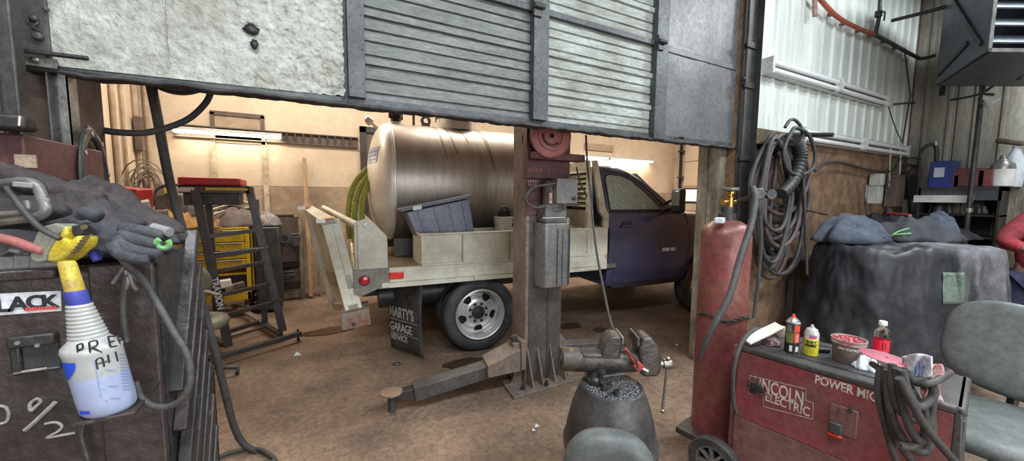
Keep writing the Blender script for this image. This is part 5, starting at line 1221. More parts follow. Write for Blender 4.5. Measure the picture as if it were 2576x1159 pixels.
m = MB().hexa([WD(WL-.03, -.004, .17), WD(WL+.02, -.004, .17), WD(WL+.02, WW+.004, .17), WD(WL-.03, WW+.004, .17), WD(WL-.03, -.004, WZ), WD(WL-.01, -.004, WZ), WD(WL-.01, WW+.004, WZ), WD(WL-.03, WW+.004, WZ)]); m.build('front_panel', K['weld_black'], we, bevel=.006)
# latch
a, z = WPl(2090, 1010); a2, z2 = WPl(2155, 1105)
m = wbox(a, a2, -.012, .0, z2, z).build('latch_plate', K['weld_low'], we, bevel=.006)
q = [WPl(*s) for s in ((2085, 1085), (2085, 1060), (2135, 1065), (2130, 1100))]
a, z = WPl(2110, 1075); wbox(a-.03, a+.02, -.045, -.01, z-.02, z+.035).build('latch_handle', K['weld_black'], we, bevel=.008)
wbox(a-.03, a+.02, -.046, -.02, z-.032, z-.018).build('latch_tip', K['red_light'], we, bevel=.004, label='bright red latch tip')
a, z = WPl(2112, 1030); MB().hexa([WD(a-.004, -.004, z-.02), WD(a+.004, -.004, z-.02), WD(a+.004, -.02, z-.02), WD(a-.004, -.02, z-.02), WD(a-.002, -.004, z+.03), WD(a+.002, -.004, z+.03), WD(a+.002, -.008, z+.03), WD(a-.002, -.008, z+.03)]).build('latch_pin', K['steel_dark'], we)
a, z = WPl(2140, 1030); MB().lathe([(.010, 0), (.010, .004)], WD(a, -.013, z), tuple(-B_), 16).build('lock_hole', K['black'], we)
def wtext(t_, px0, py0, px1, size, mat='ltr', b=.0015):
    a, z = WPl(px0, py0); a1, _ = WPl(px1, py0)
    o = text(t_, size, K[mat], we, WD(0, -.0008, 0), A_, (0, 0, 1), 'lettering', .0006, b, 1.)
    off = ORG[o.name]; ws = [(Vector(v.co)+off-W0).dot(A_) for v in o.data.vertices]; lo, hi = min(ws), max(ws); k = (a1-a)/(hi-lo)
    for v in o.data.vertices:
        p = Vector(v.co); w_ = (p+off-W0).dot(A_); v.co = p+A_*(a+(w_-lo)*k-w_)+Vector((0, 0, z))
K['ltr'] = M('cream_lettering', (.62, .56, .50), (.30, .12, .12), .5, 0, 40, .35, 0)
(a0, z0), (a1, z1), (ae, ze), (af, zf) = WPl(1892, 1005), WPl(2030, 1040), WPl(1950, 1010), WPl(2056, 1045)
LA, LZ_ = WPl(1903, 985)
hL = WPl(1960, 965)[1]-WPl(1960, 1003)[1]
wtext('LINCOLN', 1896, 974, 2024, hL*1.18, 'ltr', .002)
wtext('ELECTRIC', 1925, 1006, 2040, hL*.80, 'ltr', .0010)
wtext('POWER MIG', 2050, 962, 2212, hL*.72, 'ltr', .0015)
# outline plates around the words
def wframe(pts): 
    m = MB(); pp = [WD(*(lambda q: (q[0], -.001, q[1]))(WPl(*p))) for p in pts]; m.tube(pp, .0016, 5, True); m.build('logo_frame', K['ltr'], we)
wframe([(1886, 944), (2028, 978), (2026, 1006), (2046, 1014), (2044, 1054), (1920, 1022), (1920, 996), (1884, 990)])
# cable gland with burnt knot at the left of the logo
c_a, c_z = WPl(1905, 975)
m = MB().lathe([(.026, 0), (.030, .008), (.026, .02), (.010, .022)], WD(c_a, 0, c_z), tuple(-B_), 20)
random.seed(5)
for k in range(9):
    a = 2*PI*k/9; r = random.uniform(.035, .05); m.tube(spline([WD(c_a, -.015, c_z), WD(c_a+r*.6*math.cos(a), -.02, c_z+r*.6*math.sin(a)), WD(c_a+r*math.cos(a+.5), -.003, c_z+r*math.sin(a+.5))], 4), .003, 5)
m.build('tape_knot', K['black'], we)
# cart
m = wbox(-.38, WL+.02, .10, WW, .12, .16); m.build('cart_platform', K['steel_dark'], we, bevel=.004)
m = MB()
for b in (.02, WW-.05): wbox(-.03, -.005, b, b+.03, .16, .84, m)
wbox(-.03, -.005, .02, WW-.02, .74, .78, m); m.build('cylinder_bracket', K['weld_low'], we)
def cwheel(c, R, nm):
    w = MB().lathe([(R*.66, -.028), (R*.95, -.030), (R, -.02), (R, .02), (R*.95, .030), (R*.66, .028)], c, tuple(-B_), 56, cap=False).build(nm, K['rubber'], we)
    m = MB().lathe([(R*.68, -.026), (R*.70, .026), (R*.62, .028), (R*.60, -.0), (R*.62, -.026)], c, tuple(-B_), 48, cap=False).lathe([(R*.14, -.03), (R*.16, .03), (R*.08, .036)], c, tuple(-B_), 20)
    for k in range(8):
        a = 2*PI*k/8+.2; d = A_*math.cos(a)+Vector((0, 0, 1))*math.sin(a); m.bar(c-B_*.012+d*R*.12, c-B_*.012+d*R*.64, .016, .022, tuple(-B_))
    m.build('spokes', K['hyd'], w)
    MB().lathe([(R*.6, .02), (R*.6, .024)], c, tuple(B_), 32).build('wheel_back', K['black'], w)
wc = P(1806, 1142, D=2.2); s_ = (wc-W0).dot(A_)
cwheel(WD(s_, -.02, .142), .142, 'wheel')
cwheel(WD(s_, WW+.03, .142), .142, 'wheel')
m = MB().tube([WD(s_, 0, .142), WD(s_, WW+.03, .142)], .012, 10); m.build('axle', K['steel_dark'], we)
for b in (.06, WW-.06): MB().tube([WD(WL-.1, b-.015, .06), WD(WL-.1, b+.015, .06)], .055, 18).box(*[0]*6).build('caster', K['rubber'], we) if False else MB().tube([WD(WL-.1, b-.015, .058), WD(WL-.1, b+.015, .058)], .056, 18).build('caster', K['rubber'], we)
# bail handle at the front
pts = [P(2195, 915, D=1.55), P(2235, 940, D=1.42), P(2300, 962, D=1.33), P(2345, 962, D=1.3), P(2380, 942, D=1.36), P(2388, 935, D=1.5), P(2360, 925, D=1.7)]
m = MB().tube(spline(pts, 8), .012, 12); m.build('front_handle', K['hose'], we)
# power cord loop at the back left
pts = [P(1920, 828, D=2.1), P(1890, 832, D=2.05), P(1862, 870, D=2.0), P(1846, 930, D=1.98), P(1845, 1000, D=1.98), P(1852, 1040, D=1.98)]
o = MB().tube(spline(pts, 8), .011, 10).build('power_cord', K['hose'], we)
# torch cable loops hanging on the front
loops = [([(2215, 925), (2210, 990), (2228, 1070), (2262, 1170), (2330, 1230)], 1.42), ([(2228, 920), (2232, 1000), (2255, 1100), (2310, 1175), (2372, 1190)], 1.40), ([(2245, 915), (2245, 970), (2262, 1030), (2300, 1055), (2316, 1030), (2290, 975)], 1.34),
         ([(2256, 925), (2268, 1000), (2290, 1080), (2318, 1110), (2328, 1080), (2322, 1010)], 1.32), ([(2270, 930), (2285, 985), (2312, 1022), (2345, 1000), (2348, 970)], 1.30), ([(2280, 935), (2300, 960), (2330, 965), (2345, 1000), (2335, 1070), (2300, 1120), (2262, 1120)], 1.33),
         ([(2235, 930), (2240, 1030), (2285, 1120), (2330, 1135), (2345, 1080), (2338, 1010)], 1.36), ([(2262, 950), (2320, 1060), (2375, 1130), (2420, 1180)], 1.28)]
t = thing('torch_cable', 'bundle of looped grey torch cables hanging on the front of the welder', 'cable', P(2290, 1100, D=1.35))
for pts, D in loops:
    MB().tube(spline(PP(pts, D=D), 10), .0125, 12).build('cable_loop', K['hose'], t)

# things standing on the welder top
def top(px, py): p = P(px, py, Z=WZ); p.z = WZ+.001; return p
def canthing(name, label, c, r, h, mats, cat='can', extra=None):
    t = thing(name, label, cat, c)
    return t
# spray can (black/red)
c = top(1990, 884); D_ = (c-CAM).dot(_f); s = D_/F
t = thing('spray_can', 'tall black and olive spray can with red label and red nozzle', 'can', c); r = .031; h = .19
tocam = (CAM-c); tocam.z = 0; tocam.normalize(); rt_ = Vector((-tocam.y, tocam.x, 0))
def cyl_patch(c, r, a0, a1, z0, z1, mat, parent, name, off=.0006, n=14):
    m = MB(); m.grid(lambda u, v: c+(tocam*math.cos(a0+(a1-a0)*u)+rt_*math.sin(a0+(a1-a0)*u))*(r+off)+Vector((0, 0, z0+(z1-z0)*v)), n, 1)
    return m.build(name, mat, parent, smooth='all')
MB().lathe([(r-.004, 0), (r, .003), (r, h*.80), (r-.002, h*.815)], c, (0, 0, 1), 40).build('body', K['can_black'], t)
MB().lathe([(r+.001, 0), (r+.001, .006), (r-.002, .008)], c+Vector((0, 0, h*.805)), (0, 0, 1), 40).lathe([(r-.002, .008), (r*.75, .020), (r*.45, .027), (r*.42, .030)], c+Vector((0, 0, h*.805)), (0, 0, 1), 40).build('dome', K['galv'], t)
MB().lathe([(.010, 0), (.010, .008), (.006, .010), (.006, .018), (.003, .020)], c+Vector((0, 0, h*.805+.028)), (0, 0, 1), 16).build('nozzle', K['can_red'], t)
cyl_patch(c, r, -.9, .15, h*.28, h*.55, K['can_olive'], t, 'olive_band')
lb = cyl_patch(c, r, .25, 1.2, h*.60, h*.78, K['can_red'], t, 'red_label'); cyl_patch(c, r, .25, 1.2, h*.30, h*.57, K['can_red'], t, 'red_label')
for i in range(6): cyl_patch(c, r, .5, .95, h*(.33+.035*i), h*(.345+.035*i), K['can_white'], lb, 'print_line', .0012)
cyl_patch(c, r, -.3, .12, h*.05, h*.22, K['sticker'], t, 'barcode_label'); cyl_patch(c, r, .55, 1.1, h*.05, h*.20, K['sticker'], t, 'info_label')
for i in range(7): cyl_patch(c, r, -.8, -.1, h*(.58+.03*i), h*(.588+.03*i), K['can_white'], t, 'print_line', .0008)
# yellow can
c = top(2038, 892); r = .031; h = .155
t = thing('spray_can', 'shorter spray can with white upper and yellow lower label', 'can', c)
tocam = (CAM-c); tocam.z = 0; tocam.normalize(); rt_ = Vector((-tocam.y, tocam.x, 0))
MB().lathe([(r-.004, 0), (r, .003), (r, h*.74), (r-.004, h*.80), (r*.75, h*.87), (r*.4, h*.91), (r*.38, h*.93)], c, (0, 0, 1), 40).build('body', K['can_white'], t)
MB().lathe([(.008, 0), (.008, .006), (.005, .008), (.005, .014)], c+Vector((0, 0, h*.93)), (0, 0, 1), 14).build('nozzle', K['can_white'], t)
yl = cyl_patch(c, r, -1.5, 1.5, h*.03, h*.55, K['can_yel'], t, 'yellow_label', n=30)
cyl_patch(c, r, -.3, .7, h*.60, h*.66, K['can_red'], t, 'red_stripe'); cyl_patch(c, r, -.3, .7, h*.66, h*.71, K['ink_blue_pale'], t, 'blue_stripe')
def ctext(s, size, c, r, z, mat, parent, span, b=.0008):
    # characters set round the can
    n = len(s)
    for i, ch in enumerate(s):
        if ch == ' ': continue
        a = (-.5+(i+.5)/n)*span; nrm_ = tocam*math.cos(a)+rt_*math.sin(a); tg = rt_*math.cos(a)-tocam*math.sin(a)
        text(ch, size, mat, parent, c+nrm_*(r+.0012)-tg*size*.3+Vector((0, 0, z)), tg, (0, 0, 1), 'letter', .0002, b)
ctext('RUST', .016, c, r, h*.44, K['ink'], yl, 1.3); ctext('AWAY', .020, c, r, h*.32, K['ink'], yl, 1.5, .0012)
for i in range(5): cyl_patch(c, r, -.7, .6, h*(.08+.04*i), h*(.09+.04*i), K['can_olive'], yl, 'print_line', .0012)
# hand-cleaner tub
c = top(2131, 908); r = .066; h = .115
t = thing('cleaner_tub', 'greasy dark tub full of red grease with a pale rim', 'tub', c)
tocam = (CAM-c); tocam.z = 0; tocam.normalize(); rt_ = Vector((-tocam.y, tocam.x, 0))
b_ = MB().lathe([(r*.83, 0), (r*.86, .004), (r*.96, h*.80)], c, (0, 0, 1), 48).build('body', K['tub'], t)
MB().lathe([(r*.96, h*.78), (r*1.02, h*.80), (r*1.02, h*.86), (r*.99, h*.87), (r*.99, h*.93), (r*1.05, h*.95), (r*1.05, h*1.0), (r*.97, h*1.0), (r*.95, h*.9), (r*.94, h*.85)], c, (0, 0, 1), 48, cap=False).build('rim', K['tubrim'], t)
m = MB(); m.grid(lambda u, v: c+Vector((r*.95*v*math.cos(2*PI*u), r*.95*v*math.sin(2*PI*u), h*.93+.010*nz(v*math.cos(2*PI*u)*5, v*math.sin(2*PI*u)*5, 2)+.004*nz(v*math.cos(2*PI*u)*16, v*math.sin(2*PI*u)*16, 2))), 48, 16, True); m.build('red_grease', K['grease'], t)
ctext('MASTERPRO', .0155, c, r*.93, h*.60, K['can_white'], b_, 1.25, .0006)
for i in range(5): cyl_patch(c, r*.905+.0015*i, -.35, .45, h*(.30+.06*i), h*(.306+.06*i), K['tubrim'], b_, 'print_line', .001)
# soda bottle
c = top(2214, 892); r = .031
t = thing('drink_bottle', 'clear plastic bottle with bright red label and white cap', 'bottle', c)
tocam = (CAM-c); tocam.z = 0; tocam.normalize(); rt_ = Vector((-tocam.y, tocam.x, 0))
MB().lathe([(.010, .002), (r*.9, 0), (r, .01), (r, .085), (r*.95, .09), (r*.98, .10), (r*.98, .115), (r*.8, .135), (.014, .15), (.0135, .158)], c, (0, 0, 1), 40, cap=False).build('bottle', K['clear'], t, smooth='all')
lb = MB().lathe([(r+.0008, .022), (r+.0008, .084)], c, (0, 0, 1), 40, cap=False).build('label', K['label_red'], t)
for i in range(4): cyl_patch(c, r, .15+.16*i, .25+.16*i, .035, .072, K['can_red'] if i % 2 else K['ink'], lb, 'print_mark', .0014)
MB().lathe([(.0165, .155), (.017, .158), (.017, .174), (.015, .177)], c, (0, 0, 1), 28).build('cap', K['white_plastic'], t)
# grey tray and rag
o = MB().bar(P(1876, 858, D=2.02), P(1962, 818, D=2.05), .06, .012, (0, -.2, 1)).build('flat_plate', K['cream'], bevel=.003); setp(o, 'small dirty white plate leaning on the rear of the welder top', 'plate')
o = rag(top(1940, 862), .07, .05, .02, 4, .3, .6).build('dark_rag', K['maroon'], smooth='all'); setp(o, 'dark purple rag under the white plate on the welder', 'rag')
o = MB().lathe([(.03, 0), (.034, .02), (.034, .05), (.03, .055)], top(1965, 845), (0, 0, 1), 20).build('small_cup', K['tubrim']); setp(o, 'small dirty cup behind the tall spray can', 'cup')
o = MB().tube([top(2056, 885)+Vector((0, 0, .01)), top(2085, 886)+Vector((0, 0, .01))], .012, 12).build('tape_roll', K['black']); setp(o, 'small black roll between yellow can and tub', 'roll')
# pink pad, paper, bag
c = P(2230, 902, D=1.46)
o = MB().lathe([(.005, 0), (.078, .0), (.082, .003), (.078, .006), (.005, .006)], c, (.10, -.10, 1), 40, cap=False).build('pink_disc', K['pinkpad']); setp(o, 'flat pink round sanding disc lying on the torch cables', 'disc')
o = rag(P(2178, 924, Z=WZ)+Vector((0, 0, .001)), .06, .05, .05, 7, .3, 1.2).build('crumpled_paper', K['paper'], smooth='all'); setp(o, 'crumpled white paper below the pink disc', 'paper')
c = P(2312, 930, D=1.36)
def bagf(u, v):
    p0 = P(2270+75*u, 897+60*v-8*math.sin(u*3), D=1.40-.07*u+.02*math.sin(u*9+v*4)); return p0
m = MB(); m.grid(bagf, 16, 12); o = m.build('paper_bag', K['bag'], solid=.003, smooth='all'); setp(o, 'white printed snack bag hanging by the welder handle', 'bag')
for i in range(5):
    pts = [P(2288+i*9, 905+2*i, D=1.375-.004*i), P(2290+i*9, 925+i, D=1.37-.004*i), P(2287+i*9, 945+i, D=1.365-.004*i)]
    MB().tube(spline(pts, 3), .0016, 5).build('print_stroke', K['ink_blue_pale'], o)
m = MB(); m.grid(lambda u, v: P(2322+48*u+6*math.sin(v*7), 915+95*v, D=1.35+.03*math.sin(v*6+u*3)), 10, 14); o = m.build('snack_wrapper', K['bagred'], solid=.003, smooth='all'); setp(o, 'red and white crumpled wrapper hanging behind the handle', 'wrapper')
o = MB().obox(P(2356, 935, D=1.38), (.05, .02, .035), (.2, .5, .2)).build('orange_flap', K['orange_hose'], bevel=.004); setp(o, 'small orange packet poking out beside the bag', 'packet')

# ================================================================== OFFICE CHAIRS
def slabcushion(c, w, h, th, R, bulge=.3):
    """rounded cushion; R: matrix columns = width, height, thickness axes"""
    m = MB(); n = 40; rows = [(-.5, .80), (-.42, .93), (-.2, 1.0), (.1, 1.0), (.35, .95), (.48, .82), (.52, .55), (.53, .0)]
    def se(a, k): 
        ca, sa = math.cos(a), math.sin(a); q = (abs(ca)**2.8+abs(sa)**2.8)**(-1/2.8); return ca*q*k, sa*q*k
    vs = []; fs = []
    rows = [(-.5, .0)]+rows
    for t_, k in rows:
        for i in range(n):
            x, y = se(2*PI*i/n, k)
            vs.append(c+R[0]*(x*w/2*(1+.06*y))+R[1]*(y*h/2)+R[2]*(t_*th-bulge*th*.3*x*x))
    for j in range(len(rows)-1):
        for i in range(n): fs.append((j*n+i, j*n+(i+1) % n, (j+1)*n+(i+1) % n, (j+1)*n+i))
    m.add(vs, fs); return m
def office_chair(label, base, yaw, sh=.50, W_=.46, rec=.22, roll=0., shell=True):
    t = thing('office_chair', label, 'chair', (base[0], base[1], 0), 0)
    b = Vector((base[0], base[1], 0)); cr, sr = math.cos(yaw), math.sin(yaw); fw = Vector((cr, sr, 0)); sd = Vector((-sr, cr, 0)); up = Vector((0, 0, 1))
    slabcushion(b+up*sh+fw*max(0, W_-.46)*1.3, .50, .50+max(0, W_-.46)*1.6, .10, (sd, fw, up)).build('seat', K['chair_grey'], t, smooth='all', sub=1)
    slabcushion(b+up*(sh-.07)+fw*.0, .47, .47, .05, (sd, fw, -up)).build('seat_shell', K['chair_shell'], t, smooth='all')
    bu = (up-fw*rec).normalized(); bn = (fw+up*rec).normalized()
    bc = b-fw*.29+up*(sh+.30); s0_, u0_ = sd.copy(), bu.copy()
    if roll: sd_, bu = s0_*math.cos(roll)+u0_*math.sin(roll), u0_*math.cos(roll)-s0_*math.sin(roll)
    else: sd_ = sd
    slabcushion(bc, W_, .52, .09, (sd_, bu, bn)).build('backrest', K['chair_grey'], t, smooth='all', sub=1)
    slabcushion(bc-bn*.03-bu*.03, W_-.06, .42, .05, (sd_, bu, -bn)).build('back_shell', K['chair_shell'] if shell else K['chair_grey'], t, smooth='all')
    MB().tube(spline([b+up*(sh-.09), b-fw*.25+up*(sh-.08), b-fw*.36+up*(sh+.05), bc-bn*.06], 6), .022, 10).build('back_bar', K['black'], t)
    MB().tube([b+up*.12, b+up*(sh-.09)], .028, 14).build('gas_column', K['black'], t)
    m = MB()
    for k in range(5):
        a = k*2*PI/5+.3; e_ = b+Vector((.29*math.cos(a), .29*math.sin(a), .07)); m.tube([b+up*.11, e_], .022, 10)
    bs = m.build('star_base', K['black'], t)
    for k in range(5):
        a = k*2*PI/5+.3; e_ = b+Vector((.29*math.cos(a), .29*math.sin(a), .03)); MB().tube([e_-Vector((.022, 0, 0)), e_+Vector((.022, 0, 0))], .03, 14).build('caster', K['black'], bs)
    return t
q = P(2500, 1060, D=1.98); office_chair('large grey office chair with maroon shell at the right edge', (q.x+.02, q.y-.02), math.radians(183), sh=.52, W_=.58, rec=.30, roll=-.13)
q = P(1535, 1150, D=1.0); fw_ = Vector((math.cos(math.radians(50)), math.sin(math.radians(50)), 0)); office_chair('grey office chair in front of the keg, only its rounded back top showing', (q.x+fw_.x*.36, q.y+fw_.y*.36), math.radians(50), sh=.475, shell=False, W_=.27)

# ================================================================== RIGHT SIDE
# unlit wall fixtures
for (l0, l1, zz, lab) in (((1945, 165), (2238, 250), 0, 'upper unlit white double-tube light fixture on the siding'), ((2025, 345), (2288, 375), 0, 'lower unlit white double-tube light fixture above the board wall')):
    a, b = P(*l0, Y=2.02), P(*l1, Y=2.02); z = (a.z+b.z)/2
    t = thing('wall_light', lab, 'light', ((a.x+b.x)/2, 2.05, z-.07))
    m = MB().box(a.x, b.x, 2.095, 2.115, z-.07, z+.07).box(a.x, b.x, 2.05, 2.095, z+.062, z+.07).box(a.x, b.x, 2.06, 2.095, z-.07, z-.062)
    m.build('housing', K['fixture'], t, bevel=.004)
    for x0, x1, y0 in ((a.x-.015, a.x+.02, 2.01), (b.x-.02, b.x+.015, 2.01)): B(x0, x1, y0, 2.115, z-.075, z+.075).build('end_cap', K['fixture'], t, bevel=.003)
    B((a.x+b.x)/2-.02, (a.x+b.x)/2+.02, 1.99, 2.06, z-.07, z+.07).build('middle_clamp', K['fixture'], t, bevel=.003)
    for dz_ in (-.035, .035):
        for x0, x1 in ((a.x+.02, (a.x+b.x)/2-.02), ((a.x+b.x)/2+.02, b.x-.02)): MB().tube([(x0, 2.045, z+dz_), (x1, 2.045, z+dz_)], .024, 14).build('tube', K['tube_off'], t)
    B(a.x+.02, b.x-.02, 2.08, 2.095, z-.006, z+.006).build('centre_rib', K['steel_dark'], t)
# orange air line with hangers
t = thing('air_line', 'orange air line curving down the white siding and turning black near the corner', 'hose', P(2200, 85, Y=2.05))
p1 = PP([(2050, -20), (2075, 12), (2110, 45), (2160, 72), (2198, 86)], Y=2.05); p2 = PP([(2198, 86), (2240, 108), (2280, 130), (2305, 143)], Y=2.05)+[P(2318, 147, Y=2.0), P(2350, 140, Y=1.85)]
MB().tube(spline(p1, 8), .022, 12).build('orange_pipe', K['orange_hose'], t, label='orange stretch of the air line')
MB().tube(spline(p2, 6), .022, 12).build('black_pipe', K['steel_dark'], t)
m = MB()
for q in ((2092, 35), (2125, 58), (2160, 76), (2192, 88), (2225, 104), (2255, 120)):
    c = P(*q, Y=2.09); m.obox(c, (.05, .06, .03))
m.build('clamp', K['orange_hose'], t)
o = MB().bar(P(2049, -30, Y=2.06), P(2050, 42, Y=2.06), .05, .03, (0, 1, 0)).build('hanger_bar', K['tubrim'], bevel=.004); setp(o, 'short grey-brown bar hanging beside the orange line', 'bar')
t = thing('pipe_drop', 'dark vertical pipe with valve above the corner by the orange line', 'pipe', P(2210, 40, Y=2.05))
m = MB().tube(PP([(2216, -30), (2212, 40), (2203, 84)], Y=2.04), .02, 10).lathe([(.035, -.03), (.035, .03)], P(2210, 35, Y=2.04), (0, 0, 1), 12).tube(PP([(2210, 28), (2226, 30), (2224, 52)], Y=2.0), .008, 6); m.build('pipe', K['steel_dark'], t)
o = MB().tube([P(2243, 52, Y=1.9), P(2340, 28, Y=1.6), P(2420, 5, Y=1.4)], .018, 10).build('ceiling_rod', K['steel_dark']); setp(o, 'dark rod running up towards the ceiling at the corner', 'rod')
# corner wires
o = MB().tube(PP([(2275, 120), (2290, 240), (2270, 360)], Y=2.08), .008, 6).build('wire', K['steel_dark']); setp(o, 'thin dark wire running down the siding at the corner', 'wire')
o = MB().tube(spline(PP([(2235, 268), (2245, 300), (2258, 335), (2272, 360)], Y=2.02), 5), .006, 6).build('wire', K['hose']); setp(o, 'thin grey wire from upper fixture to lower fixture', 'wire')
o = MB().tube(spline([P(2250, 262, Y=2.0), P(2330, 256, D=5.5), P(2400, 250, D=4.9), P(2465, 236, D=4.5), P(2500, 215, D=4.2), P(2576, 170, D=4)], 8), .012, 8).build('power_cable', K['rubber']); setp(o, 'black cable strung from the upper fixture across to the right', 'cable')
o = MB().tube(spline([P(2345, 255, D=5.3), P(2325, 280, D=5.4), P(2305, 300, D=5.5), P(2330, 300, D=5.4)], 6), .006, 6).build('wire', K['rubber']); setp(o, 'thin wire loop hanging below the strung black cable', 'wire')
o = MB().tube([P(2368, 190, D=4.8), P(2372, 215, D=4.8)], .012, 8).lathe([(.03, 0), (.03, .10), (.02, .13)], P(2370, 240, D=4.8), (0, 0, 1), 14).build('hanging_plug', K['black']); setp(o, 'small black plug hanging below the heater', 'plug')
# vertical pipes in front of the right wall
for (q0, q1, D, w, lab) in (((2474, 200), (2424, 560), 4.3, .024, 'thick vertical pipe dropping in front of the shelf'), ((2418, 185), (2372, 470), 4.9, .018, 'thinner vertical pipe left of the thick one, below the heater'), ((2340, 370), (2335, 560), 4.9, .022, 'dark curved pipe end rising behind the draped machine')):
    t = thing('vertical_pipe', lab, 'pipe', P(*q1, D=D)); 
    a = P(*q0, D=D); b = P(*q1, D=D); b = Vector((a.x, a.y, 0)) if q0[0] != 2340 else b
    pts = [a, (a+b)/2, b]
    if q0[0] == 2340: pts = spline([P(2312, 400, D=D), P(2322, 375, D=D), P(2345, 363, D=D), P(2356, 380, D=D), P(2350, 450, D=D), P(2340, 540, D=D)], 6)
    MB().tube(pts, w, 12).build('pipe', K['steel_dark'], t)
    MB().lathe([(w*1.5, 0), (w*1.5, .05)], pts[len(pts)//2], (0, 0, 1), 12).build('coupling', K['galv'], t)
t = thing('flood_lamp', 'small lamp head on a bracket high on the thick vertical pipe', 'lamp', P(2480, 250, D=4.2))
c = P(2480, 245, D=4.2); m = MB().lathe([(.02, -.05), (.05, 0), (.07, .08), (.065, .09)], c, (.3, -.5, -.6), 20); m.build('lamp_head', K['white_plastic'], t); MB().tube([c, P(2464, 262, D=4.2), P(2470, 235, D=4.2), P(2500, 238, D=4.1)], .014, 8).build('bracket', K['steel_dark'], t)
o = MB().tube([P(2476, 203, D=4.2), P(2576, 195, D=3.7)], .02, 10).build('support_rod', K['steel_dark']); setp(o, 'dark horizontal rod under the heater at the right edge', 'rod')
# suspended heater
t = thing('unit_heater', 'large dark grey louvred unit heater hanging at the top right', 'heater', P(2480, 170, D=3.2))
fl_, bl_ = P(2480, 163, D=3.1), P(2357, 187, D=4.0)
up = Vector((0, 0, 1)); eR = Vector((_r.x, _r.y, 0)).normalized()
z0 = 2.86; HH = 1.15; WW_ = 1.2
fl_.z = z0; bl_.z = z0; dd = bl_-fl_
fr_ = fl_+eR*WW_; br_ = bl_+eR*WW_
m = MB(); th = .02
nn = up
m.prism([fl_, bl_, bl_+up*HH, fl_+up*HH], eR*th).prism([fr_, br_, br_+up*HH, fr_+up*HH], -eR*th).prism([fl_, fr_, br_, bl_], up*th).prism([fl_+up*HH, fr_+up*HH, br_+up*HH, bl_+up*HH], up*th).prism([bl_, br_, br_+up*HH, bl_+up*HH], -dd*.02)
m.build('casing', K['heater'], t, bevel=.004)
nf = -dd.normalized()
for i in range(8):
    z = .07+i*.135; p0 = fl_+eR*.03+up*z
    m = MB().prism([p0, p0+eR*(WW_-.06), p0+eR*(WW_-.06)+up*.085-nf*.10, p0+up*.085-nf*.10], nf*.008+up*.01); m.build('louvre', K['heater'], t)
m = MB().prism([fl_, fl_+eR*.03, fl_+eR*.03+up*HH, fl_+up*HH], nf*.015).prism([fl_, fr_, fr_+up*.03, fl_+up*.03], nf*.015); m.build('front_frame', K['galv'], t)
m = MB().bar(fl_.lerp(bl_, .1)-eR*.01+up*.1, fl_.lerp(bl_, .75)-eR*.01+up*.75, .02, .04).bar(fl_.lerp(bl_, .95)-eR*.01+up*.1, fl_.lerp(bl_, .35)-eR*.01+up*.2, .02, .04); m.build('side_brace', K['steel_dark'], t)
m = MB().tube([fl_+up*HH+eR*.1, Vector((fl_.x+eR.x*.1, fl_.y+eR.y*.1, 4.6))], .012, 8).tube([fr_+up*HH, Vector((fr_.x, fr_.y, 4.6))], .012, 8).tube([bl_+up*HH, Vector((bl_.x, bl_.y, 4.6))], .012, 8); m.build('hanging_rod', K['steel_dark'], t)
# hose coils on the wall
t = thing('hose_coil', 'big coil of dusty grey and reddish hoses hanging on the wall right of the door', 'hose coil', P(1960, 690, Y=2.0))
random.seed(11)
for i in range(20):
    cx_ = 1962+random.uniform(-14, 14); top_ = 345+random.uniform(-12, 22); bot = [520, 560, 600, 640, 690, 700, 640, 585, 560, 610, 665, 690, 630, 540, 650, 600, 675, 620, 580, 660][i]
    w = random.uniform(34, 62); yy = 2.07-.014*i; sk = random.uniform(-18, 4)
    pts = []
    for k in range(22):
        a = 2*PI*k/22; s = math.sin(a); pts.append(P(cx_+w*math.cos(a)*(1-.25*max(0, s))+sk*max(0, -s)+3*math.sin(3*a+i), (top_+bot)/2-(bot-top_)/2*s, Y=yy))
    MB().tube(spline(pts, 4, True), .018, 10, True).build('hose_loop', K['hose_red'] if i in (1, 4, 5, 9, 13, 17) else K['hose'], t)
pts = PP([(1975, 320), (1988, 302), (2003, 304), (2018, 330), (2020, 400), (2022, 480), (2026, 560), (2030, 690)], Y=1.80); MB().tube(spline(pts, 8), .013, 10).build('hose_loop', K['hose'], t)
pts = PP([(1992, 330), (1972, 380), (1985, 430), (2020, 438), (2046, 420), (2050, 385), (2035, 340), (2005, 322)], Y=1.78); MB().tube(spline(pts, 8, True), .015, 10, True).build('hose_loop', K['hose'], t)
pts = PP([(1900, 500), (1912, 540), (1914, 620), (1906, 720), (1896, 800)], Y=1.75); MB().tube(spline(pts, 8), .014, 10).build('hose_tail', K['hose'], t)
m = MB().tube([(P(1990, 330, Y=2.12).x, 2.13, P(1990, 338, Y=2.12).z), (P(1990, 330, Y=2.12).x, 1.76, P(1990, 334, Y=1.9).z)], .02, 8); m.build('hook', K['steel_dark'], t)
pts = spline(PP([(1998, 352), (2010, 368), (2014, 395), (2006, 430), (1990, 462), (1965, 488)], Y=1.80), 14)
o = MB().tube(pts, .05, 18, rf=lambda i: .048+.007*((i % 4) < 2)).build('flexible_duct', K['duct']); setp(o, 'short dark ribbed flexible duct hanging inside the hose coil', 'duct')
o = MB().tube(spline([P(2050, 430, Y=1.95), P(2075, 412, Y=2.0), P(2110, 408, Y=2.03), P(2150, 418, Y=2.05), P(2200, 430, Y=2.05), P(2235, 432, Y=2.05)], 7), .016, 10).build('wall_hose', K['rubber']); setp(o, 'black hose crossing the brown board wall to the electrical boxes', 'hose')
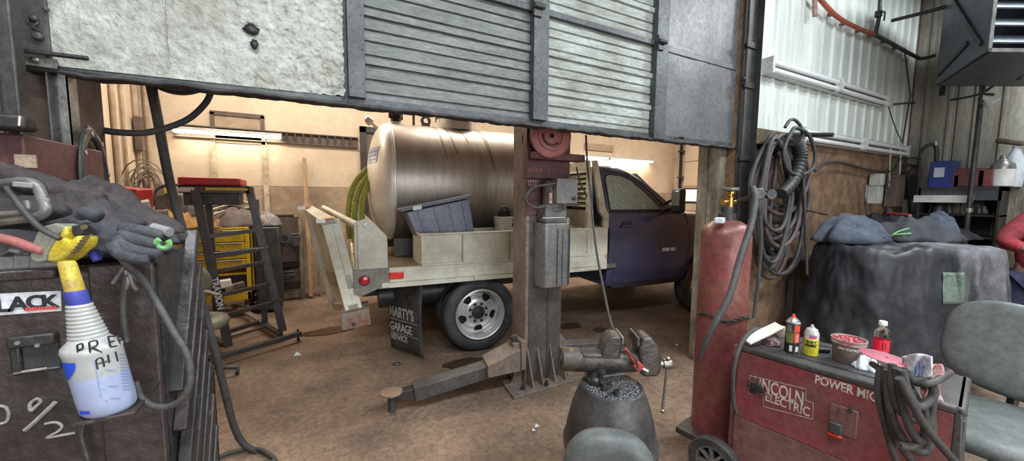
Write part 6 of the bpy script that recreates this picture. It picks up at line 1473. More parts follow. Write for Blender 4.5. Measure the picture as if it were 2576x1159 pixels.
# electrical boxes and conduits on the board wall
for i, (px, py, w, h, mt_, lab) in enumerate([(2206, 452, .11, .15, 'elbox', 'small white switch box, topmost on the board wall'), (2200, 490, .14, .22, 'elbox', 'taller dirty white box below the top switch box'), (2250, 480, .26, .42, 'brown_box', 'rusty brown electrical panel right of the white boxes'), (2300, 470, .24, .34, 'steel_dark', 'dark meter housing at the corner behind the draped machine')]):
    c = P(px, py, Y=2.06); t = thing('electrical_box', lab, 'electrical box', (c.x, 2.1, c.z-h/2)); MB().obox(c, (w, .12, h)).build('box', K[mt_], t, bevel=.008); MB().obox(c+Vector((0, -.063, 0)), (w*.7, .008, h*.7)).build('cover', K[mt_], t, bevel=.003)
t = thing('conduit_run', 'cluster of bent conduits over the electrical boxes', 'conduit', P(2250, 440, Y=2.08))
for pts in ([(2240, 370), (2238, 420), (2236, 470)], [(2265, 375), (2262, 440), (2250, 452), (2235, 458)], [(2232, 432), (2250, 425), (2262, 400)], [(2270, 392), (2300, 396), (2325, 400), (2345, 398)], [(2275, 412), (2305, 418), (2330, 420)], [(2285, 430), (2288, 500), (2290, 560)], [(2180, 465), (2178, 500), (2182, 545)]):
    MB().tube(spline(PP(pts, Y=2.04), 6), .015, 8).build('pipe', K['galv'] if random.random() > .6 else K['rubber'], t)
c = P(2340, 437, D=5.3); o = MB().lathe([(.055, 0), (.058, .02), (.05, .03)], c, (-.3, -1, 0), 24).build('gauge', K['pale_hem']); setp(o, 'round pale gauge by the dark curved pipe', 'gauge')
# shelf on the right wall with items
z = P(2450, 471, X=7.25).z
sh = thing('wall_shelf', 'dark shelf unit on the right wall behind the person', 'shelf', (7.2, 1.4, 0))
y0, y1 = P(2530, 470, X=7.1).y, P(2330, 470, X=7.2).y
B(6.95, 7.45, y0, y1, z-.05, z).build('shelf_board', K['steel_dark'], sh); B(6.95, 6.98, y0, y1, z-.16, z-.05).build('shelf_lip', K['heater'], sh)
m = MB()
for k in range(4): m.box(6.98, 7.45, y0, y1, z-.35-.26*k, z-.33-.26*k)
m.box(7.42, 7.45, y0, y1, .3, z).box(6.95, 7.45, y0, y0+.02, .3, z).box(6.95, 7.45, y1-.02, y1, .3, z); m.build('lower_shelves', K['black'], sh)
def onshelf(px, dy, w, h, mt_, name, label, cat, d=.18, bev=.01):
    y = P(px, 460, X=7.05).y; o = B(7.0, 7.0+d, y-w/2, y+w/2, z, z+h).build(name, K[mt_], bevel=bev); setp(o, label, cat); return o
onshelf(2436, 0, .26, .22, 'darkred', 'metal_box', 'dark red box on the wall shelf', 'box')
onshelf(2480, 0, .12, .20, 'cyl_red', 'metal_can', 'maroon can left of the white jug on the shelf', 'can')
onshelf(2408, 0, .05, .15, 'galv', 'small_tin', 'small grey tin between blue bin and red box', 'tin')
c = Vector((7.1, P(2515, 460, X=7.05).y, z))
t = thing('white_jug', 'white jug with dark top on the wall shelf', 'jug', c); MB().lathe([(.09, 0), (.10, .01), (.10, .20)], c, (0, 0, 1), 24).build('body', K['white_plastic'], t); MB().lathe([(.10, .20), (.09, .26), (.05, .30), (.03, .33), (.03, .36)], c, (0, 0, 1), 24).build('top', K['galv'], t)
c = Vector((7.25, P(2549, 460, X=7.3).y, z+.05))
t = thing('spray_bottle', 'dark spray bottle behind the white jug at the right edge of the shelf', 'bottle', c-Vector((0, 0, .05))); MB().lathe([(.07, -.05), (.08, .0), (.08, .25), (.03, .38), (.03, .42)], c, (0, 0, 1), 20).build('body', K['paper'], t); MB().obox(c+Vector((-.02, .05, .47)), (.06, .22, .06), (.3, 0, 0)).build('trigger_head', K['brown_box'], t, bevel=.02)
c = P(2375, 440, X=7.1)
t = thing('blue_bin', 'blue plastic bin with a pale label left of the shelf', 'bin', c-Vector((0, 0, .18))); MB().obox(c, (.2, .22, .34)).build('bin', K['bin_blue'], t, bevel=.01); MB().obox(c+Vector((-.105, .02, .03)), (.01, .09, .12)).build('label', K['paper'], t)
o = MB().obox(P(2370, 500, X=6.93), (.02, .5, .09)).build('white_strip', K['white_plastic']); setp(o, 'bright white strip below the shelf behind the pipes', 'strip')
for i, (px, py, s, k_) in enumerate([(2375, 530, .20, 'black'), (2400, 540, .16, 'brown_box'), (2455, 560, .15, 'steel_dark'), (2420, 560, .14, 'brown_box')]):
    c = P(px, py, X=7.12); c.z = z-.33; o = rag(c, s*.55, s*.7, s*1.1, 20+i, 0, .4).build('parts_pile', K[k_], smooth='all'); setp(o, ['black lumpy bag behind the draped machine', 'brown lumpy sack right of the black bag', 'dark lump at the foot of the thick pipe', 'brown parts lump left of the thick pipe'][i], 'pile')
o = MB().bar(P(2020, 525, Y=1.95), P(2080, 540, Y=1.9), .05, .012).build('metal_shelf', K['bright'], bevel=.003); setp(o, 'bright steel bar sticking out behind the hose coil', 'bar')
# bench frame behind the draped machine
t = thing('work_bench', 'dark steel workbench frame behind the black tarp', 'bench', (4.6, 1.8, 0))
xa = P(2030, 650, Y=1.95).x
B(xa, 6.2, 1.55, 2.12, .98, 1.03).build('bench_top', K['steel_dark'], t, bevel=.005)
for x in (xa+.03, 5.0, 6.15):
    for y in (1.6, 2.08): B(x-.03, x+.03, y-.03, y+.03, 0, .98).build('leg', K['col_grey'], t)
# draped machine
dc = P(2138, 700, D=3.68)
dc = dc+Vector((-.04, -.20, 0)); o = drape(dc.x, dc.y, 1.25, .25, .45, .40, 3, 9, .05, .30, 2.5, rot=-.45, bumpy=.05, nu=200, nv=60, wr_=.085); o = o.build('black_tarp', K['tarp_black'], smooth='all'); setp(o, 'large black tarp draped over a machine in front of the hose coil', 'tarp')
dc2 = P(2380, 700, D=3.36)
o = drape(dc2.x, dc2.y, 1.26, .35, .27, .29, 8, 17, .14, .16, 3.0, rot=-.5, bumpy=.02, nu=260, wr_=.05); o = o.build('grey_tarp', K['tarp_grey'], smooth='all'); setp(o, 'stained grey pleated cover draped right of the black tarp', 'tarp')
bpy.context.view_layer.update(); dg_ = bpy.context.evaluated_depsgraph_get()
def on_cover(px, py):
    ok, hit, n_, *_ = SC.ray_cast(dg_, CAM+ray(px, py)*2.6, ray(px, py).normalized())
    return hit-ray(px, py).normalized()*.010 if ok and (hit-CAM).dot(_f) < 4.2 else P(px, py, D=3.35)
MB_ = MB(); MB_.grid(lambda u, v: on_cover(2372+54*u, 685+80*v), 14, 10); MB_.build('green_patch', K['greencloth'], o, solid=.004, smooth='all', label='faded green panel low on the cover')
def on_top(px, py, z=1.33): return P(px, py, Z=z)
for (px, py, rx, ry, h, mt_, sd, lab, nm, rot) in [
    (2140, 553, .34, .20, .13, 'denim', 31, 'dark blue jacket crumpled on the tarp, leftmost of the clothes', 'jacket', -.5),
    (2225, 548, .30, .24, .14, 'dark_cloth', 33, 'near-black cloth heaped behind the blue jacket', 'jacket', .2),
    (2300, 560, .42, .22, .10, 'glove', 35, 'grey-blue trousers lying along the machine top', 'trousers', -.6),
    (2360, 565, .20, .14, .15, 'denim', 37, 'folded dark gloves piled at the right end of the clothes', 'glove', -.3),
    (2395, 590, .22, .18, .06, 'dark_cloth', 39, 'flat dark cover sheet on the right end of the machine', 'cloth', -.5)]:
    c = P(px, py+28, D={31: 3.55, 33: 4.1, 35: 3.7, 37: 3.7, 39: 4.1}[sd]); c.z = 1.25 if sd != 39 else 1.24; o = rag(c, rx, ry, h+(.10 if sd < 38 else .05), sd, rot, .55, nu=72, nv=24).build(nm, K[mt_], smooth='all'); setp(o, lab, 'clothing' if nm != 'cloth' else 'cloth')
bpy.context.view_layer.update()
def on_top(px, py, z=1.33):
    ok, hit, n_, *_ = SC.ray_cast(bpy.context.evaluated_depsgraph_get(), CAM+ray(px, py)*2.6, ray(px, py).normalized())
    return hit+n_*.008 if ok and 2.8 < (hit-CAM).dot(_f) < 4.6 else P(px, py, D=3.4)
c = on_top(2265, 585, 1.42)
t = thing('pliers', 'lime-green handled pliers lying on the clothes', 'pliers', c)
MB().tube(spline([on_top(2245, 592, 1.42), on_top(2262, 583, 1.42), on_top(2285, 575, 1.43)], 5), .009, 8).build('handle', K['lime'], t); MB().tube(spline([on_top(2245, 592, 1.42), on_top(2265, 590, 1.42), on_top(2290, 588, 1.42)], 5), .009, 8).build('handle', K['lime'], t)
MB().tube([on_top(2247, 591, 1.42), on_top(2222, 597, 1.42)], .012, 8, rf=lambda i: .013-.007*i).build('jaw', K['bright'], t)
o = MB().tube([on_top(2235, 538, 1.47), on_top(2290, 544, 1.47)], .015, 8).build('screwdriver', K['red_tool']); setp(o, 'red tool handle lying among the clothes', 'tool')

# ================================================================== PERSON (right edge)
pd = P(2618, 640, D=3.9); PX, PY = pd.x, pd.y
up = Vector((0, 0, 1)); fwd = Vector((-_r.x*.75-_f.x*.55, -_r.y*.75-_f.y*.55, 0)).normalized(); side = Vector((-fwd.y, fwd.x, 0))  # side: person's left
def BP(f, s, z): return Vector((PX, PY, z))+fwd*f+side*s
def skin(name, nodes, edges, radii, mat, parent, sub=2, label=None):
    me = bpy.data.meshes.new(name); off = ORG[parent.name]; me.from_pydata([tuple(n-off) for n in nodes], edges, []); o = bpy.data.objects.new(name, me); COL.objects.link(o); o.parent = parent
    md = o.modifiers.new('skin', 'SKIN'); md.use_smooth_shade = True
    for i, sv in enumerate(me.skin_vertices[0].data if me.skin_vertices else []): pass
    if not me.skin_vertices:
        import bmesh
        bm = bmesh.new(); bm.from_mesh(me); bm.verts.layers.skin.verify(); bm.to_mesh(me); bm.free()
    for i, sv in enumerate(me.skin_vertices[0].data):
        r = radii[i]; sv.radius = (r, r) if not isinstance(r, tuple) else r; sv.use_root = (i == 0)
    md = o.modifiers.new('sub', 'SUBSURF'); md.levels = sub; md.render_levels = sub
    me.materials.append(mat); ORG[o.name] = off
    if label: o['label'] = label
    return o
pr_ = thing('person', 'person in a red long-sleeved top and dark blue jeans at the right edge, forearms raised', 'person', (PX, PY, 0))
hipz = .94
elL = P(2522, 606, D=3.85); shR = P(2588, 552, D=3.9); wrR = P(2588, 630, D=3.62)
shL = BP(.0, .20, 1.44); elL2 = BP(.08, .29, 1.13); wrL = BP(.33, .10, 1.15)
N = [BP(0, 0, hipz), BP(.01, 0, 1.12), BP(.01, 0, 1.34), BP(0, 0, 1.50), BP(.03, 0, 1.58), BP(.05, 0, 1.68), BP(.05, 0, 1.78),
     shR, elL, wrR, shL, elL2, wrL, BP(0, -.10, .88), BP(.03, -.11, .50), BP(0, -.12, .10), BP(0, .10, .88), BP(.02, .11, .50), BP(0, .12, .10), BP(.16, -.13, .04), BP(.16, .13, .04)]
E_ = [(0, 1), (1, 2), (2, 3), (3, 4), (4, 5), (5, 6), (2, 7), (7, 8), (8, 9), (2, 10), (10, 11), (11, 12), (0, 13), (13, 14), (14, 15), (0, 16), (16, 17), (17, 18), (15, 19), (18, 20)]
Rr = [.13, .125, .14, .07, .055, .085, .07, .07, .045, .030, .07, .045, .030, .085, .058, .042, .085, .058, .042, .035, .035]
skin('body', N, E_, Rr, K['skin'], pr_)
NS = [BP(0, 0, .90), BP(.01, 0, 1.10), BP(.01, 0, 1.32), BP(0, 0, 1.50), shR, elL, elL.lerp(wrR, .93), shL, elL2, BP(.30, .11, 1.15)]
skin('sweatshirt', NS, [(0, 1), (1, 2), (2, 3), (2, 4), (4, 5), (5, 6), (2, 7), (7, 8), (8, 9)], [.175, .17, .175, .085, .105, .080, .052, .105, .080, .052], K['red_jacket'], pr_, label='faded red long-sleeved top with grimy cuffs')
NJ = [BP(0, 0, .90), BP(0, -.10, .82), BP(.03, -.11, .50), BP(0, -.12, .10), BP(0, .10, .82), BP(.02, .11, .50), BP(0, .12, .10)]
skin('jeans', NJ, [(0, 1), (1, 2), (2, 3), (0, 4), (4, 5), (5, 6)], [.150, .105, .080, .075, .105, .080, .075], K['jeans'], pr_)
for s_, w_ in ((-1, wrR), (1, wrL)):
    h = [w_, w_+fwd*.045+up*.005, w_+fwd*.085]; ed = [(0, 1), (1, 2)]; rd = [.028, .036, .034]
    inn = side*(-s_)
    for k in range(4):
        b_ = w_+fwd*.09+up*(.030-.020*k); i0 = len(h)
        L_ = [.075, .085, .08, .062][k]
        h += [b_, b_+fwd*L_*.4+inn*.008, b_+fwd*L_*.65+inn*.030, b_+fwd*L_*.60+inn*.050]; ed += [(2, i0), (i0, i0+1), (i0+1, i0+2), (i0+2, i0+3)]; rd += [.011, .009, .0085, .008]
    i0 = len(h); h += [w_+fwd*.04+up*.035+inn*.01, w_+fwd*.065+up*.055+inn*.03, w_+fwd*.09+up*.055+inn*.045]; ed += [(1, i0), (i0, i0+1), (i0+1, i0+2)]; rd += [.013, .010, .009]
    skin('hand', h, ed, rd, K['skin'], pr_, 1)
m = MB()
m.grid(lambda u, v: BP(.04, 0, 1.72)+Vector((math.cos(2*PI*u)*math.sin(PI*v*.55)*.098, math.sin(2*PI*u)*math.sin(PI*v*.55)*.098, math.cos(PI*v*.55)*.12)), 30, 14, True); m.build('hair', K['hair'], pr_, smooth='all')
m = MB().lathe([(.012, 0), (.010, .012), (.003, .02)], BP(.13, 0, 1.68), tuple(fwd), 10)
m.build('nose', K['skin'], pr_)
for s_ in (-1, 1):
    MB().lathe([(.002, -.006), (.010, 0), (.002, .006)], BP(.125, .032*s_, 1.71), tuple(fwd), 10).build('eye', K['white_plastic'], pr_)
    MB().obox(BP(.04, .092*s_, 1.70), (.03, .014, .055)).build('ear', K['skin'], pr_, bevel=.006)
MB().tube([BP(.128, -.025, 1.635), BP(.136, 0, 1.633), BP(.128, .025, 1.635)], .005, 6).build('mouth', K['red_jacket'], pr_)
for s_ in (-1, 1): MB().obox(BP(.07, .12*s_, .045), (.28, .10, .09), (0, 0, math.atan2(fwd.y, fwd.x))).build('boot', K['black'], pr_, bevel=.03, bseg=3)
o = MB().tube(spline([wrR+fwd*.12+up*.01, wrR+fwd*.16+up*-.02, wrL+fwd*.1], 5), .012, 8).build('black_rag', K['dark_cloth']); setp(o, 'dark item held in the hands of the person in red', 'tool')

# ================================================================== LEFT FOREGROUND
YF = .85; XRt = P(401, 850, Y=YF).x; ZT = P(389, 664, Y=YF).z
ch = thing('tool_chest', 'grimy brown-black steel tool chest in the left foreground with a white sticker', 'tool chest', (XRt-.5, YF, 0))
B(-2.4, XRt, YF, YF+.225, 0, ZT).build('body', K['chest'], ch, bevel=.012, bseg=3)
B(P(232, 800, Y=YF-.003).x, XRt-.0, YF-.006, YF, 0, ZT+.004).build('front_flange', K['chest'], ch, bevel=.003)
B(-2.4, P(150, 680, Y=YF).x, YF-.012, YF+.02, ZT-.012, ZT+.004).build('top_edge', K['chest'], ch, bevel=.003)
def CF(px, py, o=0.): return P(px, py, Y=YF-o)
# recessed pull handle
a, b = CF(28, 850), CF(158, 935)
fr_ = MB().box(a.x, b.x, YF-.014, YF, a.z-.014, a.z+.004).box(a.x, a.x+.012, YF-.010, YF, b.z+.01, a.z).box(a.x, b.x, YF-.006, YF, b.z+.006, b.z+.012).build('pull_frame', K['chest_d'], ch, bevel=.003)
B(a.x+.012, b.x, YF-.004, YF-.001, b.z+.012, a.z-.014).build('recess', K['black'], fr_)
m = MB()
for q in ((45, 862), (95, 868)): m.lathe([(.003, 0), (.003, .002)], CF(*q, .014), (0, -1, 0), 10)
m.build('rivet', K['galv'], fr_)
MB().tube(PP([(35, 938), (75, 932), (118, 926)], Y=YF-.008), .0022, 6).build('paint_scrape', K['chalk'], ch)
# sticker
a, b = CF(-95, 737), CF(154, 793)
q = [CF(-95, 742, .0015), CF(153, 731, .0015), CF(155, 782, .0015), CF(-95, 800, .0015)]
st_ = MB().prism([q[3], q[2], q[1], q[0]], (0, .001, 0)).build('sticker', K['sticker'], ch, bevel=.002, label='white sticker with black lettering')
hx = (CF(60, 738)-CF(60, 776)).z
xd_ = (CF(150, 770)-CF(20, 776)).normalized(); 
def stx(s, px, py, size, sq, b=.0010): text(s, size, K['ink'], st_, CF(px, py, .003), xd_, (0, 0, 1), 'letter', .0003, b, sq)
stx('B', -62, 786, hx*1.28, 1.0); stx('L', -12, 784, hx*1.28, 1.0); stx('A', 22, 782, hx*1.30, 1.0); stx('C', 66, 775, hx*1.18, 1.0); stx('K', 104, 773, hx*1.18, 1.0)
m = MB()
for i in range(10): m.bar(CF(64+8*i, 778-.5*i, .0035), CF(70+8*i, 777.5-.5*i, .0035), .0005, .0055, (0, 0, 1))
m.build('red_line', K['ink_red'], st_)
# white paint marks
def mark(pts, w, name='paint_mark', closed=False): MB().tube(spline(PP(pts, Y=YF-.001), 5, closed), w, 6, closed).build(name, K['chalk'], ch)
mark([(-4, 1020), (14, 1024), (22, 1040), (16, 1060), (-4, 1066)], .0020); mark([(78, 1032), (76, 1015), (92, 1003), (102, 1010), (88, 1024)], .0024, closed=True)
mark([(62, 1082), (90, 1058), (140, 1010)], .0032); mark([(112, 1066), (140, 1062), (156, 1072), (144, 1086), (118, 1100), (150, 1095), (190, 1088)], .0020)
# ledge under the bottle
BD = .570; LZ2 = P(277, 1024, D=BD).z-.002; q_ = P(277, 1024, D=BD)
lg = thing('steel_ledge', 'narrow brown steel ledge on the chest front that the spray bottle stands on', 'ledge', (q_.x, q_.y, LZ2))
B(q_.x-.030, q_.x+.036, q_.y-.028, YF-.004, LZ2-.006, LZ2-.0005).build('ledge_top', K['chest'], lg, bevel=.001)
MB().tube(spline(PP([(212, 1062), (205, 1090), (212, 1125), (228, 1175)], Y=YF-.02), 6), .004, 8).build('hook_rod', K['steel_dark'], lg)
# louvred side: slanted ribs between front flange and the tray
sd = thing('side_rack', 'dark slanted steel louvre rack on the side of the tool chest', 'rack', (XRt+.03, YF+.1, 1.0))
m = MB(); B(XRt, XRt+.004, YF+.01, YF+.22, .6, ZT+.01).build('back_plate', K['chest_d'], sd)
for i in range(7):
    z0 = ZT-.02-.075*i; p0 = Vector((XRt+.012+.002*i, YF+.20, z0+.06)); p1 = Vector((XRt+.012+.002*i, YF+.02, z0-.22))
    MB().bar(p0, p1, .022, .018, (0, 0, 1)).build('slanted_rib', K['chest'] if i % 2 else K['chest_d'], sd, bevel=.003)
B(XRt, XRt+.012, YF+.205, YF+.225, .6, ZT+.03).build('rear_channel', K['chest'], sd, bevel=.006)
# holder tray with ring and bolts
YT = 1.0
tr = thing('tool_holder', 'dark steel side tray with a round ring holder at the chest corner', 'holder', (XRt+.05, YT, 1.0))
xa, xb = XRt+.006, P(521, 1050, Y=YT).x
zt2 = P(470, 925, Y=YT+.1).z
m = MB().box(xa, xb, YT+.08, YT+.09, .9, zt2).box(xb-.004, xb, YT-.05, YT+.09, .9, zt2-.01).box(xa, xb, YT-.05, YT+.09, 1.02, 1.025); m.build('tray', K['chest_d'], tr, bevel=.002)
c = P(488, 1050, Y=YT); MB().tube(arc(c, .026, 0, 2*PI, 30, (1, 0, 0), (0, 1, 0)), .0045, 8).tube([c+Vector((0, .02, 0)), c+Vector((0, .08, -.01))], .005, 8).build('ring', K['steel_dark'], tr)
o = MB().tube([P(455, 1000, Y=.92), P(437, 1120, Y=.90), P(430, 1175, Y=.90)], .0042, 10).lathe([(.006, 0), (.006, .012)], P(456, 998, Y=.92), (0, 0, 1), 10).build('steel_rod', K['bright']); setp(o, 'bright thin steel rod standing beside the ring holder', 'rod')
o = MB().tube([P(462, 1080, Y=.97), P(482, 1135, Y=.95)], .010, 14).lathe([(.014, 0), (.016, .008), (.012, .012)], P(482, 1135, Y=.95), (.2, -.4, -1), 16).build('bolt', K['vise']); setp(o, 'larger dark bolt with a rusty end in the side tray', 'bolt')
o = MB().tube([P(456, 1110, Y=.96), P(458, 1150, Y=.95)], .006, 12).lathe([(.010, 0), (.011, .006), (.008, .010)], P(458, 1148, Y=.95), (.1, -.3, -1), 16).build('bolt', K['chest_d']); setp(o, 'smaller dark bolt beside the larger one in the side tray', 'bolt')
# spray bottle
BD = .570; c = P(277, 1024, D=BD); LZ2 = c.z-.002; c.z = LZ2; r = .0310
bt = thing('spray_bottle', 'cloudy plastic spray bottle with yellow trigger head and handwritten words', 'spray bottle', c)
tilt = (Vector((-.05, .02, 1))).normalized()
lean = Matrix.Identity(3)
def H(px, py): return P(px, py, D=BD).z-LZ2
hs = H(230, 862); hn = H(215, 832); hc0 = H(205, 748); hc1 = H(203, 716); hy = H(195, 650)
tocam = (CAM-c); tocam.z = 0; tocam.normalize(); rt_ = Vector((-tocam.y, tocam.x, 0))
shx = rt_*-.125     # slight lean: top drifts left
def BL(prof, seg=56): 
    vs = []; 
    for r_, h_ in prof:
        for k in range(seg): a = 2*PI*k/seg; vs.append(c+shx*h_+Vector((r_*math.cos(a), r_*math.sin(a), h_)))
    n = len(prof); fs = [(i*seg+k, i*seg+(k+1) % seg, (i+1)*seg+(k+1) % seg, (i+1)*seg+k) for i in range(n-1) for k in range(seg)]
    return MB().add(vs, fs)
BL([(.002, 0), (r*.88, 0), (r*.98, .006), (r*1.0, .02), (r*1.0, .03), (r*1.0, hs*.62)]).build('lower_body', K['bottle_low'], bt, smooth='all')
prof = [(r*1.0, hs*.62), (r*1.0, hs*.95), (r*1.03, hs), (r*.97, hs+.006), (r*.72, hn-.004), (r*.64, hn)]
nrib = 9
for i in range(nrib): 
    t0 = i/nrib; rr = r*(.64-.25*t0); hh = hn+(hc0-hn)*t0; dh = (hc0-hn)/nrib
    prof += [(rr, hh), (rr+.0010, hh+dh*.3), (rr+.0008, hh+dh*.6), (rr-.0008, hh+dh*.9)]
BL(prof).build('upper_body', K['bottle'], bt, smooth='all')
BL([(.0110, hc0-.002), (.0120, hc0), (.0117, hc1), (.009, hc1+.001)]).build('collar_ring', K['bluering'], bt)
BL([(.0102, hc1), (.0105, hc1+.005), (.0092, hy), (.0074, hy+.004)], 32).build('neck', K['yellow_s'], bt)
def BH(px, py, o=0.): return P(px, py, D=BD-o)
# trigger head: grey hood (left/back) and yellow trigger/nozzle body (right)
hood = [(140, 652), (136, 640), (142, 612), (152, 585), (170, 568), (195, 562), (218, 567), (222, 575), (205, 590), (188, 612), (178, 632), (172, 652), (155, 658)]
m = MB().prism([BH(*q, -.014) for q in hood], _f*-.030); m.build('sprayer_hood', K['grey_sprayer'], bt, bevel=.005, bseg=3)
yel = [(172, 654), (176, 632), (188, 610), (204, 590), (214, 567), (222, 572), (222, 586), (214, 600), (228, 604), (246, 590), (252, 600), (246, 618), (228, 632), (214, 646), (196, 656)]
yb = MB().prism([BH(*q, -.012) for q in yel], _f*-.028).build('trigger_body', K['yellow_s'], bt, bevel=.003)
for i in range(6):
    a = BH(180+5.5*i, 636-7.5*i, .0175); b = BH(203+5.5*i, 628-7.5*i, .0175); MB().tube([a, b], .0014, 6).build('grip_rib', K['trimwood'], yb)
nz_ = [(218, 568), (232, 566), (244, 575), (246, 590), (232, 598), (222, 590)]
MB().prism([BH(*q, -.010) for q in nz_], _f*-.022).build('nozzle', K['dark_cloth'], bt, bevel=.003)
MB().lathe([(.002, 0), (.004, .0), (.004, .003)], BH(214, 571, .017), tuple(-_f), 12).build('pivot', K['trimwood'], bt)
MB().tube([BH(142, 655, .010), BH(168, 656, .012)], .0022, 8).build('hood_edge', K['yellow_s'], bt)
# handwriting wrapped on the bottle
def BS(px, py, rr):   # bottle surface point from a pixel
    d = ray(px, py); h = H(px, py); cc = c+shx*h
    ox, oy = CAM.x-cc.x, CAM.y-cc.y; A2 = d.x*d.x+d.y*d.y; B2 = 2*(ox*d.x+oy*d.y); C2 = ox*ox+oy*oy-rr*rr; di = B2*B2-4*A2*C2
    t = (-B2-math.sqrt(max(di, 0)))/(2*A2); p = CAM+d*t; return p
def wr(pts, w=.0011, mat='ink'):
    pts = [(a-6, b) for a, b in pts]
    MB().tube([BS(a, b, r*.99) for a, b in [(q.x, q.y) for q in spline([Vector((x, y, 0)) for x, y in pts], 4)]], w, 6).build('handwriting', K[mat], bt)
wr([(203, 890), (200, 868)]); wr([(200, 868), (212, 864), (214, 876), (203, 882)])
wr([(234, 893), (230, 860)]); wr([(230, 860), (248, 856), (250, 868), (233, 876)]); wr([(238, 874), (262, 886)])
wr([(284, 872), (278, 846)]); wr([(278, 846), (296, 845)]); wr([(280, 860), (294, 857)]); wr([(284, 872), (300, 870)])
wr([(308, 868), (302, 843)]); wr([(302, 843), (312, 840), (313, 852), (305, 857)])
wr([(252, 928), (248, 906), (262, 900), (268, 922)]); wr([(250, 915), (276, 908)]); wr([(281, 912), (277, 892)]); wr([(302, 908), (296, 884)])
def spatch(x0, x1, y0, y1, mat, name, rr=None):
    m = MB(); m.grid(lambda u, v: BS(x0+(x1-x0)*u, y0+(y1-y0)*v, (rr or r)*1.0+.0009), 10, 4); m.build(name, K[mat], bt, smooth='all')
def BA(a, h, rr): return c+shx*h+(tocam*math.cos(a)+rt_*math.sin(a))*rr+Vector((0, 0, h))
m = MB(); m.grid(lambda u, v: BA(-1.30+.70*u*(1-.75*v*v), hs*(.90-.26*v), r+.0008), 12, 8); m.build('blue_logo', K['ink_blue'], bt, smooth='all')
m = MB(); m.grid(lambda u, v: BA(-1.05+.42*u, .010+.005*v, r+.0008), 8, 1); m.build('blue_bar', K['ink_blue'], bt, smooth='all')
for (x0, x1, y) in ((180, 196, 942), (184, 204, 965), (190, 204, 985), (205, 222, 1005)): spatch(x0, x1, y, y+2.5, 'ink_blue_pale', 'print_line')
for (x, y) in ((266, 930), (272, 970), (278, 1000)): spatch(x, x+26, y, y+2.2, 'ink_blue_pale', 'print_line'); spatch(x-14, x-6, y+8, y+9.5, 'ink_blue_pale', 'print_line')
for i in range(12): spatch(300+i*.8, 318+i*.8, 890+i*8, 891.5+i*8, 'ink_blue_pale', 'print_line')
for i in range(14): spatch(235+i*1.3, 239+i*1.3, 905+i*7, 908+i*7, 'ink_blue_pale', 'gauge_mark')
# loop cable and clamps on the chest corner
o = MB().tube(spline([P(300, 640, D=.60), P(318, 665, D=.60), P(360, 705, D=.60), P(400, 770, D=.60), P(440, 840, D=.60), P(472, 895, D=.60), P(479, 950, D=.60), P(465, 995, D=.60), P(430, 1020, D=.60), P(390, 1022, D=.60), P(355, 1000, D=.60), P(340, 960, D=.60)], 8), .0051, 12).build('looped_cable', K['hose']); setp(o, 'thick grey cable looping over the corner of the tool chest', 'cable')
t = thing('spring_clamp', 'grey metal clamp hanging at the chest corner above the cable loop', 'clamp', P(315, 700, D=.60))
for pts in ([(296, 640), (293, 620), (303, 622), (305, 655)], [(318, 665), (300, 690), (284, 712)], [(320, 672), (340, 695), (360, 712)], [(316, 680), (322, 710), (316, 728)], [(325, 685), (334, 715), (345, 730)]):
    MB().tube(spline(PP(pts, D=.60), 5), .0028, 8).build('arm', K['hyd'], t)
o = MB().tube(spline([P(318, 690, D=.60), P(310, 780, D=.60), P(318, 860, D=.60)], 6), .0042, 8).build('cord', K['rubber']); setp(o, 'dark cord hanging straight down beside the clamp', 'cord')
# diagonal rubber cord from door to floor, with coil
o = MB().tube(spline([P(378, 205, Y=2.75), P(395, 290, Y=2.75), P(430, 470, Y=2.78), P(490, 690, Y=2.8), P(545, 900, Y=2.8), P(585, 1060, Y=2.82), P(612, 1115, Y=2.82), P(645, 1135, Y=2.80), P(680, 1148, Y=2.78)], 8), .021, 12, rf=lambda i: .024-.006*(i/64)).build('hanging_cable', K['rubber']); setp(o, 'thick dark cable slanting down from under the door to the floor', 'cable')
o = MB().tube(spline([P(500, 1175, Z=.02), P(560, 1145, Z=.02), P(610, 1132, Z=.02), P(650, 1130, Z=.02), P(680, 1145, Z=.02), P(690, 1160, Z=.02), P(650, 1165, Z=.02)], 8), .014, 10).build('floor_cable', K['rubber']); setp(o, 'black cable curving on the floor at the foot of the slanting cable', 'cable')
# reel under the door and hose loop
c = P(440, 150, Y=2.75)
t = thing('cord_reel', 'round black cord reel, its lower rim showing under the door edge', 'reel', c-Vector((0, 0, .3)))
rr = c.z-P(440, 237, Y=2.75).z
MB().lathe([(rr-.03, -.02), (rr, -.015), (rr, .015), (rr-.03, .02), (.02, .02)], c, (0, -1, 0), 56, cap=False).lathe([(rr*.6, .015), (rr*.6, .12)], c, (0, 1, 0), 40).build('disc', K['black'], t)
MB().tube([c+Vector((0, .05, 0)), (c.x, c.y+.05, 4.3)], .03, 10).build('hanger', K['steel_dark'], t)
o = MB().tube(spline([P(535, 215, Y=2.6), P(520, 255, Y=2.6), P(480, 295, Y=2.58), P(430, 318, Y=2.55), P(370, 333, Y=2.5), P(300, 333, Y=2.48), P(245, 324, Y=2.48), P(212, 310, Y=2.48)], 8), .015, 12).build('drooping_hose', K['rubber']); setp(o, 'dark hose drooping from under the door to the wheel ring at left', 'hose')
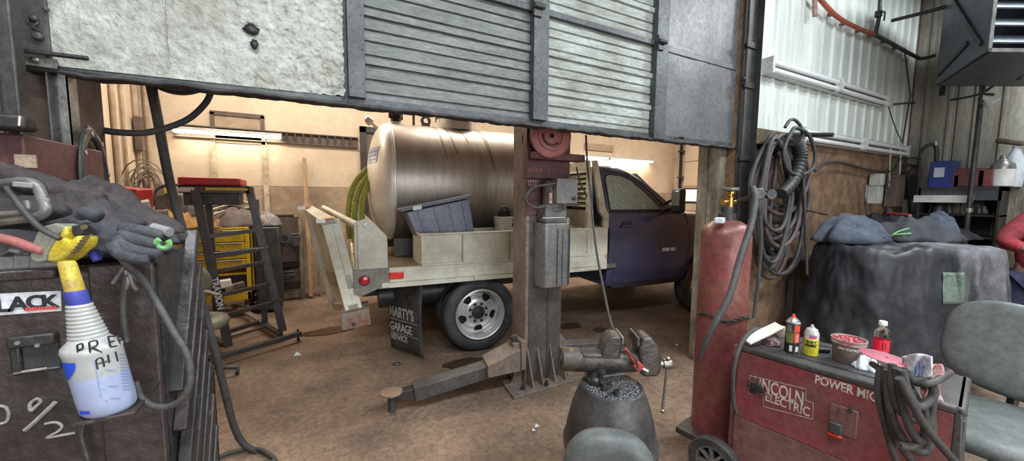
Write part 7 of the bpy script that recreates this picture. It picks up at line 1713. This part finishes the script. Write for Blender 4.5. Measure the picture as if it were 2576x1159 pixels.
# ring hanging on the jamb
rd = Vector((-.139, .990, 0)); c = Vector((-.785, 2.22, 1.70))
t = thing('steel_ring', 'black ring-shaped steel flange with holes hanging by the left jamb', 'ring', c-Vector((0, 0, .25))); nrm_r = Vector((.990, .139, 0))
m = MB(); m.grid(lambda u, v: c+nrm_r*(.008*math.sin(v*PI))+rd*(math.cos(2*PI*u)*(.150+.045*v))+Vector((0, 0, math.sin(2*PI*u)*(.175+.045*v))), 72, 3, True); m.build('ring', K['black'], t, solid=.010)
for k in range(8): a = 2*PI*k/8+.2; MB().lathe([(.010, 0), (.010, .003)], c+nrm_r*.013+rd*math.cos(a)*.172+Vector((0, 0, math.sin(a)*.197)), tuple(nrm_r), 12).build('hole', K['tubrim'], t)
MB().tube([c+Vector((0, 0, .21)), (-.80, 2.24, c.z+.23)], .008, 8).build('hook', K['steel_dark'], t)

LK = .645
# heap of jackets, gloves and tools on the chest top
def heap(px, py, D, rx, ry, h, mt_, sd_, lab, nm='jacket', rot=0, fold=.5, pw=2.8, tilt=(0, 0), cat='jacket'):
    c = P(px, py, D=LK*D); o = rag(c, rx*LK, ry*LK, h*LK, sd_, rot, fold, nu=80, nv=26, pw=pw, tilt=tilt).build(nm, K[mt_], smooth='all'); setp(o, lab, cat); return o
heap(60, 640, 1.02, .34, .16, .10, 'dark_cloth', 41, 'black jacket at the bottom of the pile on the chest', rot=-.2, fold=.6)
heap(70, 560, 1.15, .40, .15, .15, 'brown_cloth', 43, 'brown-black coat on top of the pile, running down towards the red box', rot=-.35, pw=1.8, tilt=(-.18, 0))
heap(190, 590, 1.08, .26, .13, .11, 'brown_cloth', 57, 'large dark coat fold in the middle of the pile behind the glove', rot=-.3, fold=.45, pw=2.6)
heap(240, 520, 1.22, .11, .10, .075, 'brown_cloth', 45, 'rolled brown-black sleeve end at the right tip of the coat', rot=-.3, fold=.6)
heap(215, 565, 1.08, .18, .12, .06, 'dark_cloth', 47, 'dark cloth fold beneath the rolled sleeve', rot=-.3, fold=.7)
def strip(pts, D, w, th, mat, nm, lab, cat):
    m = MB(); pp = spline([P(a, b, D=LK*D+(k*.0)) for k, (a, b) in enumerate(pts)], 5)
    vs = []; 
    n = len(pp)
    m.tube(pp, w, 12, rf=lambda i: LK*w*(1-.25*abs(2*i/n-1)**3)); o = m.build(nm, mat, smooth='all'); setp(o, lab, cat); return o
strip([(-60, 440), (40, 452), (110, 470), (190, 490), (250, 505)], 1.05, .030, 0, K['brown_cloth'], 'jacket_sleeve', 'dark coat sleeve lying along the top of the pile', 'sleeve')
strip([(-60, 578), (20, 560), (90, 545), (165, 528)], .95, .018, 0, K['dark_cloth'], 'folded_strap', 'dark folded strap under the grey plastic frame', 'strap')
strip([(-60, 590), (10, 600), (60, 615), (110, 632)], .86, .0105, 0, K['pinkred'], 'pink_strip', 'faded pink-red strip at the left edge of the pile', 'strip')
strip([(15, 470), (60, 530), (100, 572), (150, 600)], .84, .0065, 0, K['rubber'], 'rubber_strap', 'thin dark rod slanting across the grey plastic frame', 'rod')
# grey glove: palm and fingers
gl = thing('work_glove', 'dark grey work glove lying palm down on the chest corner', 'glove', P(320, 610, D=LK*.92))
c0 = P(290, 590, D=LK*.95)
rag(c0-Vector((0, 0, .02)), .085*LK, .055*LK, .055*LK, 51, -.25, .35).build('palm', K['glove'], gl, smooth='all')
for i, pts in enumerate([[(310, 575), (350, 580), (385, 588), (410, 592)], [(305, 590), (345, 602), (380, 612), (402, 616)], [(295, 600), (320, 622), (360, 634), (400, 640)], [(285, 612), (305, 638), (340, 650), (375, 654)], [(245, 545), (220, 535), (200, 540)]]):
    MB().tube(spline(PP(pts, D=LK*(.91-.01*i)), 6), .016, 12, rf=lambda k, i=i: LK*(.0155-.004*(k/18)**2)).build('finger', K['glove'], gl, smooth='all')
gl2 = thing('work_glove', 'second dark glove, its cuff reaching towards the spray bottle head', 'glove', P(230, 540, D=1.0))
MB().tube(spline(PP([(175, 545), (215, 535), (265, 545), (310, 565)], D=1.0), 6), .030, 14, rf=lambda k: LK*(.024+.008*math.sin(k*.4))).build('cuff', K['glove'], gl2, smooth='all')
heap(372, 612, .93, .055, .04, .03, 'glove', 53, 'crumpled grey glove tips beside the lime clip', nm='glove_tips', cat='glove')
c = P(410, 612, D=LK*.90); o = MB().tube(arc(c, .0075, -.6, 4.2, 16, (1, 0, 0), (0, .3, -1)), .004, 8).build('lime_clip', K['lime']); setp(o, 'lime green plastic clip at the right end of the glove', 'clip')
o = MB().tube(PP([(385, 572), (405, 578), (428, 584)], D=LK*.92), .0075, 10).build('cloth_roll', K['pale_hem']); setp(o, 'small pale rolled rag at the tip of the glove', 'rag')
strip([(225, 612), (236, 635), (246, 655)], .93, .010, 0, K['bluering'], 'blue_tool', 'dark blue curved tool behind the yellow bottle neck', 'handle')
strip([(195, 566), (212, 560), (226, 556)], .90, .006, 0, K['denim'], 'blue_tip', 'small blue cloth tip above the sprayer head', 'cloth')
# grey plastic frame
t = thing('bezel', 'grey rounded square plastic bezel lying on the jackets', 'frame', P(55, 500, D=LK*.85))
out = [(5, 462), (60, 456), (88, 464), (100, 480), (108, 505), (115, 525), (108, 538), (90, 546), (40, 552), (-40, 560), (-60, 540), (-60, 480), (-40, 466)]
MB().tube(spline(PP(out, D=LK*.86), 6, True), .0066, 10, True).build('outer_frame', K['hyd'], t)
inn = [(68, 505), (70, 525), (50, 534), (0, 538), (-30, 538)]
MB().tube(spline(PP(inn, D=LK*.85), 6), .004, 8).build('inner_frame', K['hyd'], t)
c = P(60, 465, D=LK*.845); MB().obox(c, (.02, .008, .008), (0, .1, 0)).build('clip', K['pale_hem'], t, bevel=.0015); MB().obox(P(115, 505, D=LK*.86), (.008, .007, .008)).build('clip', K['pale_hem'], t, bevel=.0015)
# grey fittings in front of the pile
for i, (px, py, s, lab) in enumerate([(35, 655, .045, 'dark green-grey clip block at the left end of the chest top'), (75, 665, .035, 'small grey metal knob between the blocks on the chest edge'), (122, 655, .045, 'grey cast block on the chest edge beside the spray bottle')]):
    c = P(px, py+4, Y=.872); s *= .75; c.z = ZT+.012; o = MB().obox(c, (s, .025, .024), (.1, .1*i, .2)).tube([c+Vector((-s*.5, 0, .010)), c+Vector((0, -.006, .02)), c+Vector((s*.5, 0, .012))], .004, 8).build('metal_fitting', K['hyd'], bevel=.006, bseg=3); setp(o, lab, 'fitting')

# ================================================================== LIGHT
w = bpy.data.worlds.new('world'); SC.world = w; w.use_nodes = True
w.node_tree.nodes['Background'].inputs[0].default_value = (.75, .82, .9, 1); w.node_tree.nodes['Background'].inputs[1].default_value = .05
def area(name, loc, rot, sx, sy, col, e):
    l = bpy.data.lights.new(name, 'AREA'); l.shape = 'RECTANGLE'; l.size = sx; l.size_y = sy; l.color = col; l.energy = e
    o = bpy.data.objects.new(name, l); COL.objects.link(o); o.location = loc; o.rotation_euler = rot; return o
# ceiling tube rows of the front bay
area('ceiling_lamp_row', (-.6, -.4, 4.4), (0, 0, 0), 2.6, .5, (.90, .96, 1), 95)
area('ceiling_lamp_row', (2.6, -.8, 4.4), (0, 0, 0), 2.6, .5, (.90, .96, 1), 95)
area('ceiling_lamp_row', (5.6, .2, 4.4), (0, 0, 0), 2.0, .5, (.90, .96, 1), 120)
area('bay_door_daylight', (1.0, -3.9, 2.2), (math.radians(90), 0, 0), 5.0, 3.0, (.93, .97, 1), 130)
# ceiling tube rows of the far bay
area('far_bay_lamp_row', (-.3, 5.9, 4.2), (0, 0, 0), 3.0, .4, (1, .88, .74), 72)
area('far_bay_lamp_row', (3.0, 5.2, 4.2), (0, 0, 0), 3.0, .4, (1, .88, .74), 72)
area('far_bay_lamp_row', (6.8, 5.2, 4.2), (0, 0, 0), 3.0, .4, (1, .88, .74), 72)
vs = SC.view_settings; vs.view_transform = 'Standard'; vs.look = 'None'; vs.gamma = 1; vs.use_curve_mapping = False; vs.exposure = .85
